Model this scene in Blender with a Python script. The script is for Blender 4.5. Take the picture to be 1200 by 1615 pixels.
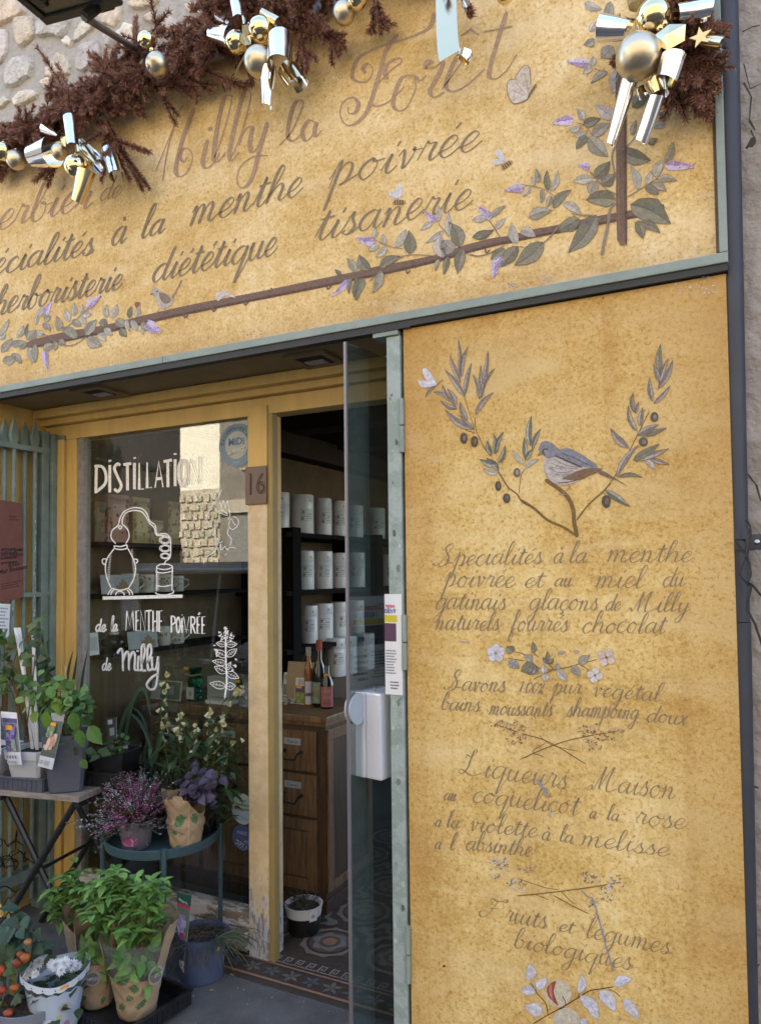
import bpy, bmesh, math, random
import numpy as np
from mathutils import Vector, Matrix, noise
R = math.radians
rnd = random.Random(11)
for o in list(bpy.data.objects): bpy.data.objects.remove(o)
SC = bpy.context.scene
COL = SC.collection
# ------------------------------------------------------------------ camera
F, CX, CY, IW, IH = 1165.0, 600.0, 853.2, 1200.0, 1615.0
_y, _p, _r = R(-26.784), R(2.384), R(-.6086)
_fw = Vector((math.sin(_y)*math.cos(_p), math.cos(_y)*math.cos(_p), math.sin(_p)))
_rt = Vector((math.cos(_y), -math.sin(_y), 0)); _up = _rt.cross(_fw)
RT = _rt*math.cos(_r)+_up*math.sin(_r); UP = -_rt*math.sin(_r)+_up*math.cos(_r); FW = _fw
CAM = Vector((0, -2.1, 1.5204))
cd = bpy.data.cameras.new("camera"); cam = bpy.data.objects.new("camera", cd); COL.objects.link(cam)
m = Matrix((RT, UP, -FW)).transposed().to_4x4(); m.translation = CAM
cam.matrix_world = m
cd.sensor_fit = 'VERTICAL'; cd.sensor_height = 24; cd.lens = 24*F/IH
cd.shift_y = (CY-IH/2)/IH
cd.clip_start = .02; cd.clip_end = 500
SC.camera = cam
# ------------------------------------------------------------------ world, sun, exposure
SUN_EL, SUN_AZ = R(43), R(-14)          # azimuth from +Y towards +X: the sun stands behind the shop
w = bpy.data.worlds.new("World"); SC.world = w; w.use_nodes = True
nt = w.node_tree; bg = nt.nodes['Background']
sky = nt.nodes.new('ShaderNodeTexSky'); sky.sky_type = 'NISHITA'; sky.sun_disc = False
sky.sun_elevation = SUN_EL; sky.sun_rotation = SUN_AZ; sky.dust_density = 1.5
nt.links.new(sky.outputs[0], bg.inputs[0]); bg.inputs[1].default_value = .15
sl = bpy.data.lights.new("sun", 'SUN'); sl.energy = 5; sl.angle = R(.5); sl.color = (1, .95, .86)
so = bpy.data.objects.new("sun", sl); COL.objects.link(so)
sd = Vector((math.sin(SUN_AZ)*math.cos(SUN_EL), math.cos(SUN_AZ)*math.cos(SUN_EL), math.sin(SUN_EL)))
so.rotation_euler = sd.to_track_quat('Z', 'Y').to_euler(); so.location = sd*40
SC.view_settings.view_transform = 'Standard'; SC.view_settings.look = 'None'
SC.view_settings.exposure = 2.75; SC.view_settings.gamma = 1
SC.cycles.use_denoising = True; SC.cycles.max_bounces = 9; SC.cycles.diffuse_bounces = 5
SC.cycles.transparent_max_bounces = 16; SC.cycles.sample_clamp_indirect = 6
# ------------------------------------------------------------------ from a photo pixel to a point on a real plane
def ray(px, py): return RT*((px-CX)/F)-UP*((py-CY)/F)+FW
def onY(px, py, Y=0.0):
    d = ray(px, py); return CAM+d*((Y-CAM.y)/d.y)
def onZ(px, py, Z=0.0):
    d = ray(px, py); return CAM+d*((Z-CAM.z)/d.z)
def onX(px, py, X):
    d = ray(px, py); return CAM+d*((X-CAM.x)/d.x)
def pxm(P): return (P-CAM).dot(FW)/F     # metres per photo pixel at P
# ------------------------------------------------------------------ materials
def mat(name, col=(.5,.5,.5), rough=.6, metal=0, noise_s=0, noise_a=.0, bump=0, bump_s=60, bdist=.01, spec=.5, attr=False, trans=0, coat=0, stretch=(1,1,1), col2=None):
    m = bpy.data.materials.new(name); m.use_nodes = True; nt = m.node_tree; N = nt.nodes; L = nt.links
    b = N['Principled BSDF']; b.inputs['Roughness'].default_value = rough; b.inputs['Metallic'].default_value = metal
    b.inputs['Specular IOR Level'].default_value = spec; b.inputs['Coat Weight'].default_value = coat
    tc = N.new('ShaderNodeTexCoord'); mp = N.new('ShaderNodeMapping'); L.new(tc.outputs['Object'], mp.inputs[0]); mp.inputs['Scale'].default_value = stretch
    src = None
    if attr:
        a = N.new('ShaderNodeVertexColor'); a.layer_name = 'Col'; src = a.outputs[0]
    if noise_s:
        n = N.new('ShaderNodeTexNoise'); n.inputs['Scale'].default_value = noise_s; n.inputs['Detail'].default_value = 6; n.inputs['Roughness'].default_value = .65
        L.new(mp.outputs[0], n.inputs[0])
        if col2 is not None and not attr:
            r = N.new('ShaderNodeValToRGB'); r.color_ramp.elements[0].position = .5-noise_a; r.color_ramp.elements[1].position = .5+noise_a
            r.color_ramp.elements[0].color = (*col, 1); r.color_ramp.elements[1].color = (*col2, 1)
            L.new(n.outputs[0], r.inputs[0]); src = r.outputs[0]
        else:
            mr = N.new('ShaderNodeMapRange'); mr.inputs[1].default_value = .25; mr.inputs[2].default_value = .75
            mr.inputs[3].default_value = 1-noise_a; mr.inputs[4].default_value = 1+noise_a; L.new(n.outputs[0], mr.inputs[0])
            mx = N.new('ShaderNodeMix'); mx.data_type = 'RGBA'; mx.blend_type = 'MULTIPLY'; mx.inputs[0].default_value = 1
            if src is not None: L.new(src, mx.inputs[6])
            else: mx.inputs[6].default_value = (*col, 1)
            L.new(mr.outputs[0], mx.inputs[7]); src = mx.outputs[2]
    if src is not None: L.new(src, b.inputs['Base Color'])
    else: b.inputs['Base Color'].default_value = (*col, 1)
    if bump:
        n2 = N.new('ShaderNodeTexNoise'); n2.inputs['Scale'].default_value = bump_s; n2.inputs['Detail'].default_value = 5; L.new(mp.outputs[0], n2.inputs[0])
        bp = N.new('ShaderNodeBump'); bp.inputs['Strength'].default_value = bump; bp.inputs['Distance'].default_value = bdist
        L.new(n2.outputs[0], bp.inputs['Height']); L.new(bp.outputs[0], b.inputs['Normal'])
    if trans:
        t = N.new('ShaderNodeBsdfTranslucent'); mxs = N.new('ShaderNodeMixShader'); mxs.inputs[0].default_value = trans
        if src is not None: L.new(src, t.inputs[0])
        else: t.inputs[0].default_value = (*col, 1)
        L.new(b.outputs[0], mxs.inputs[1]); L.new(t.outputs[0], mxs.inputs[2]); L.new(mxs.outputs[0], N['Material Output'].inputs[0])
    return m
def glass_mat(name, tint=(.93,.96,.95), rough=0.0, frost=0.0, ior=1.5, ccol=(.7,.75,.8)):
    m = bpy.data.materials.new(name); m.use_nodes = True; nt = m.node_tree; N = nt.nodes; L = nt.links
    N.remove(N['Principled BSDF'])
    t = N.new('ShaderNodeBsdfTransparent'); t.inputs[0].default_value = (*tint, 1)
    g = N.new('ShaderNodeBsdfGlossy'); g.inputs['Roughness'].default_value = rough
    fr = N.new('ShaderNodeFresnel'); ge = N.new('ShaderNodeNewGeometry'); io = N.new('ShaderNodeMapRange'); io.inputs[3].default_value = ior; io.inputs[4].default_value = 1/ior
    L.new(ge.outputs['Backfacing'], io.inputs[0]); L.new(io.outputs[0], fr.inputs[0])      # the pane mirrors alike from both faces
    x = N.new('ShaderNodeMixShader'); L.new(fr.outputs[0], x.inputs[0]); L.new(t.outputs[0], x.inputs[1]); L.new(g.outputs[0], x.inputs[2])
    out = x.outputs[0]
    if frost:
        d = N.new('ShaderNodeBsdfDiffuse'); d.inputs[0].default_value = (*ccol, 1)
        y = N.new('ShaderNodeMixShader'); y.inputs[0].default_value = frost; L.new(out, y.inputs[1]); L.new(d.outputs[0], y.inputs[2]); out = y.outputs[0]
    L.new(out, N['Material Output'].inputs[0]); return m
def plaster(name, lo, hi, dk, pale, top_z, bot_z, edges=()):
    """sponged ochre paint: clotted dabs in several sizes, browner worn bands along some edges"""
    m = bpy.data.materials.new(name); m.use_nodes = True; nt = m.node_tree; N = nt.nodes; L = nt.links; b = N['Principled BSDF']
    b.inputs['Roughness'].default_value = .78; b.inputs['Specular IOR Level'].default_value = .25
    g = N.new('ShaderNodeNewGeometry')
    def nz(s, det=8, ro=.6, dist=0):
        n = N.new('ShaderNodeTexNoise'); n.inputs['Scale'].default_value = s; n.inputs['Detail'].default_value = det
        n.inputs['Roughness'].default_value = ro; n.inputs['Distortion'].default_value = dist; L.new(g.outputs['Position'], n.inputs[0]); return n.outputs[0]
    def rp(i, stops):
        r = N.new('ShaderNodeValToRGB'); cr = r.color_ramp
        while len(cr.elements) < len(stops): cr.elements.new(.5)
        for e, (p, c) in zip(cr.elements, stops): e.position = p; e.color = c if len(c) == 4 else (*c, 1)
        L.new(i, r.inputs[0]); return r.outputs[0]
    def mx(f, a, c, mode='MIX'):
        x = N.new('ShaderNodeMix'); x.data_type = 'RGBA'; x.blend_type = mode
        for k, v in ((0, f), (6, a), (7, c)):
            if hasattr(v, 'is_output'): L.new(v, x.inputs[k])
            else: x.inputs[k].default_value = v if k == 0 else (*v, 1)
        return x.outputs[2]
    def math_(op, a, c=0.):
        x = N.new('ShaderNodeMath'); x.operation = op; x.use_clamp = True
        for k, v in ((0, a), (1, c)):
            if hasattr(v, 'is_output'): L.new(v, x.inputs[k])
            else: x.inputs[k].default_value = v
        return x.outputs[0]
    big = nz(2.4, 5, .6); mid = nz(24, 6, .7, .4); fine = nz(88, 5, .72, .35); grit = nz(170, 3, .6)
    s1 = math_('MULTIPLY', big, .50); s2 = math_('MULTIPLY', mid, .34); s3 = math_('MULTIPLY', fine, .38)
    s = math_('ADD', math_('ADD', s1, s2), math_('SUBTRACT', s3, .11))
    c = rp(s, [(.33, dk), (.45, lo), (.54, hi), (.64, pale)])
    dots = rp(fine, [(.37, (1,1,1)), (.445, (0,0,0))])
    c = mx(math_('MULTIPLY', dots, .72), c, dk)
    lite = rp(grit, [(.57, (0,0,0)), (.64, (1,1,1))]); c = mx(math_('MULTIPLY', lite, .5), c, pale)
    # old trowel sweeps and faded patches: long soft streaks over the dabs
    mpx = N.new('ShaderNodeMapping'); mpx.inputs['Rotation'].default_value = (0,.5,0); mpx.inputs['Scale'].default_value = (1.2,1,5); L.new(g.outputs['Position'], mpx.inputs[0])
    ns = N.new('ShaderNodeTexNoise'); ns.inputs['Scale'].default_value = 1.9; ns.inputs['Detail'].default_value = 3; ns.inputs['Distortion'].default_value = .8; L.new(mpx.outputs[0], ns.inputs[0])
    c = mx(math_('MULTIPLY', rp(ns.outputs[0], [(.48,(0,0,0)),(.72,(1,1,1))]), .45), c, pale)
    c = mx(math_('MULTIPLY', rp(ns.outputs[0], [(.28,(1,1,1)),(.46,(0,0,0))]), .35), c, lo)
    # worn, browner paint down the two long edges and rain runs below the ledge
    mpr = N.new('ShaderNodeMapping'); mpr.inputs['Scale'].default_value = (16,1,.7); L.new(g.outputs['Position'], mpr.inputs[0])
    nr = N.new('ShaderNodeTexNoise'); nr.inputs['Scale'].default_value = 1; nr.inputs['Detail'].default_value = 4; L.new(mpr.outputs[0], nr.inputs[0])
    c = mx(math_('MULTIPLY', rp(nr.outputs[0], [(.54,(0,0,0)),(.70,(1,1,1))]), .22), c, dk)
    # brown wash along the top edge and at the foot of the board (weathering that belongs to the paint)
    sp = N.new('ShaderNodeSeparateXYZ'); L.new(g.outputs['Position'], sp.inputs[0])
    def band(a0, a1):
        r = N.new('ShaderNodeMapRange'); r.inputs[1].default_value = a0; r.inputs[2].default_value = a1; r.inputs[3].default_value = 0; r.inputs[4].default_value = 1
        L.new(sp.outputs[2], r.inputs[0]); return r.outputs[0]
    wash = math_('MULTIPLY', band(*top_z), math_('ADD', mid, .25)); c = mx(math_('MULTIPLY', wash, .6), c, (dk[0]*.95, dk[1]*.9, dk[2]*.9))
    if edges:
        for a0, a1 in edges:
            r = N.new('ShaderNodeMapRange'); r.inputs[1].default_value = a0; r.inputs[2].default_value = a1; L.new(sp.outputs[0], r.inputs[0]); c = mx(math_('MULTIPLY', math_('MULTIPLY', r.outputs[0], math_('ADD', mid, .1)), .75), c, dk)
    grime = math_('MULTIPLY', band(*bot_z), math_('ADD', mid, .2)); c = mx(math_('MULTIPLY', grime, .55), c, (.33,.22,.14))
    L.new(c, b.inputs['Base Color'])
    bp = N.new('ShaderNodeBump'); bp.inputs['Strength'].default_value = .25; bp.inputs['Distance'].default_value = .003
    L.new(fine, bp.inputs['Height']); L.new(bp.outputs[0], b.inputs['Normal'])
    return m
def paint(name, alpha=.85, rough=.7, wear=.35):
    """hand-laid paint, pigment from the mesh, brush-thin in places"""
    m = bpy.data.materials.new(name); m.use_nodes = True; nt = m.node_tree; N = nt.nodes; L = nt.links; b = N['Principled BSDF']
    a = N.new('ShaderNodeVertexColor'); a.layer_name = 'Col'; g = N.new('ShaderNodeNewGeometry')
    n = N.new('ShaderNodeTexNoise'); n.inputs['Scale'].default_value = 70; n.inputs['Detail'].default_value = 5; n.inputs['Roughness'].default_value = .7
    L.new(g.outputs['Position'], n.inputs[0])
    mr = N.new('ShaderNodeMapRange'); mr.inputs[1].default_value = .3; mr.inputs[2].default_value = .6; mr.inputs[3].default_value = alpha-wear; mr.inputs[4].default_value = alpha
    L.new(n.outputs[0], mr.inputs[0])
    n2 = N.new('ShaderNodeTexNoise'); n2.inputs['Scale'].default_value = 160; n2.inputs['Detail'].default_value = 3; L.new(g.outputs['Position'], n2.inputs[0])
    m2 = N.new('ShaderNodeMapRange'); m2.inputs[1].default_value = .3; m2.inputs[2].default_value = .7; m2.inputs[3].default_value = .8; m2.inputs[4].default_value = 1.15; L.new(n2.outputs[0], m2.inputs[0])
    mx = N.new('ShaderNodeMix'); mx.data_type = 'RGBA'; mx.blend_type = 'MULTIPLY'; mx.inputs[0].default_value = 1
    L.new(a.outputs[0], mx.inputs[6]); L.new(m2.outputs[0], mx.inputs[7]); L.new(mx.outputs[2], b.inputs['Base Color'])
    b.inputs['Roughness'].default_value = rough; b.inputs['Specular IOR Level'].default_value = .25
    t = N.new('ShaderNodeBsdfTransparent'); x = N.new('ShaderNodeMixShader'); L.new(mr.outputs[0], x.inputs[0]); L.new(t.outputs[0], x.inputs[1]); L.new(b.outputs[0], x.inputs[2])
    L.new(x.outputs[0], N['Material Output'].inputs[0]); return m
def two_sided(name, front, back, rough=.12):
    m = bpy.data.materials.new(name); m.use_nodes = True; nt = m.node_tree; N = nt.nodes; L = nt.links; b = N['Principled BSDF']
    g = N.new('ShaderNodeNewGeometry'); x = N.new('ShaderNodeMix'); x.data_type = 'RGBA'; x.inputs[6].default_value = (*front, 1); x.inputs[7].default_value = (*back, 1)
    L.new(g.outputs['Backfacing'], x.inputs[0]); L.new(x.outputs[2], b.inputs['Base Color']); b.inputs['Metallic'].default_value = 1; b.inputs['Roughness'].default_value = rough
    n = N.new('ShaderNodeTexNoise'); n.inputs['Scale'].default_value = 9; n.inputs['Detail'].default_value = 1; bp = N.new('ShaderNodeBump'); bp.inputs['Strength'].default_value = .12; bp.inputs['Distance'].default_value = .02
    return m
# ------------------------------------------------------------------ mesh builder
WL = {}
class MB:
    def __init__(s): s.v = []; s.f = []; s.mi = []; s.c = []; s.cur = 0; s.col = (.5,.5,.5)
    def face(s, pts, col=None, mi=None):
        n = len(s.v); s.v += [Vector(p) for p in pts]; s.f.append(tuple(range(n, n+len(pts)))); s.mi.append(s.cur if mi is None else mi); s.c.append(col or s.col)
    def add(s, vs, fs, col=None):
        n = len(s.v); s.v += [Vector(p) for p in vs]
        for f in fs: s.f.append(tuple(i+n for i in f)); s.mi.append(s.cur); s.c.append(col or s.col)
    def box(s, a, b, M=None, bev=0):
        a = Vector(a); b = Vector(b); c = (a+b)/2; h = (b-a)/2
        if bev:
            k = min(bev, *[abs(q)*.45 for q in h]); vs = []; 
            bm = bmesh.new(); bmesh.ops.create_cube(bm, size=1)
            for v in bm.verts: v.co = Vector((v.co.x*2*h.x, v.co.y*2*h.y, v.co.z*2*h.z))
            bmesh.ops.bevel(bm, geom=bm.edges[:], offset=k, segments=2, affect='EDGES', profile=.6)
            bm.verts.index_update(); vs = [c+v.co if M is None else M@(c+v.co) for v in bm.verts]; fs = [[v.index for v in f.verts] for f in bm.faces]; bm.free(); s.add(vs, fs); return
        vs = [Vector((c.x+i*h.x, c.y+j*h.y, c.z+k*h.z)) for i in (-1,1) for j in (-1,1) for k in (-1,1)]
        if M is not None: vs = [M@v for v in vs]
        s.add(vs, [(0,1,3,2),(4,6,7,5),(0,4,5,1),(2,3,7,6),(0,2,6,4),(1,5,7,3)])
    def tube(s, pts, r, n=8, caps=True):
        pts = [Vector(p) for p in pts]; rs = list(r) if isinstance(r, (list, tuple)) else [r]*len(pts); rs += [rs[-1]]*(len(pts)-len(rs)); rings = []
        up = Vector((.12,.31,.94))
        for i, p in enumerate(pts):
            t = (pts[min(i+1, len(pts)-1)]-pts[max(i-1, 0)]).normalized()
            a = t.cross(up)
            if a.length < .05: a = t.cross(Vector((1,0,0)))
            a.normalize(); b = t.cross(a)
            rings.append([p+(a*math.cos(q)+b*math.sin(q))*rs[i] for q in [2*math.pi*k/n for k in range(n)]])
        vs = [q for g in rings for q in g]; fs = []
        for i in range(len(pts)-1):
            for k in range(n): fs.append((i*n+k, i*n+(k+1)%n, (i+1)*n+(k+1)%n, (i+1)*n+k))
        if caps: fs += [tuple(range(n-1,-1,-1)), tuple(range((len(pts)-1)*n, len(pts)*n))]
        s.add(vs, fs)
    def lathe(s, prof, c, n=28, M=None, sq=0):
        """prof: (radius, z) from bottom to top; sq>0 makes a rounded-square section"""
        c = Vector(c); vs = []; fs = []
        for (r, z) in prof:
            for k in range(n):
                q = 2*math.pi*(k+.5)/n; e = 1
                if sq: e = min(1/max(abs(math.cos(q)), abs(math.sin(q)), 1e-6), 1+sq)
                p = Vector((r*e*math.cos(q), r*e*math.sin(q), z)); vs.append(c+(M@p if M is not None else p))
        for i in range(len(prof)-1):
            for k in range(n): fs.append((i*n+k, i*n+(k+1)%n, (i+1)*n+(k+1)%n, (i+1)*n+k))
        if prof[0][0] > 1e-5: fs.append(tuple(range(n-1,-1,-1)))
        if prof[-1][0] > 1e-5: fs.append(tuple(range((len(prof)-1)*n, len(prof)*n)))
        s.add(vs, fs)
    def ball(s, c, r, n=24, sc=(1,1,1)):
        c = Vector(c); vs = [c+Vector((0,0,-r*sc[2]))]; fs = []; m_ = n//2
        for i in range(1, m_):
            a = -math.pi/2+math.pi*i/m_
            for k in range(n): vs.append(c+Vector((r*sc[0]*math.cos(a)*math.cos(2*math.pi*k/n), r*sc[1]*math.cos(a)*math.sin(2*math.pi*k/n), r*sc[2]*math.sin(a))))
        vs.append(c+Vector((0,0,r*sc[2])))
        for k in range(n): fs.append((0, 1+(k+1)%n, 1+k)); fs.append((len(vs)-1, len(vs)-1-n+k, len(vs)-1-n+(k+1)%n))
        for i in range(m_-2):
            for k in range(n): fs.append((1+i*n+k, 1+i*n+(k+1)%n, 1+(i+1)*n+(k+1)%n, 1+(i+1)*n+k))
        s.add(vs, fs)
    def leaf(s, base, d, nrm, L, W, col, bend=.25, fold=.18):
        """one leaf blade, folded along its midrib and arching over"""
        d = d.normalized(); side = d.cross(nrm)
        if side.length < .05: side = d.cross(Vector((1,.2,.1)))
        side.normalize(); nn = side.cross(d)
        def P(t, w): return base+d*(L*t*(1-.25*bend*t))+side*(W*w*.5)+nn*(-bend*L*t*t*.6+abs(w)*fold*W*.5)
        vs = [P(0,0)]
        for t, wd in ((.18,.70),(.42,1.0),(.73,.58)): vs += [P(t,-wd), P(t,0), P(t,wd)]
        vs.append(P(1,0))
        fs = [(0,2,1),(0,3,2),(1,2,5,4),(2,3,6,5),(4,5,8,7),(5,6,9,8),(7,8,10),(8,9,10)]
        s.add(vs, fs, col)
    def blade(s, pts, w, col, up=Vector((0,0,1))):
        """strap leaf along a path"""
        pts = [Vector(p) for p in pts]; n = len(pts); vs = []
        for i, p in enumerate(pts):
            t = (pts[min(i+1,n-1)]-pts[max(i-1,0)]).normalized(); sd_ = t.cross(up)
            if sd_.length < .05: sd_ = t.cross(Vector((0,1,0)))
            sd_.normalize(); q = i/(n-1); ww = w*(.55+.45*math.sin(math.pi*min(q*1.4,1)*.5))*(1-q**3)
            vs += [p-sd_*ww/2, p+t.cross(sd_)*ww*.12, p+sd_*ww/2]
        fs = []
        for i in range(n-1):
            for k in (0,1): fs.append((i*3+k, i*3+k+1, i*3+4+k, i*3+3+k))
        s.add(vs, fs, col)
    def build(s, name, mats, parent=None, smooth=False, kind=None):
        mats = mats if isinstance(mats, (list, tuple)) else [mats]
        off = WL.get(parent.name, Vector()) if parent else Vector()
        me = bpy.data.meshes.new(name); me.from_pydata([p-off for p in s.v], [], s.f)
        for m_ in mats: me.materials.append(m_)
        me.polygons.foreach_set('material_index', s.mi)
        ca = me.color_attributes.new('Col', 'FLOAT_COLOR', 'CORNER')
        arr = np.ones((len(me.loops), 4), dtype=np.float32); i = 0
        for f, c in zip(s.f, s.c):
            arr[i:i+len(f), :3] = c; i += len(f)
        ca.data.foreach_set('color', arr.ravel())
        if smooth: me.polygons.foreach_set('use_smooth', [True]*len(me.polygons))
        me.update()
        o = bpy.data.objects.new(name, me); COL.objects.link(o)
        if parent: o.parent = parent
        if kind: o['kind'] = kind
        WL[o.name] = off
        if smooth == 'auto' or smooth is True:
            try: me.set_sharp_from_angle(angle=R(42))
            except Exception: pass
        return o
def tag(o, label, cat, group=None):
    o['label'] = label; o['category'] = cat
    if group: o['group'] = group
    return o
def thing(name, loc, label, cat, group=None):
    o = bpy.data.objects.new(name, None); COL.objects.link(o); o.location = loc; o.empty_display_size = .05
    WL[o.name] = Vector(loc); return tag(o, label, cat, group)
def copy_tree(o, loc, label=None, rz=0, sc=1, parent=None):
    c = o.copy(); COL.objects.link(c)
    if parent: c.parent = parent
    else:
        c.location = loc; c.rotation_euler = (0,0,rz); c.scale = (sc,sc,sc)
        if label: c['label'] = label
    for ch in list(o.children): copy_tree(ch, None, None, parent=c)
    return c
def jit(c, a=.15): 
    k = 1+rnd.uniform(-a, a); return (max(0,c[0]*k*(1+rnd.uniform(-a,a)*.4)), max(0,c[1]*k), max(0,c[2]*k*(1+rnd.uniform(-a,a)*.5)))
def text_mesh(body, size=1.0, shear=0, offset=0):
    cu = bpy.data.curves.new('t', 'FONT'); cu.body = body; cu.size = size; cu.shear = shear; cu.align_x = 'CENTER'; cu.align_y = 'CENTER'; cu.offset = offset; cu.resolution_u = 2
    o = bpy.data.objects.new('t', cu); COL.objects.link(o); bpy.context.view_layer.update()
    me = o.evaluated_get(bpy.context.evaluated_depsgraph_get()).to_mesh()
    vs = [v.co.copy() for v in me.vertices]; fs = [tuple(p.vertices) for p in me.polygons]
    o.to_mesh_clear() if hasattr(o, 'to_mesh_clear') else None
    bpy.data.objects.remove(o); bpy.data.curves.remove(cu); return vs, fs
def put_text(mb, body, o, u, v, h, col, wmax=None, shear=0, offset=0):
    """text centred at o on the plane u (right), v (up); h = letter height"""
    vs, fs = text_mesh(body, 1.0, shear, offset)
    if not vs: return
    H = max(p.y for p in vs)-min(p.y for p in vs); W = max(p.x for p in vs)-min(p.x for p in vs); k = h/max(.7, 1e-6); kx = k
    if wmax and W*k > wmax: kx = wmax/W
    mb.add([o+u*(p.x*kx)+v*(p.y*k) for p in vs], fs, col)
# ================================================================== the building and the street
YW = .3675                      # plane of the shop window, set back from the painted fascia at y = 0
ZS = 2.305                      # soffit
M = {}
M['ochre_sign'] = plaster('ochre_sponged_paint', (.58,.39,.14), (.71,.52,.235), (.40,.225,.065), (.82,.68,.42), (3.2,4.2), (2.42,2.32))
M['ochre_panel'] = plaster('ochre_sponged_panel_paint', (.56,.365,.11), (.72,.52,.20), (.37,.19,.048), (.81,.66,.35), (1.45,2.45), (-.3,-.6), ((-.30,-.04),(-.80,-.98)))
M['green'] = mat('pale_green_paint', (.235,.285,.255), .55, noise_s=9, noise_a=.16, bump=.15, bump_s=120)
M['rail_green'] = mat('sea_green_paint', (.150,.205,.190), .5, noise_s=14, noise_a=.28, bump=.2, bump_s=90)
M['yellow'] = mat('yellow_joinery_paint', (.58,.385,.115), .5, noise_s=5, noise_a=.14, bump=.12, bump_s=40, stretch=(3,3,.5))
M['cream'] = mat('worn_cream_paint', (.50,.40,.26), .6, noise_s=26, noise_a=.10, bump=.15, col2=(.66,.53,.34))
M['worn'] = mat('flaking_white_paint', (.20,.16,.12), .75, noise_s=14, noise_a=.035, bump=.4, bump_s=60, stretch=(.5,1,2.0), col2=(.55,.53,.51))
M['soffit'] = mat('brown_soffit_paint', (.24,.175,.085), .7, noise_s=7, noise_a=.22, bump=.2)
M['black'] = mat('black_gap', (.012,.012,.012), .8)
M['grey_render'] = mat('grey_lime_render', (.27,.245,.215), .92, noise_s=9, noise_a=.16, bump=.9, bump_s=24, bdist=.02, col2=(.40,.365,.325))
M['mortar'] = mat('lime_mortar', (.34,.315,.275), .95, noise_s=22, noise_a=.2, bump=1, bump_s=55, col2=(.46,.43,.38))
M['stone'] = mat('limestone', rough=.9, attr=True, noise_s=17, noise_a=.28, bump=1.0, bump_s=38, bdist=.024)
M['pave'] = mat('worn_concrete', (.065,.064,.063), .9, noise_s=5, noise_a=.15, bump=.25, bump_s=80, col2=(.115,.112,.107))
M['asphalt'] = mat('asphalt', (.05,.05,.052), .9, noise_s=40, noise_a=.3, bump=.4, bump_s=180)
M['brown_plate'] = mat('brown_enamel_plate', (.105,.062,.045), .35, noise_s=12, noise_a=.12)
M['pipe'] = mat('slate_blue_zinc', (.045,.047,.058), .55, noise_s=8, noise_a=.16, metal=.25)
M['glass'] = glass_mat('window_glass', (.90,.925,.91), ior=1.72)
M['glass_door'] = glass_mat('door_glass', (.74,.80,.80), frost=.03, ior=2.6, ccol=(.24,.32,.33))
M['glass_edge'] = mat('glass_edge', (.30,.36,.38), .15)
M['white_paint'] = paint('white_window_paint', .98, .5, .06)
M['mural'] = paint('mural_paint', .93, .75, .30)
M['script'] = paint('lettering_paint', .90, .75, .34)
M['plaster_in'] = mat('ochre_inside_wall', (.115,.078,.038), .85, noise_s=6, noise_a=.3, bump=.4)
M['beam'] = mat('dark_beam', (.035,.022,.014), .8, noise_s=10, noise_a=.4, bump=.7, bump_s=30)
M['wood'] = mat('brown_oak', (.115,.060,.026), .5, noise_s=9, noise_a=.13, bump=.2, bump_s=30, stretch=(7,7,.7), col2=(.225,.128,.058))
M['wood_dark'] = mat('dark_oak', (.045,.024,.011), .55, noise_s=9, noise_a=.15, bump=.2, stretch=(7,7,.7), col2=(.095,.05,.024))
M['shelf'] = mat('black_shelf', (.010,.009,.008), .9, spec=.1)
M['iron'] = mat('black_iron', (.012,.012,.013), .45, noise_s=20, noise_a=.3)
M['tin'] = mat('white_tin', (.66,.64,.62), .28, noise_s=6, noise_a=.06)
M['paper'] = mat('white_paper', (.72,.72,.72), .8)
M['ink'] = mat('ink_and_print', rough=.8, attr=True)
# ground
mb = MB(); mb.face([(-60,-60,-.13),(60,-60,-.13),(60,-1.75,-.13),(-60,-1.75,-.13)]); mb.build('street', M['asphalt'], kind='structure')
mb = MB(); mb.box((-60,-1.75,-.4),(60,.19,0)); mb.build('pavement', M['pave'], kind='structure')
# tiled threshold and shop floor
def tilemat():
    m = bpy.data.materials.new('encaustic_tiles'); m.use_nodes = True; nt = m.node_tree; N = nt.nodes; L = nt.links; b = N['Principled BSDF']
    a = N.new('ShaderNodeVertexColor'); a.layer_name = 'Col'; n = N.new('ShaderNodeTexNoise'); n.inputs['Scale'].default_value = 45; n.inputs['Detail'].default_value = 6
    g = N.new('ShaderNodeNewGeometry'); L.new(g.outputs['Position'], n.inputs[0]); mr = N.new('ShaderNodeMapRange'); mr.inputs[3].default_value = .55; mr.inputs[4].default_value = 1.35; L.new(n.outputs[0], mr.inputs[0])
    x = N.new('ShaderNodeMix'); x.data_type = 'RGBA'; x.blend_type = 'MULTIPLY'; x.inputs[0].default_value = 1; L.new(a.outputs[0], x.inputs[6]); L.new(mr.outputs[0], x.inputs[7]); L.new(x.outputs[2], b.inputs['Base Color'])
    b.inputs['Roughness'].default_value = .45; return m
mb = MB(); mb.box((-4.2,.19,-.4),(.2,6.2,-.001)); 
CRM, BRN, BLU, TER = (.20,.175,.14), (.065,.048,.038), (.095,.11,.12), (.15,.07,.045)
def flat(pts, z, col): mb.face([(p[0], p[1], z) for p in pts], col)
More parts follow.
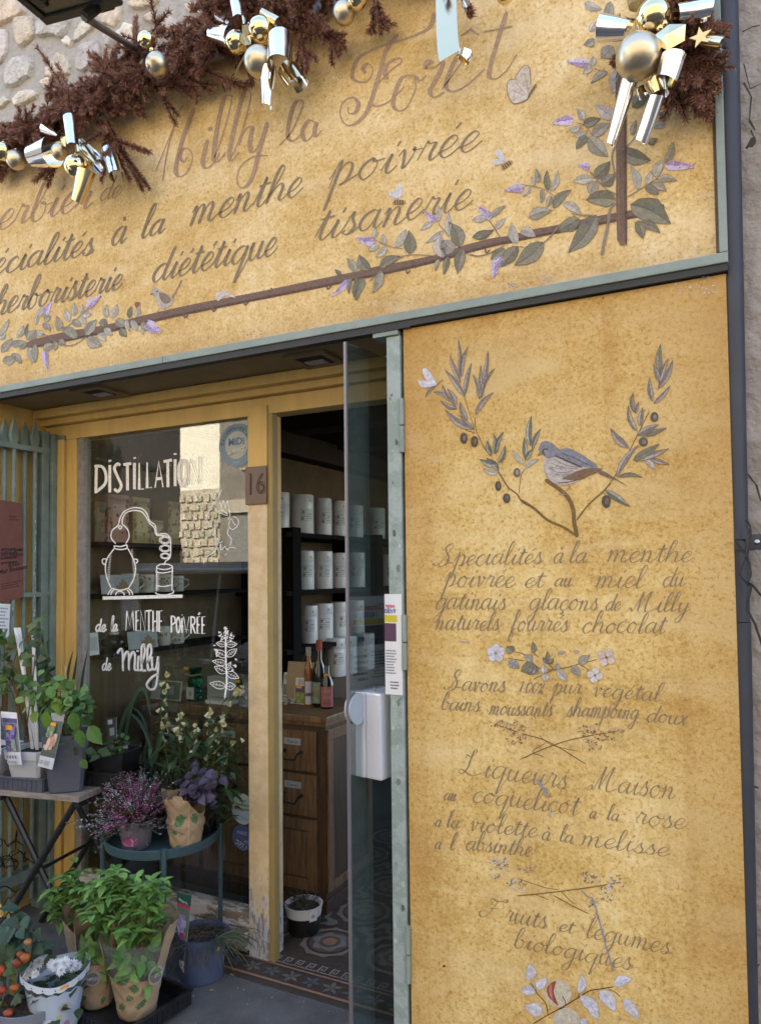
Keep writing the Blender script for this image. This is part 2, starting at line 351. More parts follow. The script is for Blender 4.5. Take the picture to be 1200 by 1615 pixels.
def ring(cx, cy, ro, ri, z, col, n=22, lob=0, k=8):
    for i in range(n):
        q0, q1 = 2*math.pi*i/n, 2*math.pi*(i+1)/n
        f0 = 1+lob*math.cos(q0*k); f1 = 1+lob*math.cos(q1*k)
        pts = [(cx+ro*f0*math.cos(q0), cy+ro*f0*math.sin(q0)), (cx+ro*f1*math.cos(q1), cy+ro*f1*math.sin(q1))]
        if ri > 0: pts += [(cx+ri*math.cos(q1), cy+ri*math.sin(q1)), (cx+ri*math.cos(q0), cy+ri*math.sin(q0))]
        else: pts += [(cx, cy)]
        flat(pts, z, col)
X0, X1 = -2.0, -.75
mb.cur = 1
flat([(X0,.195),(X1,.195),(X1,1.9),(X0,1.9)], 0, BRN)
flat([(X0,.225),(X1,.225),(X1,.238),(X0,.238)], .0015, (.30,.17,.11))
flat([(X0,.328),(X1,.328),(X1,.338),(X0,.338)], .0015, (.30,.17,.11))
for i in range(14):                                        # leaf frieze
    cx = X0+.05+i*.088; 
    for q in range(5):
        a_ = q*1.256+i*.5; flat([(cx, .283), (cx+.022*math.cos(a_-.45), .283+.022*math.sin(a_-.45)), (cx+.043*math.cos(a_), .283+.043*math.sin(a_)), (cx+.022*math.cos(a_+.45), .283+.022*math.sin(a_+.45))], .0015, BLU if i % 2 else (.15,.14,.125))
for i in range(24):                                        # greek key
    x = X0+i*.052
    for (a0,b0,a1,b1) in ((0,.0,.006,.046),(0,.04,.03,.046),(.024,.012,.03,.046),(.012,.012,.03,.018),(.012,.012,.018,.03),(.0,.0,.052,.006)):
        flat([(x+a0,.35+b0),(x+a1,.35+b0),(x+a1,.35+b1),(x+a0,.35+b1)], .0015+.0004*((a0>0)+(b0>0)), (.26,.24,.22))
T = .30
for j in range(5):
    for i in range(5):
        cx, cy = X0+.1+i*T, .57+j*T
        ring(cx, cy, .118, .098, .0015, (.20,.17,.13), 30, .06, 10); ring(cx, cy, .085, .0, .0015, (.13,.085,.06)); ring(cx, cy, .07, .045, .0025, (.17,.175,.17), 24, .12, 6); ring(cx, cy, .03, 0, .003, (.27,.16,.10))
        ring(cx+T/2, cy+T/2, .075, 0, .0015, CRM, 24, .35, 4); ring(cx+T/2, cy+T/2, .04, 0, .0025, BRN, 16, .3, 4); ring(cx+T/2, cy+T/2, .016, 0, .0032, BLU)
mb.build('tiled_floor', [M['pave'], tilemat()], kind='structure')

mb = MB()
for _ in range(260):
    x = rnd.uniform(-2.6,-1.0); y = rnd.uniform(-.5,.19); y = .19-abs(y-.19)*rnd.random(); s = rnd.uniform(.0012,.0045); q = rnd.uniform(0,6)
    mb.col = rnd.choice([(.2,.19,.17),(.09,.08,.07),(.28,.25,.2),(.13,.09,.05)]); mb.add([(x+s*math.cos(q+k*1.57),y+s*math.sin(q+k*1.57),.0005) for k in range(4)]+[(x,y,s*.8)], [(0,1,4),(1,2,4),(2,3,4),(3,0,4)], mb.col)
mb.build('pavement_grit', M['ink'], kind='stuff')
# ---- shop building shell
B = thing('shop_building', (-1.5, .4, 0), 'old rubble stone shop building with ochre painted shopfront and recessed doorway', 'building')
mb = MB()
ZT = 3.405
mb.box((-9,.03,ZT-.4),(-.05,.33,9)); mb.build('upper_wall', M['mortar'], B)
STN = [[(0,0),(150,0),(250,110),(200,150),(60,210),(0,250),(-60,240),(-60,0)],[(-60,270),(70,270),(90,330),(80,480),(40,560),(0,590),(-60,600)],[(150,190),(230,160),(310,170),(330,330),(290,380),(220,430),(180,420),(150,300)],
 [(345,240),(400,190),(560,170),(650,180),(620,300),(570,360),(480,320),(400,350),(360,340)],[(580,380),(630,340),(680,380),(650,430),(600,420)],[(690,380),(700,290),(760,210),(860,190),(900,220),(840,280),(740,360)],
 [(890,110),(1000,40),(1100,10),(1120,60),(1100,180),(1050,240),(960,230),(900,180)],[(75,620),(150,540),(310,510),(320,600),(290,700),(150,790),(60,780)],[(430,640),(540,490),(610,510),(650,600),(640,680),(560,700),(420,700)],
 [(710,560),(740,430),(880,370),(920,420),(930,500),(890,590),(780,660),(720,640)],[(140,920),(200,850),(300,830),(360,850),(340,900),(200,970),(150,980)],[(10,930),(60,880),(100,920),(60,970),(10,990)],
 [(380,760),(440,720),(520,730),(500,790),(440,820)],[(730,770),(800,730),(840,750),(760,800)],[(480,860),(560,820),(640,820),(600,870),(500,890)],[(970,330),(1030,330),(1030,430),(980,430)],[(1060,360),(1154,230),(1250,240),(1240,400),(1130,450)],
 [(420,20),(560,0),(640,40),(600,90),(470,90)],[(1170,45),(1330,0),(1460,5),(1410,75),(1240,95)],[(1440,260),(1560,160),(1640,200),(1610,310),(1470,340)],[(1300,180),(1400,130),(1480,160),(1420,230)],[(1000,560),(1110,500),(1180,560),(1100,650),(1010,640)],[(1700,60),(1820,20),(1900,60),(1840,130),(1730,120)]]
SCOL = [(.56,.46,.34),(.50,.45,.40),(.56,.48,.37),(.47,.43,.39),(.63,.57,.47),(.59,.52,.42)]
mb = MB()
def stone(poly3, h, col):  # noqa
    """one rubble stone: irregular outline, chipped edge, bumpy face"""
    c = sum(poly3, Vector())/len(poly3); pts = []
    for i, p in enumerate(poly3):
        q = poly3[(i+1) % len(poly3)]
        for t in (0,.33,.66): pts.append(p.lerp(q, t)+Vector((rnd.uniform(-.004,.004),0,rnd.uniform(-.004,.004))))
    n = len(pts); rings = []
    for (s, d) in ((1.03,.0),(1.0,-h*.55),(.93,-h*.95),(.78,-h*1.05),(.5,-h*1.1),(.22,-h*1.08)):
        rings.append([c+(p-c)*s+Vector((0,d+(rnd.uniform(-.10,.10)*h if d else 0),0)) for p in pts])
    vs = [p for r in rings for p in r]+[c+Vector((0,-h*1.08,0))]; fs = []
    for i in range(len(rings)-1):
        for k in range(n): fs.append((i*n+k, i*n+(k+1)%n, (i+1)*n+(k+1)%n, (i+1)*n+k))
    for k in range(n): fs.append(((len(rings)-1)*n+k, (len(rings)-1)*n+(k+1)%n, len(vs)-1))
    mb.add(vs, fs, col)
for i, s in enumerate(STN):
    stone([onY(x/5.77, y/5.77, .03) for x, y in s], rnd.uniform(.012,.022), jit(tuple(min(.8,q*1.15) for q in SCOL[i % 6]), .10))
for gx in range(26):                                       # the rest of the wall, above the picture
    for gz in range(16):
        x = -6.4+gx*.24+rnd.uniform(-.03,.03)+(gz % 2)*.12; z = 4.06+gz*.2+rnd.uniform(-.02,.02)
        if x > -.12 or (x < -1.9 and z < 4.25): continue
        n_ = rnd.randint(5,7); stone([Vector((x+rnd.uniform(.075,.115)*math.cos(2*math.pi*k/n_), .03, z+rnd.uniform(.06,.09)*math.sin(2*math.pi*k/n_))) for k in range(n_)], .028, jit(SCOL[rnd.randrange(6)], .12))
mb.build('rubble_stones', M['stone'], B, smooth=True)
# walls and shell of the shop, kept out of the picture
mb = MB(); mb.box((-4.3,.36,-.3),(-4.2,6.3,3.4)); mb.box((-9,.0,-.3),(-3.2,.36,ZT-.4)); mb.box((-4.3,6.2,-.3),(.3,6.3,3.4)); mb.box((.2,.40,-.3),(.3,1.5,3.4)); mb.box((.2,1.5,2.5),(.3,5.9,3.4)); mb.box((.2,1.5,-.3),(.3,5.9,.8)); mb.box((.2,5.9,-.3),(.3,6.2,3.4))  # unseen opening added in the right wall to brighten the inside
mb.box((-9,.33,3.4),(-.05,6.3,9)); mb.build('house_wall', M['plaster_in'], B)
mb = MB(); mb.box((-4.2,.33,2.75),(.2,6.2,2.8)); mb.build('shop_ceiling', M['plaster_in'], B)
mb = MB()
for k in range(7): mb.box((-4.2,.75+k*.72,2.5+rnd.uniform(-.03,.03)),(.2,.95+k*.72,2.75))
mb.box((-3.1,.5,2.36),(-2.9,6.1,2.52)); mb.build('ceiling_beam', M['beam'], B)
# shopfront joinery
def post_mat():
    m = mat('worn_cream_post', (.58,.435,.235), .6, noise_s=20, noise_a=.10, bump=.2, col2=(.68,.535,.33)); nt = m.node_tree; N = nt.nodes; L = nt.links; b = N['Principled BSDF']
    src = b.inputs['Base Color'].links[0].from_socket; g = N.new('ShaderNodeNewGeometry'); sp = N.new('ShaderNodeSeparateXYZ'); L.new(g.outputs['Position'], sp.inputs[0])
    mp = N.new('ShaderNodeMapping'); mp.inputs['Scale'].default_value = (1,1,.28); L.new(g.outputs['Position'], mp.inputs[0])
    n = N.new('ShaderNodeTexNoise'); n.inputs['Scale'].default_value = 70; n.inputs['Detail'].default_value = 7; n.inputs['Roughness'].default_value = .7; L.new(mp.outputs[0], n.inputs[0])
    r = N.new('ShaderNodeMapRange'); r.inputs[1].default_value = .50; r.inputs[2].default_value = .05; r.inputs[3].default_value = -.25; r.inputs[4].default_value = .10; L.new(sp.outputs[2], r.inputs[0])
    a = N.new('ShaderNodeMath'); a.operation = 'ADD'; L.new(n.outputs[0], a.inputs[0]); L.new(r.outputs[0], a.inputs[1])
    rr = N.new('ShaderNodeValToRGB'); rr.color_ramp.elements[0].position = .47; rr.color_ramp.elements[1].position = .5; L.new(a.outputs[0], rr.inputs[0])
    n2 = N.new('ShaderNodeTexNoise'); n2.inputs['Scale'].default_value = 120; L.new(mp.outputs[0], n2.inputs[0]); r2 = N.new('ShaderNodeValToRGB'); r2.color_ramp.elements[0].position = .42; r2.color_ramp.elements[1].position = .52; r2.color_ramp.elements[0].color = (.24,.225,.22,1); r2.color_ramp.elements[1].color = (.50,.49,.49,1); L.new(n2.outputs[0], r2.inputs[0])
    x = N.new('ShaderNodeMix'); x.data_type = 'RGBA'; L.new(rr.outputs[0], x.inputs[0]); L.new(src, x.inputs[6]); L.new(r2.outputs[0], x.inputs[7]); L.new(x.outputs[2], b.inputs['Base Color']); return m
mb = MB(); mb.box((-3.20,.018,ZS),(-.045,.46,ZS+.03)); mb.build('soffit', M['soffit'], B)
mb = MB(); mb.box((-3.20,.0,0),(-3.04,.46,ZS)); mb.build('recess_wall', M['yellow'], B)
mb = MB(); mb.box((-3.04,YW-.055,2.235),(-1.0,YW+.06,ZS-.002), bev=.004); mb.box((-3.04,YW-.10,2.262),(-1.0,YW-.056,ZS-.003), bev=.004); mb.box((-3.04,YW-.02,2.165),(-1.0,YW+.06,2.233)); mb.build('transom', M['yellow'], B)
mb = MB(); mb.box((-3.0,YW-.035,.0),(-2.905,YW+.05,2.165), bev=.004); mb.box((-2.903,YW-.02,.0),(-2.835,YW+.06,2.165), bev=.006); mb.build('jamb', M['yellow'], B)
mb = MB(); mb.box((-2.834,YW-.012,.10),(-2.795,YW+.03,2.165)); mb.build('glazing_bead', mat('grey_bead', (.25,.23,.21), .6, noise_s=30, noise_a=.3), B)
mb = MB(); mb.box((-1.834,YW-.03,.0),(-1.738,YW+.07,1.80), bev=.003); mb.build('door_post', post_mat(), B)
mb = MB(); mb.box((-1.834,YW-.03,1.95),(-1.738,YW+.07,2.2), bev=.003); mb.box((-1.832,YW-.029,1.798),(-1.739,YW+.07,1.952)); mb.build('door_post_top', M['yellow'], B)
mb = MB(); mb.box((-1.737,YW-.028,.0),(-1.712,YW+.008,2.166), bev=.003); mb.build('door_rebate', mat('olive_rebate', (.30,.22,.075), .6, noise_s=8, noise_a=.2), B)
mb = MB(); mb.box((-2.80,YW-.045,.02),(-1.8345,YW+.05,.095), bev=.006); mb.box((-2.80,YW-.02,.096),(-1.8345,YW+.05,.16), bev=.006); mb.build('window_sill', M['worn'], B)
mb = MB(); mb.box((-1.065,YW-.03,.0),(-.97,YW+.07,2.166)); mb.build('right_jamb', M['yellow'], B)
mb = MB(); mb.box((-1.0,.03,0),(-.043,.40,ZS-.003)); mb.build('pier', M['plaster_in'], B)
win = MB(); win.box((-2.797,YW+.004,.155),(-1.833,YW+.012,2.17)); win = win.build('shop_window', M['glass'], B)
# recessed square downlights in the soffit
for q in ((158,617),(498,565)):
    c = onZ(q[0], q[1], ZS); mb = MB(); z = ZS-.012
    for (a0,b0,a1,b1) in ((-.085,-.085,.085,-.06),(-.085,.06,.085,.085),(-.085,-.06,-.06,.06),(.06,-.06,.085,.06)): mb.box((c.x+a0,c.y+b0,z),(c.x+a1,c.y+b1,ZS-.001))
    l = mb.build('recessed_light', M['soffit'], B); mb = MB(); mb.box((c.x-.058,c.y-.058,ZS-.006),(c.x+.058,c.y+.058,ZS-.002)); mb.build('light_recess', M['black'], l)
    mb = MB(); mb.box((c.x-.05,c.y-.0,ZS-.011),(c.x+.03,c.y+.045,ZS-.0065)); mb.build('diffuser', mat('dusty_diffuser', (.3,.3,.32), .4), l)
# green post with hinges and a catch at the top
P0 = thing('green_post', (-1.0,.02,0), 'peeling pale green upright post with hinges beside the ochre painted panel', 'post')
mb = MB(); mb.box((-1.030,-.004,0),(-.982,.135,ZS-.035), bev=.003); mb.build('upright', mat('peeling_green_paint', (.25,.315,.285), .6, noise_s=17, noise_a=.05, bump=.3, bump_s=60, col2=(.33,.39,.37)), P0)
mb = MB(); mb.box((-1.075,-.012,ZS-.034),(-.985,.05,ZS-.004), bev=.003); mb.build('head_bracket', M['green'], P0)
for z in (1.98, 1.30, .35):
    mb = MB(); mb.tube([(-.978,-.006,z-.085),(-.978,-.006,z-.002)], .0085, 10); mb.tube([(-.978,-.006,z+.002),(-.978,-.006,z+.085)], .0085, 10); mb.build('hinge', M['green'], P0, smooth=True)
mb = MB()
for k in range(26):
    z = rnd.uniform(.3,2.1); x = rnd.uniform(-1.022,-.99); s = rnd.uniform(.003,.010)
    mb.face([(x+s*rnd.uniform(.5,1)*math.cos(q),-.0052,z+s*1.6*rnd.uniform(.5,1)*math.sin(q)) for q in [i*1.05 for i in range(6)]], rnd.choice([(.45,.50,.50),(.38,.45,.44),(.10,.12,.11),(.16,.2,.18)]))
mb.build('flaked_paint', M['ink'], P0)
# neighbouring wall, drainpipe and cable
mb = MB(); mb.box((-.041,.076,-.3),(7,.6,9)); W2 = mb.build('neighbour_wall', M['grey_render']); tag(W2, 'grey cracked rendered wall of the neighbouring house', 'wall')
mb = MB()
for path in ([(1172,130),(1184,152),(1181,190),(1190,205)],[(1183,205),(1189,218),(1178,230),(1176,234),(1190,222)],[(1168,735),(1180,750),(1192,765),(1199,790)],[(1188,1240),(1196,1243)],[(1170,50),(1186,42),(1198,40)],[(1172,100),(1182,140),(1199,132)],[(1186,1535),(1197,1520)]):
    pts = [onY(x,y,.0755) for x,y in path]
    for a,b in zip(pts,pts[1:]):
        t=(b-a).normalized(); n_=Vector((-t.z,0,t.x))*rnd.uniform(.0012,.003); mb.face([a-n_,b-n_*.6,b+n_*.6,a+n_])
hp = [onY(x,y,.0753) for x,y in [(1176,232),(1183,218),(1190,215),(1192,224),(1186,232)]]; mb.face(hp)
mb.col=(.045,.04,.035); mb.c=[mb.col]*len(mb.f); mb.build('crack', M['ink'], W2)
DP = thing('drainpipe', (0,.03,0), 'slate blue drainpipe running between the ochre panel and the grey wall', 'pipe')
mb = MB(); mb.tube([(-.062,.040,-.05),(-.046,.040,1.38)], .0345, 20); mb.tube([(-.0459,.040,1.382),(-.0285,.040,2.9),(.004,.040,6)], .032, 20); mb.build('pipe', M['pipe'], DP, smooth=True)
c = onY(1186, 850, .02); mb = MB(); mb.tube([(-.0435,.040,c.z-.028),(-.0433,.040,c.z-.005)], .0365, 18); mb.tube([(-.0432,.040,c.z+.0),(-.043,.040,c.z+.028)], .039, 18); mb.box((-.02,.012,c.z-.028),(.020,.026,c.z+.012), bev=.004); br = mb.build('bracket', M['pipe'], DP, smooth=True)
mb = MB(); mb.lathe([(.006,0),(.006,.003),(.003,.005)], (.008,.011,c.z-.008), 12, Matrix.Rotation(R(90),3,'X')); mb.build('screw', mat('steel_screw',(.5,.5,.5),.3,1), br)
mb = MB(); 
for path in ([(1175,820),(1182,830),(1182,850),(1172,885),(1166,905),(1176,918),(1185,922),(1200,940)],[(1160,855),(1178,880),(1183,905),(1178,922),(1184,926),(1178,958),(1190,985),(1202,1020)]):
    P = [onY(x,y,-.012) for x,y in path]; pp=[]
    for i in range(len(P)-1):
        for t in (0,.25,.5,.75):
            p0=P[max(i-1,0)];p1=P[i];p2=P[i+1];p3=P[min(i+2,len(P)-1)]
            pp.append(.5*((2*p1)+(p2-p0)*t+(2*p0-5*p1+4*p2-p3)*t*t+(3*p1-p0-3*p2+p3)*t**3))
    mb.tube(pp+[P[-1]], .0028, 6)
tag(mb.build('cable', M['iron'], smooth=True), 'loose black cable dangling over the drainpipe bracket', 'cable')

# ---- the street behind the viewer, seen only in the glass
OB = thing('opposite_house', (-9.2,-8,0), 'cream house with rubble stone ground floor across the street', 'building')
mb = MB(); mb.box((-9.75,-8.4,3.1),(-8.80,-8,8)); mb.build('upper_wall', mat('cream_render',(.84,.76,.58),.9), OB)
mb = MB(); mb.box((-9.75,-8.4,-.13),(-8.80,-8,3.098)); 
mb.build('wall', mat('stone_wall',(.36,.30,.21),.9,noise_s=7,noise_a=.1,bump=1,bump_s=8,col2=(.55,.47,.34)), OB)
mb = MB()
for j in range(15):
    for i in range(6):
        a_=-9.74+i*.155+(j%2)*.07+rnd.uniform(-.02,.02); z_=.5+j*.17+rnd.uniform(-.015,.015); mb.box((a_,-7.999,z_),(min(a_+rnd.uniform(.08,.14),-8.81),-7.97,z_+rnd.uniform(.09,.14)))
mb.col=(.5,.43,.31); mb.c=[jit((.5,.43,.31),.2) for _ in mb.f]; mb.build('stone_facing', M['stone'], OB)
O2 = thing('opposite_facade', (-7,-8,0), 'grey ashlar house front across the street, lengthened to block low sky', 'building')
mb = MB(); mb.box((-8.798,-8.4,-.13),(26,-8,9)); mb.build('wall', mat('ashlar',(.15,.13,.105),.9,noise_s=3,noise_a=.2,bump=.4,col2=(.26,.22,.17)), O2)  # wall lengthened to the right, unseen, to block low sky light
mb = MB(); mb.box((-8.62,-8.0,-.1),(-7.3,-7.985,2.62)); mb.build('door', mat('grey_door',(.22,.20,.17),.6), O2)
mb = MB(); mb.box((-8.79,-7.998,2.62),(-6.9,-7.93,2.86)); mb.box((-8.3,-7.998,3.4),(-7.2,-7.96,3.43)); mb.build('lintel', mat('pale_lintel',(.45,.38,.28),.9,noise_s=4,noise_a=.2), O2)
O3 = thing('opposite_shed', (-14,-8,0), 'timber building across the street, shade put into its dark colour', 'building')
mb = MB(); mb.box((-24,-8.6,-.13),(-9.752,-8.05,9)); mb.build('wall', mat('shade_dark_timber',(.020,.017,.014),.9), O3)  # the building's shade is put into this near-black colour
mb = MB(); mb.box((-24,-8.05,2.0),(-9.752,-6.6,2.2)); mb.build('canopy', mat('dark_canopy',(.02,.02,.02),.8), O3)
CAR = thing('parked_car', (-5.2,-2.9,-.13), 'white and navy van with white window trim parked at the kerb', 'van')
def car_prof(y, ins=0):
    return [(-7.2,y,.28),(-3.42,y,.28),(-3.36,y,.75),(-3.45,y,.92),(-3.55,y+ins,1.50),(-3.7,y+ins*1.6,1.62),(-5.6,y+ins*1.6,1.62),(-6.2,y+ins*.4,.98),(-7.15,y,.86),(-7.3,y,.6)]
mb = MB(); a = [Vector(p) for p in car_prof(-2.0,-.14)]; b = [Vector(p) for p in car_prof(-3.7,.14)]; n_=len(a)
for i in range(n_): mb.face([a[i],a[(i+1)%n_],b[(i+1)%n_],b[i]])
mb.face(a[::-1]); mb.face(b); mb.build('body', mat('white_car_paint',(.80,.80,.80),.25,coat=1), CAR)
mb = MB(); mb.box((-7.25,-1.999,.28),(-3.40,-1.97,.74),bev=.01); mb.build('lower_door_skin', mat('navy_car_paint',(.015,.02,.05),.25), CAR)
def side(x,z): 
    t=(z-.92)/.58; return Vector((x,-2.0-.14*max(0,min(1.1,t))+.006,z))
mb = MB(); mb.face([side(*p) for p in [(-3.60,.80),(-3.58,1.36),(-3.70,1.52),(-5.5,1.52),(-6.0,.82)]]); mb.build('side_window', mat('car_glass',(.01,.012,.02),.03), CAR)
mb = MB(); mb.tube([side(*p)+Vector((0,.012,0)) for p in [(-6.0,.80),(-3.68,.79),(-3.585,.86),(-3.555,1.2),(-3.60,1.45),(-3.72,1.54),(-5.5,1.55),(-6.02,.82)]], .026, 8); mb.tube([side(-4.02,.80)+Vector((0,.004,0)),side(-4.04,1.54)+Vector((0,.004,0))], .012, 6); mb.build('chrome_trim', mat('white_trim',(.85,.85,.85),.25), CAR)
for x in (-4.1,-6.5):
    for y in (-1.995,-3.52): 
        mb = MB(); mb.lathe([(.3,0),(.32,.03),(.32,.16),(.3,.19)], (x,y,.19), 22, Matrix.Rotation(R(90),3,'X')); wl = mb.build('wheel', mat('tyre',(.02,.02,.02),.8), CAR, smooth=True)
        mb = MB(); mb.lathe([(.2,0),(.18,.01)], (x,y+.003,.19), 20, Matrix.Rotation(R(-90),3,'X')); mb.build('rim', mat('rim',(.5,.5,.5),.3,1), wl)
# ================================================================== painted fascia and panel
FY = 0.0
S1 = thing('shop_sign', (-1.5,FY,ZS), 'long ochre fascia sign with herbalist script and painted mint branches', 'sign')
mb = MB(); mb.box((-9,.0,2.338),(-.0595,.029,3.405)); mb.build('board', M['ochre_sign'], S1)
mb = MB(); mb.box((-9,-.022,2.3095),(-1.955,.017,2.337), bev=.003); mb.box((-1.953,-.022,2.3095),(-.038,.017,2.337), bev=.003); mb.build('bottom_trim', M['green'], S1)
mb = MB(); mb.box((-9,-.016,2.286),(-.94,.017,2.3090)); mb.box((-.94,-.016,2.290),(-.040,.017,2.3090)); mb.build('shaded_trim_step', mat('trim_step_shade_colour',(.022,.025,.026),.6), S1)  # lower step of the trim, its shadow put into the dark colour
mb = MB(); mb.box((-.058,-.022,2.3375),(-.038,.02,3.405), bev=.003); mb.build('side_trim', M['green'], S1)
mb = MB(); mb.box((-.066,-.004,2.3375),(-.0585,.016,3.405)); mb.box((-9,-.0035,2.3372),(-.07,.010,2.3402)); mb.build('trim_edge_strip', mat('brown_trim_edge',(.13,.085,.06),.8,noise_s=30,noise_a=.4), S1)  # thin brown strips along the side trim and above the bottom trim
mb = MB(); mb.box((-9,-.012,3.405),(-.04,.06,3.425)); mb.build('top_ledge', M['ochre_sign'], S1)
S2 = thing('painted_panel', (-.5,FY,0), 'tall ochre panel painted with olive branches, a bird and script lists of goods', 'sign')
mb = MB(); mb.box((-.972,.0,-.02),(-.045,.028,2.2875), bev=.002); mb.build('board', M['ochre_panel'], S2)

def spline(p, k=6):
    p = [Vector((a[0],a[1],0)) for a in p]; o = []
    if len(p) < 3: return p
    for i in range(len(p)-1):
        p0=p[max(i-1,0)];p1=p[i];p2=p[i+1];p3=p[min(i+2,len(p)-1)]
        for j in range(k):
            t=j/k; o.append(.5*((2*p1)+(p2-p0)*t+(2*p0-5*p1+4*p2-p3)*t*t+(3*p1-p0-3*p2+p3)*t**3))
    o.append(p[-1]); return o
LAY = [0]
def stroke(mb, pts, w0, w1, col, Y=-.0014, k=6, smooth=True, cal=True):
    """a brush stroke given as photo pixels on the wall plane; downstrokes swell as with a flat brush"""
    q = spline(pts, k) if smooth else [Vector((a[0],a[1],0)) for a in pts]
    LAY[0] = (LAY[0]+1) % 9; y = Y-LAY[0]*.00004
    n = len(q); L = []; Rr = []
    for i in range(n):
        t = q[min(i+1,n-1)]-q[max(i-1,0)]
        if t.length < 1e-6: t = Vector((1,0,0))
        t.normalize(); s = abs(t.y) if cal == 2 else (max(0, t.y) if cal else 1)
        w = (w0+(w1-w0)*s**1.3)*.5
        e = min(i, n-1-i)
        if e == 0 and n > 2: w *= .45
        nn = Vector((-t.y,t.x,0)); L.append(q[i]+nn*w); Rr.append(q[i]-nn*w)
    for i in range(n-1):
        mb.face([onY(a.x,a.y,y) for a in (L[i],L[i+1],Rr[i+1],Rr[i])], col)
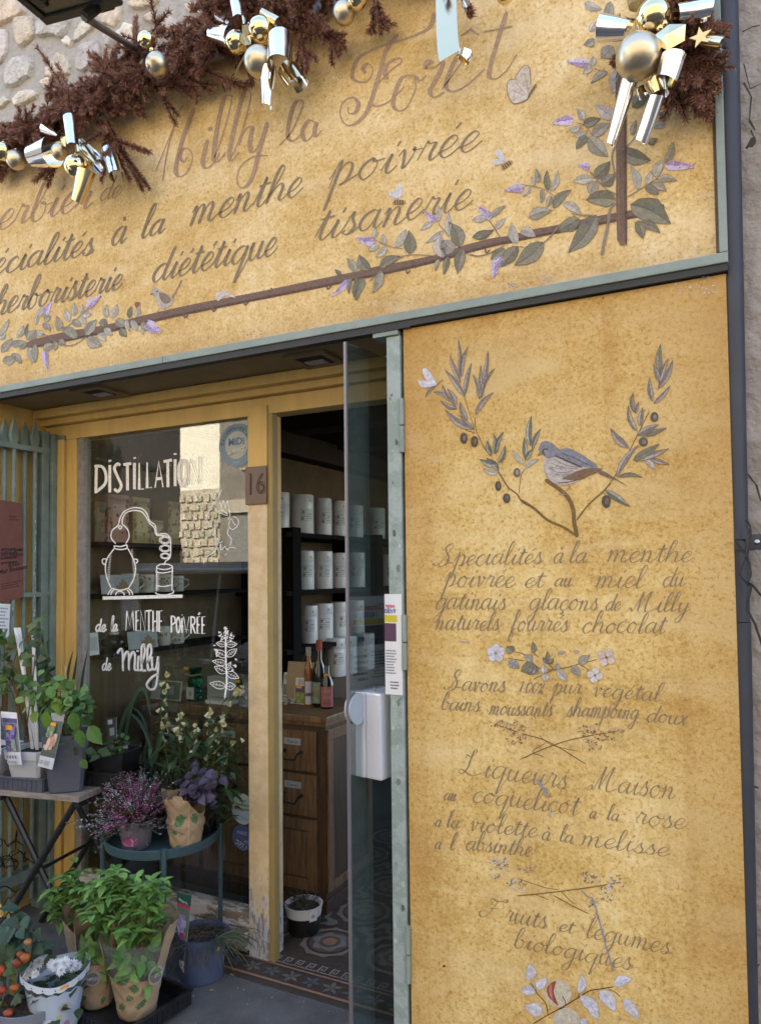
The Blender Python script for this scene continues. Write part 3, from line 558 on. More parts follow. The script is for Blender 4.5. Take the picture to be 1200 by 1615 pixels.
# ---- a round running hand, one glyph per letter (x-height = 1)
BW = [(.78,.84),(.52,1.0),(.18,.78),(.06,.36),(.26,.01),(.56,.22),(.79,.92)]
G = {
'a':(1.05,[BW,[(.8,1.),(.72,.3),(.85,.02),(1.1,.32)]]),'b':(.9,[[(0,.2),(.35,1.2),(.47,2.),(.32,2.2),(.16,1.7),(.1,.4),(.35,0),(.66,.3),(.6,.85),(.42,.88),(.7,.74),(.95,.8)]]),
'c':(.8,[[(.66,.78),(.5,1.),(.16,.75),(.08,.3),(.3,0),(.6,.1),(.86,.35)]]),'d':(1.05,[BW,[(.92,2.05),(.78,1.),(.71,.3),(.85,.02),(1.1,.32)]]),
'e':(.78,[[(0,.3),(.42,.45),(.62,.8),(.42,1.),(.16,.7),(.1,.3),(.3,0),(.56,.1),(.84,.4)]]),'f':(.68,[[(0,.2),(.4,1.2),(.52,2.),(.36,2.2),(.26,1.6),(.2,0),(.14,-.9),(.34,-1.),(.4,-.4),(.25,.05),(.72,.32)]]),
'g':(1.02,[BW,[(.8,1.),(.74,0),(.58,-.9),(.3,-1.1),(.14,-.8),(.5,-.3),(1.08,.32)]]),'h':(1.05,[[(0,.2),(.35,1.2),(.47,2.),(.32,2.2),(.17,1.6),(.1,0)],[(.1,.1),(.3,.75),(.55,1.),(.7,.72),(.66,.2),(.8,0),(1.1,.32)]]),
'i':(.55,[[(0,.2),(.26,1.),(.18,.3),(.32,0),(.6,.32)],[(.36,1.38),(.43,1.66)]]),'l':(.55,[[(0,.2),(.35,1.2),(.47,2.),(.32,2.2),(.17,1.6),(.12,.3),(.27,0),(.6,.32)]]),
'm':(1.4,[[(0,.7),(.15,1.),(.16,.5),(.1,0)],[(.1,.1),(.25,.75),(.45,1.),(.56,.72),(.5,0)],[(.5,.1),(.67,.75),(.87,1.),(.99,.72),(.93,.2),(1.08,0),(1.45,.32)]]),
'n':(1.0,[[(0,.7),(.15,1.),(.16,.5),(.1,0)],[(.1,.1),(.27,.75),(.5,1.),(.62,.72),(.56,.2),(.7,0),(1.05,.32)]]),
'o':(.9,[[(.46,1.),(.16,.76),(.07,.35),(.3,0),(.6,.25),(.66,.7),(.46,1.),(.55,.8),(.95,.8)]]),'p':(.95,[[(-.1,.35),(.2,1.25),(.13,0),(.02,-1.1)],[(.1,.2),(.3,.85),(.55,1.),(.7,.7),(.6,.15),(.35,0)],[(.35,0),(.6,.08),(1.,.32)]]),
'q':(1.05,[BW,[(.8,1.),(.72,0),(.64,-1.15),(.85,-.6),(1.1,.32)]]),'r':(.75,[[(0,.2),(.16,.95),(.2,1.12),(.3,.95),(.52,.92),(.44,.4),(.52,.05),(.8,.32)]]),
's':(.72,[[(0,.15),(.34,1.12),(.38,.75),(.56,.35),(.36,0),(.08,.12),(.2,.22)],[(.4,0),(.6,.1),(.78,.32)]]),'t':(.6,[[(0,.2),(.33,1.65),(.22,.4),(.36,0),(.65,.32)],[(.04,1.15),(.6,1.22)]]),
'u':(1.,[[(0,.6),(.13,1.),(.1,.35),(.26,0),(.5,.25),(.66,1.)],[(.67,1.),(.6,.3),(.75,0),(1.05,.32)]]),'v':(.8,[[(0,.7),(.15,1.),(.25,.4),(.3,0),(.52,.5),(.56,.97),(.5,.85),(.85,.82)]]),
'x':(.85,[[(0,.8),(.2,1.),(.36,.5),(.52,0),(.85,.3)],[(.68,1.),(.36,.5),(.02,0)]]),'y':(.95,[[(0,.6),(.13,1.),(.1,.35),(.26,0),(.5,.25),(.66,1.)],[(.67,1.),(.6,0),(.44,-.9),(.2,-1.05),(.08,-.75),(.4,-.25),(1.,.32)]]),
'1':(.5,[[(0,1.2),(.25,1.6),(.2,0)]]),'0':(.62,[[(.32,1.55),(.08,1.1),(.06,.4),(.25,0),(.5,.4),(.52,1.1),(.32,1.55)]]),'%':(.7,[[(.6,1.5),(.0,0)],[(.1,1.5),(-.05,1.3),(.08,1.1),(.22,1.3),(.1,1.5)],[(.52,.45),(.38,.22),(.52,.0),(.66,.22),(.52,.45)]]),
'S':(1.35,[[(-.45,.35),(-.35,.1),(.1,.25),(.55,1.2),(.85,2.05),(.6,2.25),(.25,1.8),(.45,1.3),(.75,.8),(.65,.2),(.2,0),(-.1,.4)],[(.7,.3),(1.3,.32)]]),
'L':(1.45,[[(-.05,1.35),(-.1,1.75),(.25,1.6),(.5,2.05),(.55,2.3),(.36,2.2),(.3,1.5),(.28,.6),(.08,.05),(-.25,.1),(-.15,.38),(.2,.2),(.75,-.05),(1.4,.3)]]),
'M':(1.95,[[(-.2,.1),(.0,.4),(.2,.1),(.55,1.3),(.7,2.05),(.62,1.),(.6,.1)],[(.62,.3),(1.,1.4),(1.3,2.05),(1.15,1.),(1.15,.2),(1.4,0),(1.95,.32)]]),
'F':(1.5,[[(-.5,.6),(-.75,.3),(-.5,-.1),(-.05,.2),(.25,1.),(.5,1.9)],[(-.2,1.7),(-.05,2.05),(.4,1.85),(.9,2.05),(1.15,2.3),(1.2,2.0),(.9,1.85)],[(.1,.95),(.5,1.),(.7,1.15)]]),
}
ACC = {'é':('e',[(.45,1.35),(.6,1.62)]),'à':('a',[(.42,1.65),(.56,1.35)]),'ê':('e',[(.2,1.35),(.42,1.65),(.62,1.35)]),'ç':('c',[(.36,-.05),(.44,-.25),(.24,-.4)]),'ï':('i',None)}
SCRIPT, SCRIPT2, TITLE = (.265,.205,.135), (.29,.22,.14), (.43,.295,.20)
def word(mb, txt, x0, y0, x1, y1, xh, col=SCRIPT, sl=.34, w=(.9,2.6), Y=-.0014, r_=0.5):
    gl = []; adv = 0
    for ch in txt:
        base, acc = (ch, None)
        if ch in ACC: base, acc = ACC[ch]
        wd, st = G[base]; st = list(st)
        if acc: st = st+[acc]
        gl.append((adv, st)); adv += wd
    u = Vector((x1-x0, y1-y0, 0)); Lg = u.length; u /= Lg; sx = Lg/adv; asc = 1.0
    rr = random.Random(txt)
    for a, st in gl:
        dy = rr.uniform(-.05,.05); kx = rr.uniform(.94,1.06); ky = rr.uniform(.93,1.07)
        for s in st:
            pts = []
            for (x, y) in s:
                yy = y if y <= 1 else 1+(y-1)*.86
                p = Vector((x0,y0,0))+u*((a+x*kx)*sx)+Vector((0,-1,0))*((yy*ky+dy)*xh)+u*((yy)*xh*sl)
                pts.append((p.x, p.y))
            if len(pts) == 2: stroke(mb, pts, w[0]*.45+w[1]*.4, w[1], col, Y)
            else: stroke(mb, pts, w[0], w[1], col, Y)
# title traced letter by letter
T1 = MB()
for p in ([(257,287),(264,240),(279,185),(290,165)],[(307,170),(290,215),(278,262),(282,278),(295,272),(304,250),(298,235),(288,236),(284,248),(291,255),(295,247)],[(328,220),(320,253),(325,265),(337,257),(347,240)],[(331,200),(333,206)],
  [(338,250),(353,207),(365,160),(362,150),(353,157),(343,200),(337,247),(343,255),(356,240)],[(365,247),(380,213),(395,157),(392,142),(383,150),(370,200),(362,240),(365,253),(377,240)],[(377,230),(385,207),(398,200),(394,225),(397,240),(407,230),(422,192)],[(422,192),(410,233),(400,273),(387,295),(375,290),(377,267),(397,248),(423,245)],
  [(440,230),(460,207),(478,167),(473,158),(463,167),(455,200),(455,218),(463,222),(477,210)],[(497,193),(487,190),(477,207),(482,222),(493,213),(500,192)],[(500,192),(496,207),(499,215),(507,205)],
  [(685,20),(677,43),(647,58),(600,73),(567,90),(555,117),(563,128),(580,127),(588,110),(580,100),(572,108),(577,115)],[(628,53),(610,77),(602,103),(593,133),(580,173),(563,193),(547,197),(537,183),(540,163),(555,153),(565,163),(560,177),(550,178),(549,168)],
  [(597,130),(617,110),(633,97),(627,91),(610,102),(607,117),(612,125)],[(580,160),(593,167),(613,160),(637,137)],[(653,118),(633,123),(620,157),(625,173),(640,170),(655,140),(653,120),(662,127),(673,118)],
  [(667,104),(673,95),(679,97),(671,106),(684,106),(699,97),(689,122),(678,142),(684,153),(700,145)],[(696,142),(728,98),(744,87),(737,82),(719,92),(703,133),(714,144),(737,133),(764,108)],[(799,18),(783,69),(771,115),(781,124),(799,110),(815,85)]):
    stroke(T1, p, 2.2, 7.0, TITLE, k=7)
stroke(T1, [(245,272),(262,230),(280,187)], 1.6, 2, TITLE); stroke(T1, [(726,57),(742,46),(755,55)], 4.5, 5, TITLE, smooth=False); stroke(T1, [(762,50),(785,46),(808,41)], 3, 3, TITLE)
word(T1, 'erbier', -6, 364, 142, 329, 30, TITLE, w=(1.8,5.4)); word(T1, 'de', 156, 318, 188, 310, 19, TITLE, w=(1.2,2.6))
T1.build('title_lettering', M['script'], S1)
T2 = MB()
for a in (('écialités',-12,436,146,400,24),('à',174,389,198,383,26),('la',221,377,258,367,24),('menthe',297,359,474,306,28),('poivrée',520,296,753,235,30),('herboristerie',-12,499,190,457,24),('diététique',238,446,434,402,26),('tisanerie',494,382,740,327,29)):
    word(T2, a[0], *a[1:6], w=(1.9,4.9))
stroke(T2, [(518,298),(530,270)], 1.5, 2, SCRIPT); T2.build('description_lettering', M['script'], S1)
T3 = MB()
LINES = [[('Spécialités',690,893,853,889,17),('à',871,889,888,888,16),('la',896,888,924,887,17),('menthe',955,887,1090,886,18)],
 [('poivrée',700,925,809,927,18),('et',825,927,855,926,15),('au',873,925,901,925,13),('miel',937,927,1012,927,18),('du',1043,925,1078,925,16)],
 [('gatinais',685,961,796,962,17),('glaçons',833,961,942,963,17),('de',953,963,976,963,15),('Milly',992,965,1086,965,16)],
 [('naturels',685,993,786,994,16),('fourrés',803,995,894,996,16),('chocolat',916,998,1047,999,17)],
 [('Savons',706,1088,796,1092,15),('1',816,1092,824,1092,12),('0',827,1092,836,1093,12),('0',837,1093,846,1093,12),('%',848,1094,856,1094,11),('pur',871,1094,916,1095,14),('végétal',933,1098,1040,1107,15)],
 [('bains',694,1119,755,1123,14),('moussants',770,1127,869,1130,14),('shampoing',892,1130,1006,1134,15),('doux',1018,1138,1083,1144,15)],
 [('Liqueurs',728,1221,893,1245,20),('Maison',930,1245,1062,1261,20)],
 [('au',699,1262,719,1264,12),('coquelicot',743,1265,910,1286,18),('a',928,1290,940,1292,12),('la',956,1292,975,1296,13),('rose',1001,1299,1079,1309,17)],
 [('a',685,1303,695,1305,12),('la',703,1304,723,1307,14),('violette',739,1309,845,1322,15),('à',853,1324,867,1327,14),('la',881,1326,903,1331,14),('melisse',914,1333,1053,1351,16)],
 [('a',685,1338,695,1340,12),('l',708,1340,716,1342,14),('absinthe',733,1340,838,1351,15)],
 [('Fruits',768,1446,860,1466,17),('et',880,1468,903,1473,12),('légumes',922,1478,1054,1506,18)],[('biologiques',808,1494,994,1530,17)]]
NAMES = ['specialities_lettering']*4+['soaps_lettering']*2+['liqueurs_lettering']*4+['produce_lettering']*2
for nm in ('specialities_lettering','soaps_lettering','liqueurs_lettering','produce_lettering'):
    mb = MB()
    for l, n_ in zip(LINES, NAMES):
        if n_ == nm:
            for a in l: word(mb, a[0], *a[1:6], col=SCRIPT2, w=(1.0,2.7), sl=.30)
    mb.build(nm, M['script'], S2)
# ---- painted leaves
SH = [((.20,.19,.14),(.275,.26,.20)),((.31,.295,.24),(.41,.385,.32)),((.46,.43,.38),(.56,.53,.48)),((.40,.30,.50),(.60,.53,.70)),((.24,.21,.185),(.42,.37,.34)),((.62,.62,.72),(.68,.67,.74)),((.16,.175,.125),(.40,.39,.34))]
def pleaf(mb, x0, y0, x1, y1, w, s, Y=-.0018):
    a = Vector((x0,y0,0)); b = Vector((x1,y1,0)); d = b-a; L = d.length; d /= L; n = Vector((-d.y,d.x,0)); dk, lt = SH[s]
    if rnd.random() < .5: dk, lt = lt, dk
    LAY[0] = (LAY[0]+1) % 9; y = Y-LAY[0]*.00005; cv = rnd.uniform(-.12,.12)
    T_ = [0,.12,.3,.5,.7,.86,1]; Wd = [0,.62,.98,1.0,.72,.36,0]
    if s == 3: Wd = [.3,.9,1.0,.8,.55,.34,.05]
    mid = [a+d*L*t+n*(cv*L*math.sin(math.pi*t)) for t in T_]
    e1 = [m_+n*(w/2*q*rnd.uniform(.86,1.1)) for m_, q in zip(mid, Wd)]; e2 = [m_-n*(w/2*q*rnd.uniform(.86,1.1)) for m_, q in zip(mid, Wd)]
    dk = jit(dk,.12); lt = jit(lt,.12)
    if s in (4,6): e1 = [m_+(p-m_)*.78 for m_, p in zip(mid, e1)]; e2 = [m_+(p-m_)*.78 for m_, p in zip(mid, e2)]
    for i in range(6):
        for e, c in ((e1,dk),(e2,lt)):
            q = [mid[i],mid[i+1],e[i+1],e[i]]
            mb.face([onY(p.x,p.y,y) for p in q], jit(c,.06))
    if s == 3:
        for _ in range(12):
            t = rnd.random(); p = a+d*L*t+n*rnd.uniform(-.5,.5)*w*(1-.7*t); r = max(.6,w*.09)
            mb.face([onY(p.x+r*math.cos(k),p.y+r*math.sin(k),y-.0002) for k in (0,1.3,2.6,3.9,5.2)], rnd.choice([(.66,.60,.76),(.30,.20,.42),(.55,.45,.66)]))
    elif w > 3.2:
        ov = [(p.x,p.y) for p in e1]+[(p.x,p.y) for p in e2[::-1]]
        c2 = tuple(q*.75 for q in SH[s][0])
        stroke(mb, [(p.x,p.y) for p in mid], max(.5,w*.035), max(.6,w*.045), c2, y-.0003, 2, cal=False); stroke(mb, ov, .7, .8, c2, y-.0003, 1, smooth=False, cal=False)
def leaves(mb, data, k, ox, oy):
    for d in data: pleaf(mb, d[0]/k+ox, d[1]/k+oy, d[2]/k+ox, d[3]/k+oy, d[4]/k, d[5])
def poly(mb, pts, col, Y=-.0022, k=1, ox=0, oy=0, sm=True):
    p = [(x/k+ox, y/k+oy) for x, y in pts]
    if sm: p = [(q.x,q.y) for q in spline(p+[p[0]], 4)][:-1]
    c = Vector((sum(q[0] for q in p)/len(p), sum(q[1] for q in p)/len(p), 0)); LAY[0] = (LAY[0]+1) % 9; y = Y-LAY[0]*.00004
    for i in range(len(p)): mb.face([onY(c.x,c.y,y), onY(*p[i],y), onY(*p[(i+1)%len(p)],y)], jit(col,.05))
def line(mb, pts, w, col, k=1, ox=0, oy=0, Y=-.0026): stroke(mb, [(x/k+ox, y/k+oy) for x, y in pts], w, w, col, Y, 5, cal=False)
A_ = [(10,620,80,535,50,1),(20,680,105,650,60,1),(75,630,140,695,45,1),(75,580,125,545,45,1),(120,590,175,560,60,1),(110,530,150,450,38,2),(170,540,230,480,60,1),(170,530,180,440,20,0),(185,590,205,690,60,2),(225,570,225,690,42,1),(275,510,230,490,40,2),(275,610,350,575,45,1),(350,555,350,610,40,1),(375,545,415,570,40,1),(370,490,360,395,45,1),(435,430,410,350,40,2),(490,530,390,465,60,1),(455,420,515,455,45,1),(465,395,470,310,34,2),(510,370,520,320,24,2),(510,375,580,380,50,2),(505,400,545,440,45,2),(540,515,610,415,65,1),(550,530,645,580,75,1),(620,505,670,550,50,2),(660,470,710,515,45,2),(650,410,670,470,50,0),(670,405,675,320,35,2),(700,405,740,320,45,2),(730,420,790,460,55,1),(760,470,800,525,45,0),(800,415,820,490,32,2),(830,420,865,490,45,2),(815,405,830,335,34,0),(860,400,880,330,34,2),(900,430,920,490,40,1),(895,470,905,510,20,2),(230,450,245,385,24,2),(270,440,320,490,35,1),(0,520,60,410,30,2),(0,540,40,510,25,2),(280,420,320,395,45,1),(240,400,280,340,40,2),(290,385,330,305,44,3),(550,340,640,265,58,3),(285,612,305,740,44,3),(925,440,1020,495,76,3)]
B_ = [(165,485,120,450,28,0),(265,470,200,375,55,1),(350,455,285,350,80,0),(420,440,565,360,60,0),(235,500,215,615,30,0),(265,500,245,635,30,0),(310,505,265,660,80,0),(435,455,375,610,55,1),(530,300,600,175,55,2),(625,345,620,185,80,0),(455,280,445,210,34,2),(420,285,350,330,40,2),(465,295,395,365,45,2),(385,240,395,170,30,2),(885,365,855,485,44,0),(825,380,800,460,28,1),(985,310,950,480,70,0),(850,370,830,210,90,2),(960,300,890,130,95,0),(885,230,890,60,40,2),(920,330,840,255,110,1),(855,185,735,270,34,2),(810,130,825,20,40,2),(780,130,700,185,35,2),(1050,230,1190,180,55,0),(1140,100,1045,115,50,2),(390,260,262,235,66,3),(800,125,722,55,52,3),(220,520,95,635,48,3),(1165,105,1090,30,54,3)]
C_ = [(30,1050,225,985,65,0),(195,860,340,745,50,1),(240,970,345,865,50,2),(450,1110,400,905,90,2),(480,975,625,1040,100,2),(340,1155,200,1260,80,0),(460,1130,300,1325,120,0),(705,1090,425,1310,155,0),(1040,870,835,990,135,0),(560,855,780,790,105,1),(790,770,965,595,90,0),(605,560,580,470,34,2),(655,530,630,400,55,1),(745,600,735,410,60,0),(760,610,835,410,60,2),(680,590,680,720,50,1),(770,650,730,760,60,1),(580,570,505,660,40,2),(885,720,1060,830,85,2),(1200,830,935,1190,175,0),(1165,485,975,515,90,2),(515,570,325,605,85,3),(205,850,90,755,85,3),(300,1230,225,1440,95,3),(1130,395,1030,360,66,3)]
D_ = [(300,700,440,840,110,1),(290,690,215,785,60,0),(330,690,455,600,80,1),(265,615,390,570,65,0),(270,580,220,500,55,2),(165,650,250,620,45,2),(200,690,295,655,40,2),(490,570,345,475,90,2),(610,490,735,405,85,0),(530,790,745,865,120,0),(340,990,455,870,90,0),(390,1030,490,960,85,0),(360,1010,320,1120,75,1),(650,1075,600,905,62,2),(715,1035,745,940,50,2),(770,980,825,860,66,2),(845,880,905,735,50,1),(790,1000,930,1010,55,1),(755,1030,855,1085,55,1),(700,1050,800,1105,60,0),(495,1140,285,1145,120,0),(600,1175,885,1315,175,0),(650,1290,690,1420,75,0),(670,1300,810,1380,65,0),(435,235,320,320,48,1),(545,210,470,390,115,2),(320,200,340,130,44,2),(265,240,335,215,44,2),(610,690,640,580,44,1),(760,630,850,610,50,2),(715,740,790,710,50,0),(800,540,880,540,44,0),(480,60,390,140,95,1),(305,175,150,165,75,3),(195,580,45,605,75,3),(310,910,230,905,50,3),(845,900,1055,910,75,3)]
BRK, BRK2 = (.19,.125,.10), (.125,.08,.065)
mb = MB()
stroke(mb, [(41,545),(105,529),(165,519),(222,505),(300,487),(400,468),(500,447),(568,433),(600,425),(649,416),(694,406),(733,393),(780,381),(802,378),(840,368),(878,361),(947,346),(1003,336),(1047,325)], 12.5, 12.5, BRK, -.0012, 4, cal=False)
stroke(mb, [(45,549),(165,524),(300,493),(500,453),(649,421),(780,386),(878,366),(1003,341),(1046,331)], 4, 4, BRK2, -.0016, 4, cal=False)
stroke(mb, [(978,110),(978,180),(979,260),(979,330),(981,387)], 16, 16, BRK, -.0022, 4, cal=False); stroke(mb, [(985,110),(986,260),(987,386)], 3.5, 3.5, BRK2, -.0027, 4, cal=False); stroke(mb, [(974,120),(974,260),(976,380)], 2, 2, (.24,.17,.14), -.0027, 4, cal=False)
for x, y in ((385,474),(290,494),(335,484),(515,449),(640,424),(765,392)): stroke(mb, [(x,y),(x+2,y+7),(x+7,y+2)], 2.5, 3, BRK, -.0016)
stroke(mb, [(425,462),(429,454)], 3, 3, BRK); mb.build('painted_branch', M['mural'], S1)
mb = MB(); SG = (.27,.22,.17)
for (p, w_, k, ox, oy) in (([(390,490),(520,380),(560,345)],1.6,4,0,400),([(260,505),(310,520),(360,560),(420,580),(480,570),(550,520)],1.6,4,0,400),([(385,245),(480,290),(580,310)],1.4,4.286,500,320),([(450,440),(560,370),(640,350),(820,360)],1.5,4.286,500,320),([(1010,345),(1080,360),(1150,345),(1200,320)],1.5,4.286,500,320),([(820,140),(880,210)],1.4,4.286,500,320),([(440,460),(400,490),(350,530)],1.5,4.286,500,320),
   ([(185,880),(230,950),(295,1050)],2.2,6,740,200),([(520,550),(640,570),(740,610),(820,670)],1.5,6,740,200),([(700,1100),(780,1020),(860,920)],2.2,6,740,200),([(0,1200),(80,1220),(200,1190),(330,1120)],1.6,6,740,200),([(360,1150),(440,1130),(520,1140)],1.6,6,740,200),([(960,820),(1050,835),(1200,840)],1.8,6,740,200),
   ([(220,600),(280,620),(330,690)],1.4,4.488,860,60),([(500,750),(470,830),(480,920),(500,990)],3,4.488,860,60),([(310,940),(370,1010),(430,1070),(500,1105)],2,4.488,860,60),([(580,1125),(700,1050),(790,990),(835,910)],2,4.488,860,60),([(495,1165),(455,1220),(440,1330),(415,1440),(395,1540)],5,4.488,860,60),([(250,1250),(330,1255),(390,1290)],1.6,4.488,860,60),([(540,790),(600,740),(640,690)],1.8,4.488,860,60),([(340,210),(380,230),(430,235)],1.3,4.488,860,60)):
    line(mb, p, w_, SG, k, ox, oy)
leaves(mb, A_, 4, 0, 400); leaves(mb, B_, 4.286, 500, 320); leaves(mb, C_, 6, 740, 200); leaves(mb, D_, 4.488, 860, 60)
for d in ((921,4,948,14,14,2),(962,2,955,36,15,1),(938,62,920,70,12,1),(1040,190,1055,178,9,2),(930,50,942,34,10,2)): pleaf(mb, *d)
mb.build('painted_foliage', M['mural'], S1)
mb = MB(); WH = (.62,.58,.57)
poly(mb, [(985,300),(1000,235),(1040,245),(1090,285),(1080,320),(1050,342),(1015,345)], (.50,.46,.42), k=4, oy=400); poly(mb, [(955,240),(970,215),(1000,225),(1010,260),(985,275)], (.45,.42,.40), k=4, oy=400); poly(mb, [(1005,245),(1040,250),(1080,285),(1060,315),(1030,310),(1010,280)], (.27,.20,.14), k=4, oy=400, Y=-.0026)
line(mb, [(1085,280),(1120,220),(1148,165)], 2.2, (.28,.22,.19), 4, 0, 400); line(mb, [(970,250),(950,258)], 1.6, (.12,.1,.08), 4, 0, 400); line(mb, [(985,240),(998,236)], 1.6, (.1,.08,.07), 4, 0, 400); line(mb, [(1005,345),(990,385)], 1, (.35,.25,.2), 4, 0, 400); line(mb, [(1040,345),(1045,370)], 1, (.35,.25,.2), 4, 0, 400)
mb.build('painted_bird', M['mural'], S1)
mb = MB(); poly(mb, [(340,465),(352,458),(362,462),(372,470),(356,466),(344,475)], WH)
poly(mb, [(855,310),(880,300),(888,320),(865,370),(870,340),(850,330)], (.50,.46,.42), k=4, oy=400); poly(mb, [(850,320),(860,305),(882,308),(880,328),(862,342)], (.35,.10,.05), k=4, oy=400, Y=-.0027)
mb.build('painted_bud', M['mural'], S1)
mb = MB(); k, ox, oy = 2.182, 650, 0
poly(mb, [(352,268),(370,240),(390,224),(404,240),(406,290),(402,325),(385,300)], (.60,.52,.44), k=k, ox=ox); poly(mb, [(328,280),(352,274),(385,300),(400,332),(388,345),(348,355),(328,322)], (.66,.59,.52), k=k, ox=ox, Y=-.0026)
line(mb, [(352,268),(370,240),(390,224),(404,240),(406,290)], 1, (.2,.15,.12), k, ox); line(mb, [(402,330),(388,345),(348,355),(328,322),(328,280),(352,274)], 1, (.22,.17,.13), k, ox, Y=-.003); line(mb, [(398,335),(412,310),(426,288)], 3, (.18,.13,.10), k, ox, Y=-.003)
for a in ((360,290,390,325),(345,310,385,330),(385,250,398,310)): line(mb, [(a[0],a[1]),(a[2],a[3])], .8, (.35,.28,.22), k, ox, Y=-.003)
mb.build('painted_butterfly', M['mural'], S1)
for (cx, cy, s, rot) in ((794,255,1.,-.5),(628,312,1.,.1)):
    mb = MB(); c_, s_ = math.cos(rot), math.sin(rot)
    def tr(p): return [(cx+(x*c_-y*s_)*s, cy+(x*s_+y*c_)*s) for x, y in p]
    poly(mb, tr([(-2,2),(-14,-2),(-15,-9),(-8,-9),(0,-2)]), (.62,.62,.68)); poly(mb, tr([(0,0),(-6,-14),(-1,-21),(5,-16),(4,-3)]), (.64,.64,.70), Y=-.0026)
    poly(mb, tr([(-8,6),(0,2),(10,3),(12,7),(2,10),(-8,10)]), (.40,.27,.14), Y=-.003)
    for q in (-5,-1,3,7): line(mb, tr([(q,3),(q+1,10)]), 1.4, (.07,.045,.03), Y=-.0034)
    mb.build('painted_bee', M['mural'], S1)
# flaked and scuffed spots on the fascia and panel
mb = MB()
def scuffs(n, x0, y0, x1, y1, col, r0=.8, r1=3.2):
    for _ in range(n):
        x, y = rnd.uniform(x0,x1), rnd.uniform(y0,y1); r = rnd.uniform(r0,r1); a0 = rnd.uniform(0,6); e = rnd.uniform(.3,.9)
        mb.face([onY(x+r*rnd.uniform(.5,1)*math.cos(a0+q), y+r*e*rnd.uniform(.5,1)*math.sin(a0+q), -.0012) for q in (0,.9,1.8,2.8,3.7,4.6,5.5)], jit(col,.1))
scuffs(26, 1095, 302, 1128, 316, (.60,.52,.42)); scuffs(20, 850, 432, 872, 444, (.55,.48,.42)); scuffs(8, 800, 446, 812, 454, (.40,.35,.34)); scuffs(30, 340, 462, 372, 474, (.60,.52,.46), .6, 2.4); scuffs(10, 620, 472, 660, 482, (.45,.36,.30)); scuffs(14, 380, 520, 470, 545, (.34,.25,.2)); scuffs(8, 1085, 392, 1110, 398, (.62,.56,.48))
mb.build('chipped_spots', M['mural'], S1)
mb = MB(); scuffs(34, 1055, 447, 1128, 463, (.60,.54,.46)); scuffs(14, 1100, 435, 1118, 442, (.42,.37,.33)); scuffs(22, 870, 452, 960, 470, (.09,.05,.025), .8, 2.4); scuffs(5, 680, 722, 690, 730, (.45,.40,.34)); scuffs(3, 698, 1523, 701, 1526, (.05,.04,.04), 2, 3); scuffs(3, 884, 968, 888, 972, (.15,.15,.17)); scuffs(3,1108,760,1112,764,(.6,.55,.5))
scuffs(10, 860, 612, 880, 628, (.58,.45,.27)); mb.build('chipped_spots', M['mural'], S2)
# ---- panel: olive branches and bird
k1, e1x, e1y = 4.75, 640, 520; k2, e2x, e2y = 4.615, 820, 520
mb = MB(); OL = (.20,.125,.05)
for p, w_ in (([(440,505),(470,610),(515,750)],.9),([(515,650),(525,750),(545,800),(590,890),(640,950)],1.3),([(690,1060),(720,1110),(770,1185),(830,1230),(870,1290),(960,1340),(1045,1420)],2.4),([(890,1040),(860,1100),(845,1230)],1.2),([(440,750),(520,775)],1.1),([(690,1110),(700,1135)],.9),([(770,1190),(758,1220)],.9)): line(mb, p, w_, OL, k1, e1x, e1y, -.0013)
mb.build('painted_olive_stem', M['mural'], S2); mb = MB()
for p, w_ in (([(0,1235),(100,1300),(200,1385),(320,1440),(410,1500)],4),([(415,1510),(392,1400),(385,1310),(345,1220),(270,1150),(180,1090)],6.5),([(410,1385),(500,1270),(600,1180),(660,1110)],2.6),([(660,1110),(720,1010),(800,870),(860,750),(940,590)],1.4),([(600,1180),(615,1200)],1)): line(mb, p, w_, OL, k2, e2x, e2y, -.0013)
mb.build('painted_olive_stem', M['mural'], S2)
mb = MB()
leaves(mb, [(400,340,392,65,30,4),(415,360,465,125,38,4),(410,400,330,190,42,4),(440,505,290,300,50,4),(440,490,490,250,42,4),(550,520,500,335,44,4),(555,480,560,265,32,4),(580,420,615,160,36,4),(565,510,665,290,36,4),(520,640,655,470,44,4),(370,580,310,440,54,4),(330,540,270,410,34,4),(320,520,205,465,36,4),(380,590,260,530,44,4),(500,745,295,600,64,4),(460,680,405,540,50,4),(510,750,400,640,34,4),(225,420,145,505,22,4),
 (640,940,610,830,48,6),(660,930,655,780,48,6),(670,930,730,765,44,6),(690,1000,740,865,48,6),(690,1010,550,970,64,6),(690,1070,575,1040,42,2),(695,1060,600,960,52,6),(890,960,885,810,48,6),(930,870,940,645,54,6),(945,890,1010,740,44,6),(880,1010,800,900,34,2),(890,1040,995,970,38,2),(890,980,955,890,44,6)], k1, e1x, e1y)
leaves(mb, [(1010,310,1020,105,44,0),(1010,380,970,250,44,4),(1010,400,1080,210,44,4),(1000,430,1110,220,50,4),(960,520,940,350,50,4),(970,540,1090,405,38,4),(850,740,785,550,50,4),(825,600,820,460,32,0),(835,610,860,525,32,4),(870,700,890,565,50,4),(850,770,1005,690,66,4),(860,760,1065,715,44,0),(790,860,655,715,66,4),(820,950,1010,830,54,0),(820,950,1080,865,60,4),(940,940,1085,980,42,4),(910,950,980,1020,42,2),(700,1070,860,840,56,4),(710,1070,890,1075,28,0),(615,1165,800,1290,60,6)], k2, e2x, e2y)
mb.build('painted_olive_leaves', M['mural'], S2)
mb = MB()
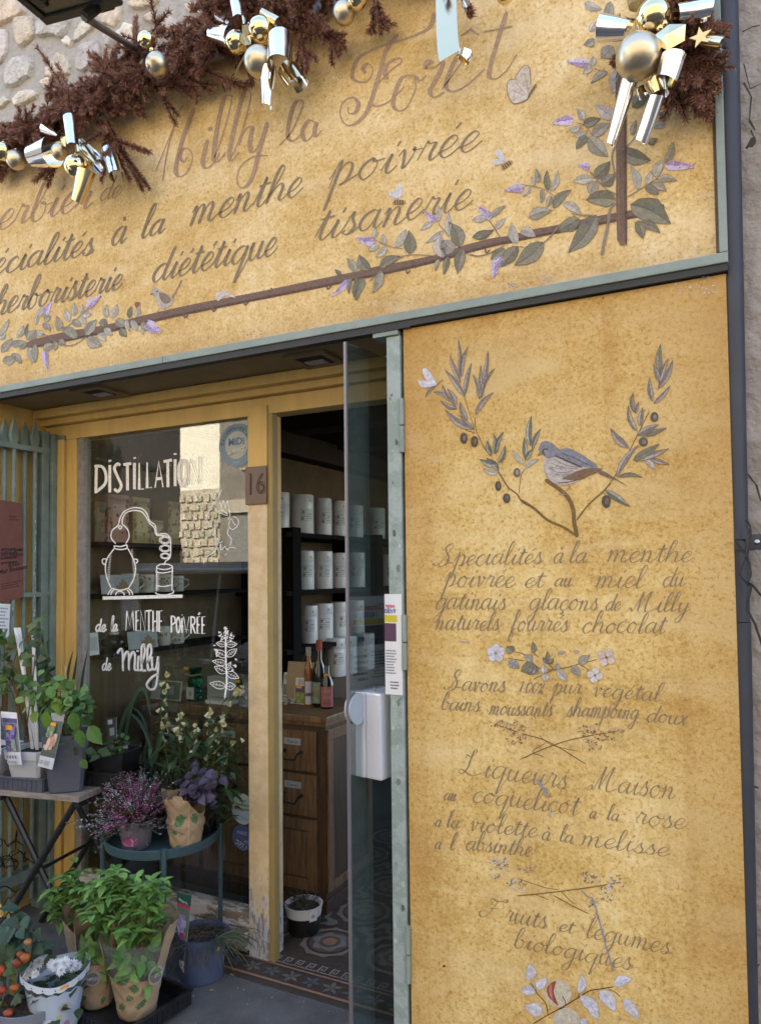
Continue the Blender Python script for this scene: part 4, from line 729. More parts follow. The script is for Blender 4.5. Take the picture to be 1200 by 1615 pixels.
def olive(x, y, rx, ry, c=(.085,.068,.055)):
    poly(mb, [(x+rx*math.cos(q),y+ry*math.sin(q)) for q in [i*.785 for i in range(8)]], c, Y=-.0026); poly(mb, [(x+rx*.15+rx*.45*math.cos(q),y+ry*.5*math.sin(q)) for q in [i*.785 for i in range(8)]], tuple(v*2.3 for v in c), Y=-.0030)
for x, y in ((433,812),(512,838)): olive(x/k1+e1x, y/k1+e1y, 6, 9)
olive(690/k1+e1x, 1170/k1+e1y, 5, 8); olive(753/k1+e1x, 1262/k1+e1y, 6, 8); olive(830/k1+e1x, 1070/k1+e1y, 5.5, 7.5, (.16,.14,.12))
for x, y, a, b in ((975,635,6.6,8),(895,815,7.5,7.8)): olive(x/k2+e2x, y/k2+e2y, a, b, (.11,.095,.08))
olive(625/k2+e2x, 1250/k2+e2y, 7.4, 10.4); mb.build('painted_olives', M['mural'], S2)
mb = MB()
poly(mb, [(185,925),(250,915),(330,950),(420,990),(560,1010),(500,1060),(420,1100),(330,1130),(260,1120),(200,1080),(170,1010),(172,950)], (.52,.47,.45), -.0022, k2, e2x, e2y)
poly(mb, [(135,850),(160,815),(200,810),(240,830),(280,870),(340,860),(420,890),(480,930),(545,975),(560,1000),(500,1005),(420,985),(330,950),(270,925),(200,935),(165,905),(135,880)], (.235,.24,.285), -.0026, k2, e2x, e2y)
poly(mb, [(300,1085),(450,1015),(600,1010),(520,1055),(400,1095)], (.22,.135,.075), -.0030, k2, e2x, e2y); poly(mb, [(550,1010),(620,1035),(800,1150),(700,1095),(580,1055)], (.17,.12,.10), -.0030, k2, e2x, e2y, sm=False)
for p, w_, c in (([(255,915),(340,955),(450,1000)],2.4,(.10,.075,.07)),([(215,960),(300,1000),(420,1010)],.8,(.25,.21,.2)),([(200,1000),(280,1040),(380,1030)],.8,(.25,.21,.2)),([(230,1040),(290,1060),(370,1045)],.8,(.28,.23,.2)),([(250,940),(330,985),(430,1000)],.8,(.2,.17,.16)),([(150,885),(128,915),(165,900)],1.6,(.2,.13,.07)),([(160,885),(178,868),(205,872)],1.5,(.06,.05,.05)),([(160,880),(178,915)],2,(.10,.075,.065)),([(348,1120),(355,1150),(305,1195)],1.6,(.36,.24,.2)),([(280,1195),(335,1200)],1.4,(.40,.30,.26)),([(290,880),(400,920),(520,985)],1,(.32,.34,.42)),([(300,900),(420,945),(500,985)],.9,(.14,.15,.2)),([(270,1115),(370,1105),(480,1070)],1.4,(.14,.10,.08)),([(175,1010),(205,1085),(260,1125)],.9,(.3,.24,.2))): line(mb, p, w_, c, k2, e2x, e2y, -.0034)
for i in range(34):
    x = rnd.uniform(185,400); y = 935+(x-185)*.38+rnd.uniform(10,90); line(mb, [(x,y),(x+rnd.uniform(10,30),y+rnd.uniform(6,16))], .8, rnd.choice([(.2,.16,.15),(.66,.62,.6),(.3,.25,.22)]), k2, e2x, e2y, -.0033)
for i in range(40):
    t = rnd.random(); x = 290+t*240; y = 875+t*100+rnd.uniform(0,40); line(mb, [(x,y),(x+rnd.uniform(14,34),y+rnd.uniform(6,16))], .8, rnd.choice([(.15,.16,.21),(.36,.38,.47),(.27,.28,.35)]), k2, e2x, e2y, -.0033)
mb.build('painted_bird', M['mural'], S2)
mb = MB(); poly(mb, [(125,292),(165,300),(232,410),(170,392),(128,330)], (.66,.65,.72), -.0026, k1, e1x, e1y); poly(mb, [(90,375),(150,383),(232,412),(130,435),(97,405)], (.62,.61,.68), -.0028, k1, e1x, e1y); line(mb, [(230,412),(275,375)], 1.4, (.2,.15,.12), k1, e1x, e1y); mb.build('painted_butterfly', M['mural'], S2)
# flower sprig
kg, gx, gy = 4.615, 740, 1000
mb = MB()
for p, w_ in (([(330,130),(400,150),(500,245),(610,260),(700,245),(790,220),(930,185)],1.5),([(280,175),(400,195)],1.2),([(460,130),(505,170)],1.3),([(810,225),(845,245),(870,275)],1.3),([(470,325),(600,265)],1.3),([(560,200),(610,255)],1.8)): line(mb, p, w_, (.17,.125,.075), kg, gx, gy, -.0013)
leaves(mb, [(455,205,395,150,54,1),(470,215,375,270,80,0),(470,290,480,235,60,4),(485,250,415,285,70,4),(465,140,460,55,40,0),(560,205,565,125,34,0),(575,215,612,178,34,0),(572,215,532,170,34,0),(540,290,540,215,50,2),(580,330,520,295,50,2),(640,260,705,340,60,2),(632,260,640,215,44,1),(745,230,805,310,60,1),(795,220,875,155,60,1),(320,130,270,90,60,0),(300,210,360,250,46,1),(640,140,700,130,24,2),(760,125,800,128,22,2)], kg, gx, gy)
def flower(cx, cy, r, col, n=5, ph=0, cc=(.35,.32,.36)):
    for i in range(n):
        a_ = ph+i*2*math.pi/n; pts = []
        for q in range(9):
            b = q*2*math.pi/9; pts.append((cx+r*.58*math.cos(a_)+r*.46*math.cos(b), cy+r*.58*math.sin(a_)+r*.46*math.sin(b)))
        poly(mb, pts, jit(col,.04), -.0024-i*.0003, kg, gx, gy); line(mb, pts+[pts[0]], .5, tuple(v*.55 for v in col), kg, gx, gy, -.0042)
    poly(mb, [(cx+r*.16*math.cos(q),cy+r*.16*math.sin(q)) for q in (0,1,2,3,4,5)], cc, -.0046, kg, gx, gy)
flower(192,138,66,(.70,.69,.76),5,-.3); flower(315,215,34,(.40,.38,.40),5); flower(995,170,66,(.68,.56,.50),4,.5,(.30,.14,.10)); flower(912,300,56,(.72,.68,.66),4,.2,(.25,.2,.2))
mb.build('painted_flower_sprig', M['mural'], S2)
# dry grass sprigs
def sprig(stems, heads, name):
    global mb
    mb = MB()
    for p, w_ in stems: line(mb, p, w_, (.22,.13,.05), 1, 0, 0, -.0013)
    for (x0,y0,x1,y1,n,cols) in heads:
        for _ in range(n):
            x, y = rnd.uniform(x0,x1), rnd.uniform(y0,y1); a_ = rnd.uniform(0,6.28); r = rnd.uniform(1.6,4)
            line(mb, [(x,y),(x+r*math.cos(a_)*1.2,y+r*math.sin(a_))], rnd.uniform(1.5,2.8), jit(rnd.choice(cols),.1), 1,0,0,-.0022)
            if rnd.random() < .25: line(mb, [(x,y),((x*3+x1+x0)/5,(y*3+(y0+y1))/5+2)], .6, (.26,.17,.08), 1,0,0,-.0015)
    mb.build(name, M['mural'], S2)
TN = [(.60,.44,.26),(.24,.14,.055),(.66,.54,.38),(.36,.22,.09)]; WHT = [(.70,.66,.58),(.66,.62,.56),(.30,.2,.1)]
sprig([([(778,1141),(823,1157),(865,1170),(923,1205)],1.6),([(819,1198),(865,1178),(907,1165),(982,1151)],1.8),([(860,1172),(840,1185),(858,1194)],1.2),([(850,1160),(870,1175),(912,1185)],1)], [(786,1139,836,1152,46,TN),(800,1150,830,1174,40,TN),(775,1136,800,1148,14,TN),(912,1143,945,1156,34,TN),(920,1155,970,1168,44,TN),(922,1166,950,1182,26,TN),(955,1148,985,1156,16,TN)], 'painted_grass_sprig')
sprig([([(814,1413),(865,1408),(934,1399),(975,1392)],2),([(815,1385),(860,1400),(880,1403)],1),([(872,1412),(905,1430),(928,1441)],1.6),([(885,1407),(905,1426)],1.2),([(845,1411),(865,1419)],1)], [(774,1352,800,1365,34,WHT),(774,1365,800,1384,26,WHT),(800,1388,828,1404,34,WHT),(818,1362,838,1376,12,[(.35,.25,.18)]),(918,1376,942,1392,30,WHT),(960,1380,984,1402,30,WHT),(945,1395,965,1420,28,WHT),(928,1418,944,1430,16,[(.5,.42,.35),(.2,.16,.12)])], 'painted_blossom_sprig')
for p_, w0_, w1_, c_ in (([(916,1404),(926,1414),(935,1420),(947,1462),(955,1492),(962,1515),(966,1532)],1.6,2.6,(.28,.27,.36)),([(846,1230),(858,1245),(862,1256)],3,5,(.30,.31,.38)),([(866,1270),(868,1290)],1,2,(.45,.42,.4)),([(724,1011),(732,1013),(739,1012)],2,2.4,(.36,.36,.42))):
    mb = MB(); stroke(mb, p_, w0_, w1_, c_, -.003); mb.build('patched_crack', M['mural'], S2)
# apples
kh, hx, hy = 4, 740, 1330; mb = MB()
for p, w_ in (([(400,1140),(500,1080),(610,1020),(700,965),(760,930),(850,915),(910,905)],1.8),([(385,880),(430,950),(480,1010),(495,1085)],1.5),([(880,920),(920,940),(950,970)],1.1),([(685,970),(695,940)],1.2)): line(mb, p, w_, (.10,.065,.035), kh, hx, hy, -.0013)
leaves(mb, [(375,865,380,755,66,5),(425,920,490,850,60,5),(415,935,318,935,68,5),(460,1075,345,1025,80,5),(690,945,710,825,54,5),(700,960,810,1120,74,5),(820,930,915,1065,86,5),(910,890,1025,855,64,5),(975,980,1070,1110,66,5),(700,1110,740,1150,40,5)], kh, hx, hy)
AP = [(560+80*math.cos(q)*(1+.04*math.cos(2*q)),947+84*math.sin(q)) for q in [i*.5236 for i in range(12)]]
poly(mb, AP, (.62,.57,.44), -.0026, kh, hx, hy); poly(mb, [(545,1015),(500,970),(487,920),(505,880),(545,870),(530,920),(540,970),(560,1020)], (.40,.08,.05), -.0030, kh, hx, hy); poly(mb, [(528,1000),(503,950),(503,905),(520,890),(520,940)], (.55,.25,.18), -.0034, kh, hx, hy)
line(mb, AP+[AP[0]], 1, (.70,.62,.48), kh, hx, hy, -.0036); line(mb, [(585,965),(605,1000),(600,1030),(565,1050)], 1.3, (.13,.09,.05), kh, hx, hy, -.004)
A2 = [(612+82*math.cos(q),1122+80*math.sin(q)) for q in [i*.5236 for i in range(12)]]; poly(mb, A2, (.58,.54,.44), -.0026, kh, hx, hy); line(mb, A2+[A2[0]], 1, (.70,.64,.52), kh, hx, hy, -.0036)
mb.build('painted_apple_branch', M['mural'], S2)

# ---- white brush lettering on the window glass (lies on the outer face)
GY = YW+.0035
def gl(mb, paths, w, k, ox, oy, sm=True, col=(.86,.86,.86)):
    for p in paths: stroke(mb, [(x/k+ox, y/k+oy) for x, y in p], w, w, col, GY, 5, smooth=sm and len(p) > 2, cal=False)
mb = MB(); k, ox, oy = 6, 130, 700
gl(mb, [[(135,215),(130,465)],[(262,200),(262,460)],[(262,152),(264,168)],[(428,190),(430,440)],[(390,197),(465,185)],[(495,180),(495,430)],[(496,126),(498,142)],[(540,180),(540,430),(585,425)],[(615,175),(615,418),(660,412)],[(690,415),(725,165),(765,410)],[(705,332),(758,326)],[(770,168),(850,152)],[(810,160),(812,410)],[(880,145),(880,400)],[(879,88),(881,104)],[(1015,385),(1020,130),(1105,380),(1105,120)]], 4.6, k, ox, oy, False)
gl(mb, [[(115,212),(190,218),(225,290),(215,380),(120,465)],[(362,205),(335,190),(305,232),(340,320),(370,395),(340,450),(303,425)],[(945,142),(916,210),(916,330),(945,402),(976,340),(982,210),(955,142)]], 4.6, k, ox, oy)
mb.build('lettering', M['white_paint'], win)
mb = MB(); k, ox, oy = 6, 130, 700
gl(mb, [[(305,990),(240,1080),(220,1170),(235,1270),(275,1365)],[(275,1365),(360,1385),(440,1365)],[(440,1365),(490,1270),(505,1170),(480,1080),(430,985)],[(305,960),(310,990),(370,1000),(425,985),(420,950)],[(310,965),(365,972),(420,955)],[(320,945),(275,890),(285,820),(340,770),(360,700),(400,640),(480,605),(560,612),(610,655),(640,730),(690,770),(710,850),(790,850),(835,890)],[(378,755),(385,700),(420,650),(490,630),(560,642),(600,685),(640,755),(680,790),(702,860),(750,868),(800,870)],[(375,755),(430,810),(445,880),(412,945)],[(360,770),(345,790),(360,806),(376,790),(362,772)],
 [(280,1372),(262,1395),(240,1430)],[(300,1380),(282,1400),(270,1430)],[(440,1370),(470,1400),(478,1430)],[(425,1382),(445,1405),(450,1430)],[(315,1432),(330,1405),(360,1395),(390,1410),(400,1432)],[(235,1090),(200,1090),(190,1115),(205,1140),(222,1130)],[(490,1090),(520,1095),(525,1115),(508,1130)]], 1.9, k, ox, oy)
for cx, cy, a, b in ((785,910,55,34),(785,988,53,33),(785,1060,44,28)):
    for f_ in (1,.72): gl(mb, [[(cx+a*f_*math.cos(q),cy+b*f_*math.sin(q)) for q in [i*.5236 for i in range(13)]]], 1.3, k, ox, oy)
gl(mb, [[(835,890),(838,960),(832,1070),(790,1110),(775,1150)],[(700,1165),(740,1140),(800,1138),(852,1158),(830,1180),(770,1190),(710,1175)],[(705,1165),(704,1395)],[(855,1160),(850,1385)],[(690,1405),(720,1425),(790,1430),(860,1410),(862,1385)],[(690,1208),(760,1222),(855,1205)],[(695,1340),(770,1350),(860,1330)]], 1.8, k, ox, oy)
for i in range(16): gl(mb, [[(258+i*-1.6 if i<8 else 240,1040+i*16),(278-i*1.2,1050+i*16)],[(462+i*1.5,1010+i*16),(480+i*1.2,1000+i*16)]], .7, k, ox, oy, False)
for i in range(14): gl(mb, [[(712,1225+i*12),(728,1226+i*12)]], .7, k, ox, oy, False)
gl(mb, [[(195,1460),(950,1442)]], 5.2, k, ox, oy, False); mb.build('alembic_drawing', M['white_paint'], win)
mb = MB(); k, ox, oy = 4.286, 130, 930
def W_(t, x0, y0, x1, y1, xh, w_): word(mb, t, x0/k+ox, y0/k+oy, x1/k+ox, y1/k+oy, xh/k, col=(.86,.86,.86), sl=.05, w=(w_,w_), Y=GY)
W_('de', 90,282,160,281,48,2.6); W_('la', 195,281,240,280,50,2.6); mb.build('lettering', M['white_paint'], win); mb = MB(); W_('de', 135,545,195,544,48,2.2); mb.build('lettering', M['white_paint'], win); mb = MB()
CAP = {'M':[[(0,1),(.12,0),(.5,.75),(.85,0),(1,1)]],'E':[[(.9,0),(.1,.02),(.1,1),(.9,.98)],[(.1,.5),(.75,.48)]],'N':[[(.05,1),(.05,0),(.95,1),(.95,0)]],'T':[[(0,.03),(1,0)],[(.5,0),(.5,1)]],'H':[[(.1,0),(.1,1)],[(.9,0),(.9,1)],[(.1,.52),(.9,.5)]],'P':[[(.1,1),(.1,0)],[(.1,.02),(.8,.1),(.85,.4),(.1,.55)]],'O':[[(.5,0),(.08,.3),(.1,.75),(.5,1),(.92,.7),(.9,.3),(.5,0)]],'I':[[(.5,.05),(.5,1)],[(.5,-.16),(.5,-.12)]],'V':[[(0,0),(.5,1),(1,0)]],'R':[[(.1,1),(.1,0)],[(.1,.02),(.8,.1),(.8,.4),(.1,.55)],[(.4,.52),(.95,1)]]}
CAP['É'] = CAP['E']+[[(.4,-.1),(.8,-.24)]]
for ch, x0, x1, y0, y1 in (('M',296,350,142,276),('E',362,388,142,278),('N',394,428,140,278),('T',432,470,140,280),('H',476,510,142,284),('E',518,545,142,286),('P',600,632,176,290),('O',636,664,182,292),('I',666,684,186,292),('V',686,722,182,294),('R',732,766,180,296),('É',776,800,182,296),('E',808,834,182,298)):
    if ch == 'P': mb.build('lettering', M['white_paint'], win); mb = MB()
    for p in CAP[ch]: stroke(mb, [((x0+(x1-x0)*a)/k+ox, (y0+(y1-y0)*b)/k+oy) for a, b in p], 2.5, 2.5, (.86,.86,.86), GY, 4, smooth=ch in 'OPR' and len(p) > 3, cal=False)
mb.build('lettering', M['white_paint'], win); mb = MB()
MI = [[(236,430),(262,400),(275,430),(276,550)],[(276,480),(298,422),(316,440),(316,545)],[(316,480),(340,422),(358,445),(355,535),(378,542)],[(382,445),(378,535),(400,545)],[(374,410),(376,420)],[(402,500),(425,420),(418,372),(402,400),(404,535),(432,545)],[(440,500),(468,420),(460,372),(443,400),(445,535),(472,535)],[(472,450),(476,530),(500,530),(514,450)],[(514,450),(512,560),(497,655),(462,675),(437,640),(468,595),(512,568)]]
gl(mb, MI, 3.6, k, ox, oy); gl(mb, [[(x+6,y+5) for x, y in p] for p in MI], 1.2, k, ox, oy, col=(.45,.45,.5)); mb.build('lettering', M['white_paint'], win)
mb = MB(); gl(mb, [[(962,735),(975,640),(975,560),(970,450),(970,345),(970,250)]], 2.6, k, ox, oy)
for b_, t_, w_ in (((970,372),(905,362),38),((972,372),(1046,368),40),((975,455),(898,408),46),((975,452),(1046,400),44),((973,500),(880,482),40),((976,560),(893,520),50),((976,560),(1060,598),46),((970,655),(862,632),50),((972,655),(1035,650),50),((975,545),(1005,488),26)):
    a = Vector((*b_,0)); b = Vector((*t_,0)); d = b-a; n_ = Vector((-d.y,d.x,0)).normalized()
    for s_ in (1,-1): gl(mb, [[tuple((a+d*t+n_*(s_*w_*.5*math.sin(math.pi*t**.8)))[:2]) for t in (0,.2,.45,.7,.88,1)]], 1.1, k, ox, oy)
    gl(mb, [[b_, tuple((a+d*.8)[:2])]], .7, k, ox, oy, False)
    for t in (.35,.55,.75): p = a+d*t; gl(mb, [[tuple(p[:2]), tuple((p+n_*w_*.25+d*.06)[:2])],[tuple(p[:2]), tuple((p-n_*w_*.25+d*.06)[:2])]], .6, k, ox, oy, False)
for cx, cy, r, n_ in ((970,262,9,5),(972,290,14,7),(970,315,18,9),(925,290,8,4),(932,312,13,6),(1010,300,9,4),(1015,322,12,6),(950,332,16,7),(990,335,16,7),(893,372,7,3),(905,412,12,6),(918,440,14,7),(1040,475,6,3),(1030,512,9,5),(1020,538,11,5)):
    for _ in range(n_):
        x, y = cx+rnd.uniform(-r,r), cy+rnd.uniform(-r,r); q = rnd.uniform(3,7); LAY[0]=(LAY[0]+1)%9
        mb.face([onY((x+q*math.cos(i*1.05))/k+ox, (y+q*math.sin(i*1.05))/k+oy, GY-LAY[0]*.00004) for i in range(6)], (.86,.86,.86))
mb.build('herb_drawing', M['white_paint'], win)
mb = MB(); k, ox, oy = 4.75, 260, 740
gl(mb, [[(430,150),(385,235),(340,300),(322,340),(320,395),(365,450),(385,560),(380,610),(330,645),(305,670),(290,710)],[(370,280),(400,325),(440,310),(470,345),(420,330),(380,290)],[(415,245),(425,290),(440,232),(455,292),(468,238),(484,300)],[(510,350),(550,378),(545,425),(505,452),(480,415),(500,372),(515,400),(530,420)],[(482,440),(470,480),(500,525),(490,570)],[(360,190),(372,225),(380,180)],[(480,300),(490,340),(478,380)],[(400,540),(412,500),(405,550),(435,540)],[(415,590),(420,560),(425,605),(450,580),(470,605),(490,585),(535,590)],[(448,645),(465,632)]], 1.1, k, ox, oy)
mb.build('line_drawing', M['white_paint'], win)
# little pips of dust and scratches on the pane
mb = MB()
for _ in range(26):
    x, y = rnd.uniform(140,395), rnd.uniform(690,760); r = rnd.uniform(.3,.9); mb.face([onY(x+r*math.cos(i*1.3), y+r*math.sin(i*1.3), GY) for i in range(5)], (.5,.5,.5))
mb.build('dust_specks', M['white_paint'], win)
# ---- stickers on the pane
def disc(mb, cx, cy, r, col, Y, r2=None, n=36):
    c = onY(cx, cy, Y); pts = [c+Vector((r*math.cos(2*math.pi*i/n),0,(r2 or r)*math.sin(2*math.pi*i/n))) for i in range(n)]; mb.face(pts[::-1], col); return c
UX, UZ = Vector((1,0,0)), Vector((0,0,1))
rr = pxm(onY(373,702,YW)); 
mb = MB(); c = disc(mb, 373, 702, .091, (.20,.27,.34), GY-.0006); disc(mb, 373, 702, .058, (.40,.43,.42), GY-.0010)
for i, ch in enumerate('Recommandé par'):
    a_ = R(172-i*12.6); p = c+Vector((.0735*math.cos(a_),-.0012,.0735*math.sin(a_))); t = Vector((math.sin(a_),0,-math.cos(a_)))
    if ch != ' ': put_text(mb, ch, p, t, Vector((math.cos(a_),0,math.sin(a_))), .016, (.06,.09,.14), offset=.01)
put_text(mb, 'MiDi', c+Vector((0,-.0016,.014)), UX, UZ, .030, (.13,.22,.33), .09, offset=.03)
mb.face([c+Vector(p) for p in ((-.05,-.0014,-.028),(.05,-.0014,-.010),(.05,-.0014,-.036+.018),(-.046,-.0014,-.036-.012))], (.30,.28,.25)); put_text(mb, 'en FRANCE', c+Vector((0,-.0018,-.024)), Vector((.98,0,.16)), UZ, .015, (.62,.62,.6), .088, offset=.02); put_text(mb, '* * *', c+Vector((0,-.0012,-.076)), UX, UZ, .012, (.5,.55,.58))
tag(mb.build('sticker', M['ink']), 'round blue recommendation sticker at the top corner of the shop window', 'sticker')
mb = MB(); c = disc(mb, 383, 1276, .056, (.36,.42,.36), GY-.0006, .062); mb.face([c+Vector(p) for p in ((-.05,-.0004,-.02),(.0,-.0004,-.008),(.05,-.0004,-.018),(.035,-.0004,-.048),(-.035,-.0004,-.048))], (.30,.40,.50))
for i, t in enumerate(('Mon','commerce','de proximité')): put_text(mb, t, c+Vector((0,-.001,.034-i*.017)), UX, UZ, .0115, (.05,.09,.06), .092, offset=.02)
put_text(mb, 'ESSONNE', c+Vector((0,-.001,-.040)), UX, UZ, .008, (.12,.16,.3), .06)
tag(mb.build('sticker', M['ink']), 'pale green oval sticker reading Mon commerce de proximité low on the window', 'sticker')
mb = MB(); c = disc(mb, 382, 1321, .050, (.05,.07,.17), GY-.0006, .052); put_text(mb, 'PARIS', c+Vector((0,-.001,.018)), UX, UZ, .014, (.3,.33,.45), .06)
for _ in range(40):
    a_, q = rnd.uniform(3.3,6.1), rnd.uniform(.02,.046); p = c+Vector((q*math.cos(a_),-.001,q*math.sin(a_))); s_ = .003; mb.face([p+Vector((s_*math.cos(i*1.6),0,s_*math.sin(i*1.6))) for i in range(4)], rnd.choice([(.3,.3,.4),(.4,.38,.4),(.16,.2,.34)]))
tag(mb.build('sticker', M['ink']), 'dark blue round sticker below the pale green one on the window', 'sticker')
# house number plate
a = onY(396.5,741,YW-.033); b = onY(428.5,775,YW-.033); NP = thing('house_number_plate', (a.x,YW-.033,b.z), 'brown enamel plate with number 16 on the doorpost', 'sign')
mb = MB(); mb.box((-1.842,YW-.037,1.798),(-1.736,YW-.032,1.952), bev=.0015); mb.build('plate', M['brown_plate'], NP)
mb = MB(); vs, fs = text_mesh('16', 1.0); 
for off, cc, yy in ((.012,(.05,.028,.02),0.0),(-.03,(.16,.10,.075),.0004)): put_text(mb, '16', Vector((-1.789,YW-.0376-yy,1.876)), UX, UZ, .085, cc, .082, offset=off)
mb.build('numerals', M['ink'], NP)
# ================================================================== garland, baubles, bows, lamp
M['needle'] = mat('dry_brown_needles', rough=.7, attr=True, trans=.25)
M['gold'] = mat('polished_gold_bauble', (.82,.67,.38), .09, 1, noise_s=30, noise_a=.06)
M['matt_gold'] = mat('matt_gold_bauble', (.66,.57,.40), .38, 1, noise_s=25, noise_a=.07)
M['foil'] = two_sided('silver_and_gold_foil', (.94,.94,.95), (.74,.61,.36), .13)
M['foil_gold'] = two_sided('gold_foil', (.74,.62,.38), (.82,.80,.76), .16)
M['glitter'] = mat('gold_glitter', (.60,.48,.24), .35, 1, noise_s=300, noise_a=.5, bump=1, bump_s=400)
NC = [(.30,.150,.098),(.38,.195,.13),(.21,.105,.07),(.46,.25,.16),(.33,.17,.12)]
def twig(mb, p0, d, L, droop=.2, nn=None, fork=True, nl=.026):
    """a fir twig: stem with flat needles standing off it all round, and side shoots"""
    d = d.normalized(); n = 6; pts = [p0]
    for i in range(n):
        d = (d+Vector((0,0,-droop/n))+Vector((rnd.uniform(-.06,.06),rnd.uniform(-.03,.03),rnd.uniform(-.06,.06)))).normalized(); q = pts[-1]+d*(L/n)
        if q.y > -.012: q.y = -.012
        pts.append(q)
    mb.col = (.05,.025,.018); mb.tube(pts, [.0028*(1-.5*i/n) for i in range(n+1)], 4, False)
    cnt = int((nn or L*620)*2.9)
    for k in range(cnt):
        t = rnd.random()**.9*n; i = min(int(t), n-1); p = pts[i].lerp(pts[i+1], t-i); dd = (pts[i+1]-pts[i]).normalized()
        a = rnd.uniform(0,6.283); s = dd.cross(Vector((.2,.9,.3))).normalized(); s2 = dd.cross(s); o = (s*math.cos(a)+s2*math.sin(a)*.8+dd*rnd.uniform(.5,1.1)).normalized(); l = nl*rnd.uniform(.6,1.2)*(1-.35*t/n)
        w_ = o.cross(Vector((rnd.uniform(-1,1),rnd.uniform(-1,1),rnd.uniform(-1,1))))
        if w_.length < .1: continue
        w_ = w_.normalized()*.0012
        mb.face([p-w_, p+o*l*.6-w_*1.1, p+o*l, p+o*l*.6+w_*1.1, p+w_], jit(rnd.choice(NC), .22))
    if fork:
        for k in range(rnd.randint(2,4)):
            i = rnd.randint(1,n-2); dd = (pts[i+1]-pts[i]).normalized(); s = Vector((rnd.uniform(-1,1),rnd.uniform(-.5,.1),rnd.uniform(-1,.7))).normalized(); twig(mb, pts[i], dd+s*.8, L*rnd.uniform(.35,.6), droop, None, False, nl)
GP = [(-60,262),(0,232),(60,218),(110,185),(150,165),(200,130),(240,105),(280,85),(330,52),(380,28),(430,12),(480,0),(540,-20),(620,-60),(700,-90)]
GAR = thing('fir_garland', onY(300,80,-.05), 'long garland of dried brown fir twigs along the top of the fascia', 'garland')
mb = MB(); C0 = [onY(x,y,-.055) for x,y in GP]
mb.col = (.04,.02,.015); mb.tube(C0, .012, 6)
for i in range(235):
    t = rnd.random()*(len(C0)-1); k = int(t); p = C0[k].lerp(C0[min(k+1,len(C0)-1)], t-k)+Vector((rnd.uniform(-.03,.03),rnd.uniform(-.05,.03),rnd.uniform(-.055,.075)))
    a = rnd.gauss(0,1.15); al = (C0[min(k+1,len(C0)-1)]-C0[k]).normalized()*rnd.choice([1,1,-1])
    d = al+Vector((0,rnd.uniform(-.55,.1),a*.55)); twig(mb, p, d, rnd.uniform(.09,.17), rnd.uniform(.1,.6))
for a, b in (((148,170),(76,116)),((150,165),(95,125)),((165,175),(172,78)),((215,110),(218,30)),((150,185),(238,300)),((170,190),(222,302)),((160,190),(205,280)),((205,165),(232,180)),((110,190),(76,295)),((70,215),(60,262)),((225,115),(283,180)),((250,120),(312,158)),((205,130),(228,178)),((275,110),(330,140)),((300,85),(300,140)),((470,20),(488,112)),((500,20),(533,85)),((480,30),(545,62)),((590,0),(585,52)),((595,0),(604,50)),((440,40),(540,60)),((0,250),(3,285)),((40,225),(20,268)),((320,110),(385,140)),((400,105),(395,130)),((300,20),(315,0)),((350,20),(320,-20)),((240,60),(262,45)),((130,150),(90,165)),((60,210),(25,190)),((730,0),(745,25)),((530,0),(560,20))):
    p = onY(a[0],a[1],-.07); q = onY(b[0],b[1],-.05); d = q-p; twig(mb, p, d, d.length, .05, int(d.length*800))
mb.build('twigs', M['needle'], GAR)
mb = MB(); 
for pth in ([(334,112),(340,121),(350,130),(357,130),(365,122),(372,112),(372,100)],[(350,130),(356,146)],[(358,130),(364,142)],[(365,122),(373,132)],[(338,119),(349,116)],[(372,112),(380,95),(388,80)],[(160,150),(175,168),(185,178)],[(170,160),(172,176)],[(180,160),(186,172)]): mb.tube([onY(x,y,-.03) for x,y in pth], .0022, 5)
mb.build('light_wire', M['iron'], GAR)
GA2 = thing('fir_garland', onY(1080,60,-.05), 'short bunch of dried brown fir at the right end of the fascia', 'garland')
mb = MB()
for a, b in (((1060,60),(1125,185)),((1070,80),(1105,180)),((1050,90),(1075,170)),((1075,60),(1140,110)),((1080,40),(1135,60)),((1060,110),(1052,165)),((1040,110),(1045,150)),((1090,90),(1128,150)),((1060,20),(1110,20)),((1020,0),(1080,-10)),((1000,30),(970,45)),((985,80),(965,100)),((1070,110),(1118,178)),((1080,90),(1130,120)),((1050,70),(1085,150)),((1085,30),(1150,45)),((1030,-30),(1090,10)),((1010,-20),(1050,30)),((1060,90),(1095,160)),((1045,110),(1060,170)),((1075,100),(1120,165)),((1040,40),(1100,90))):
    p = onY(a[0],a[1],-.06); q = onY(b[0],b[1],-.05); d = q-p; twig(mb, p, d, d.length, .1, int(d.length*900))
for i in range(40):
    p = onY(rnd.uniform(1035,1095),rnd.uniform(-30,95),-.05); twig(mb, p, Vector((rnd.uniform(-.3,.6),-.3,rnd.uniform(-1,.3))), rnd.uniform(.06,.12), .3)
mb.build('twigs', M['needle'], GA2)
def bauble(x, y, rpx, m_, label, Y=-.13):
    c = onY(x,y,Y); r = rpx*pxm(c); o = thing('bauble', c, label, 'bauble', 'Christmas baubles on the garland')
    mb = MB(); mb.ball(c, r, 32); mb.build('ball', m_, o, smooth=True)
    mb = MB(); mb.lathe([(r*.2,r*.96),(r*.2,r*1.1),(r*.16,r*1.13)], c, 14); mb.build('cap', M['gold'], o, smooth=True)
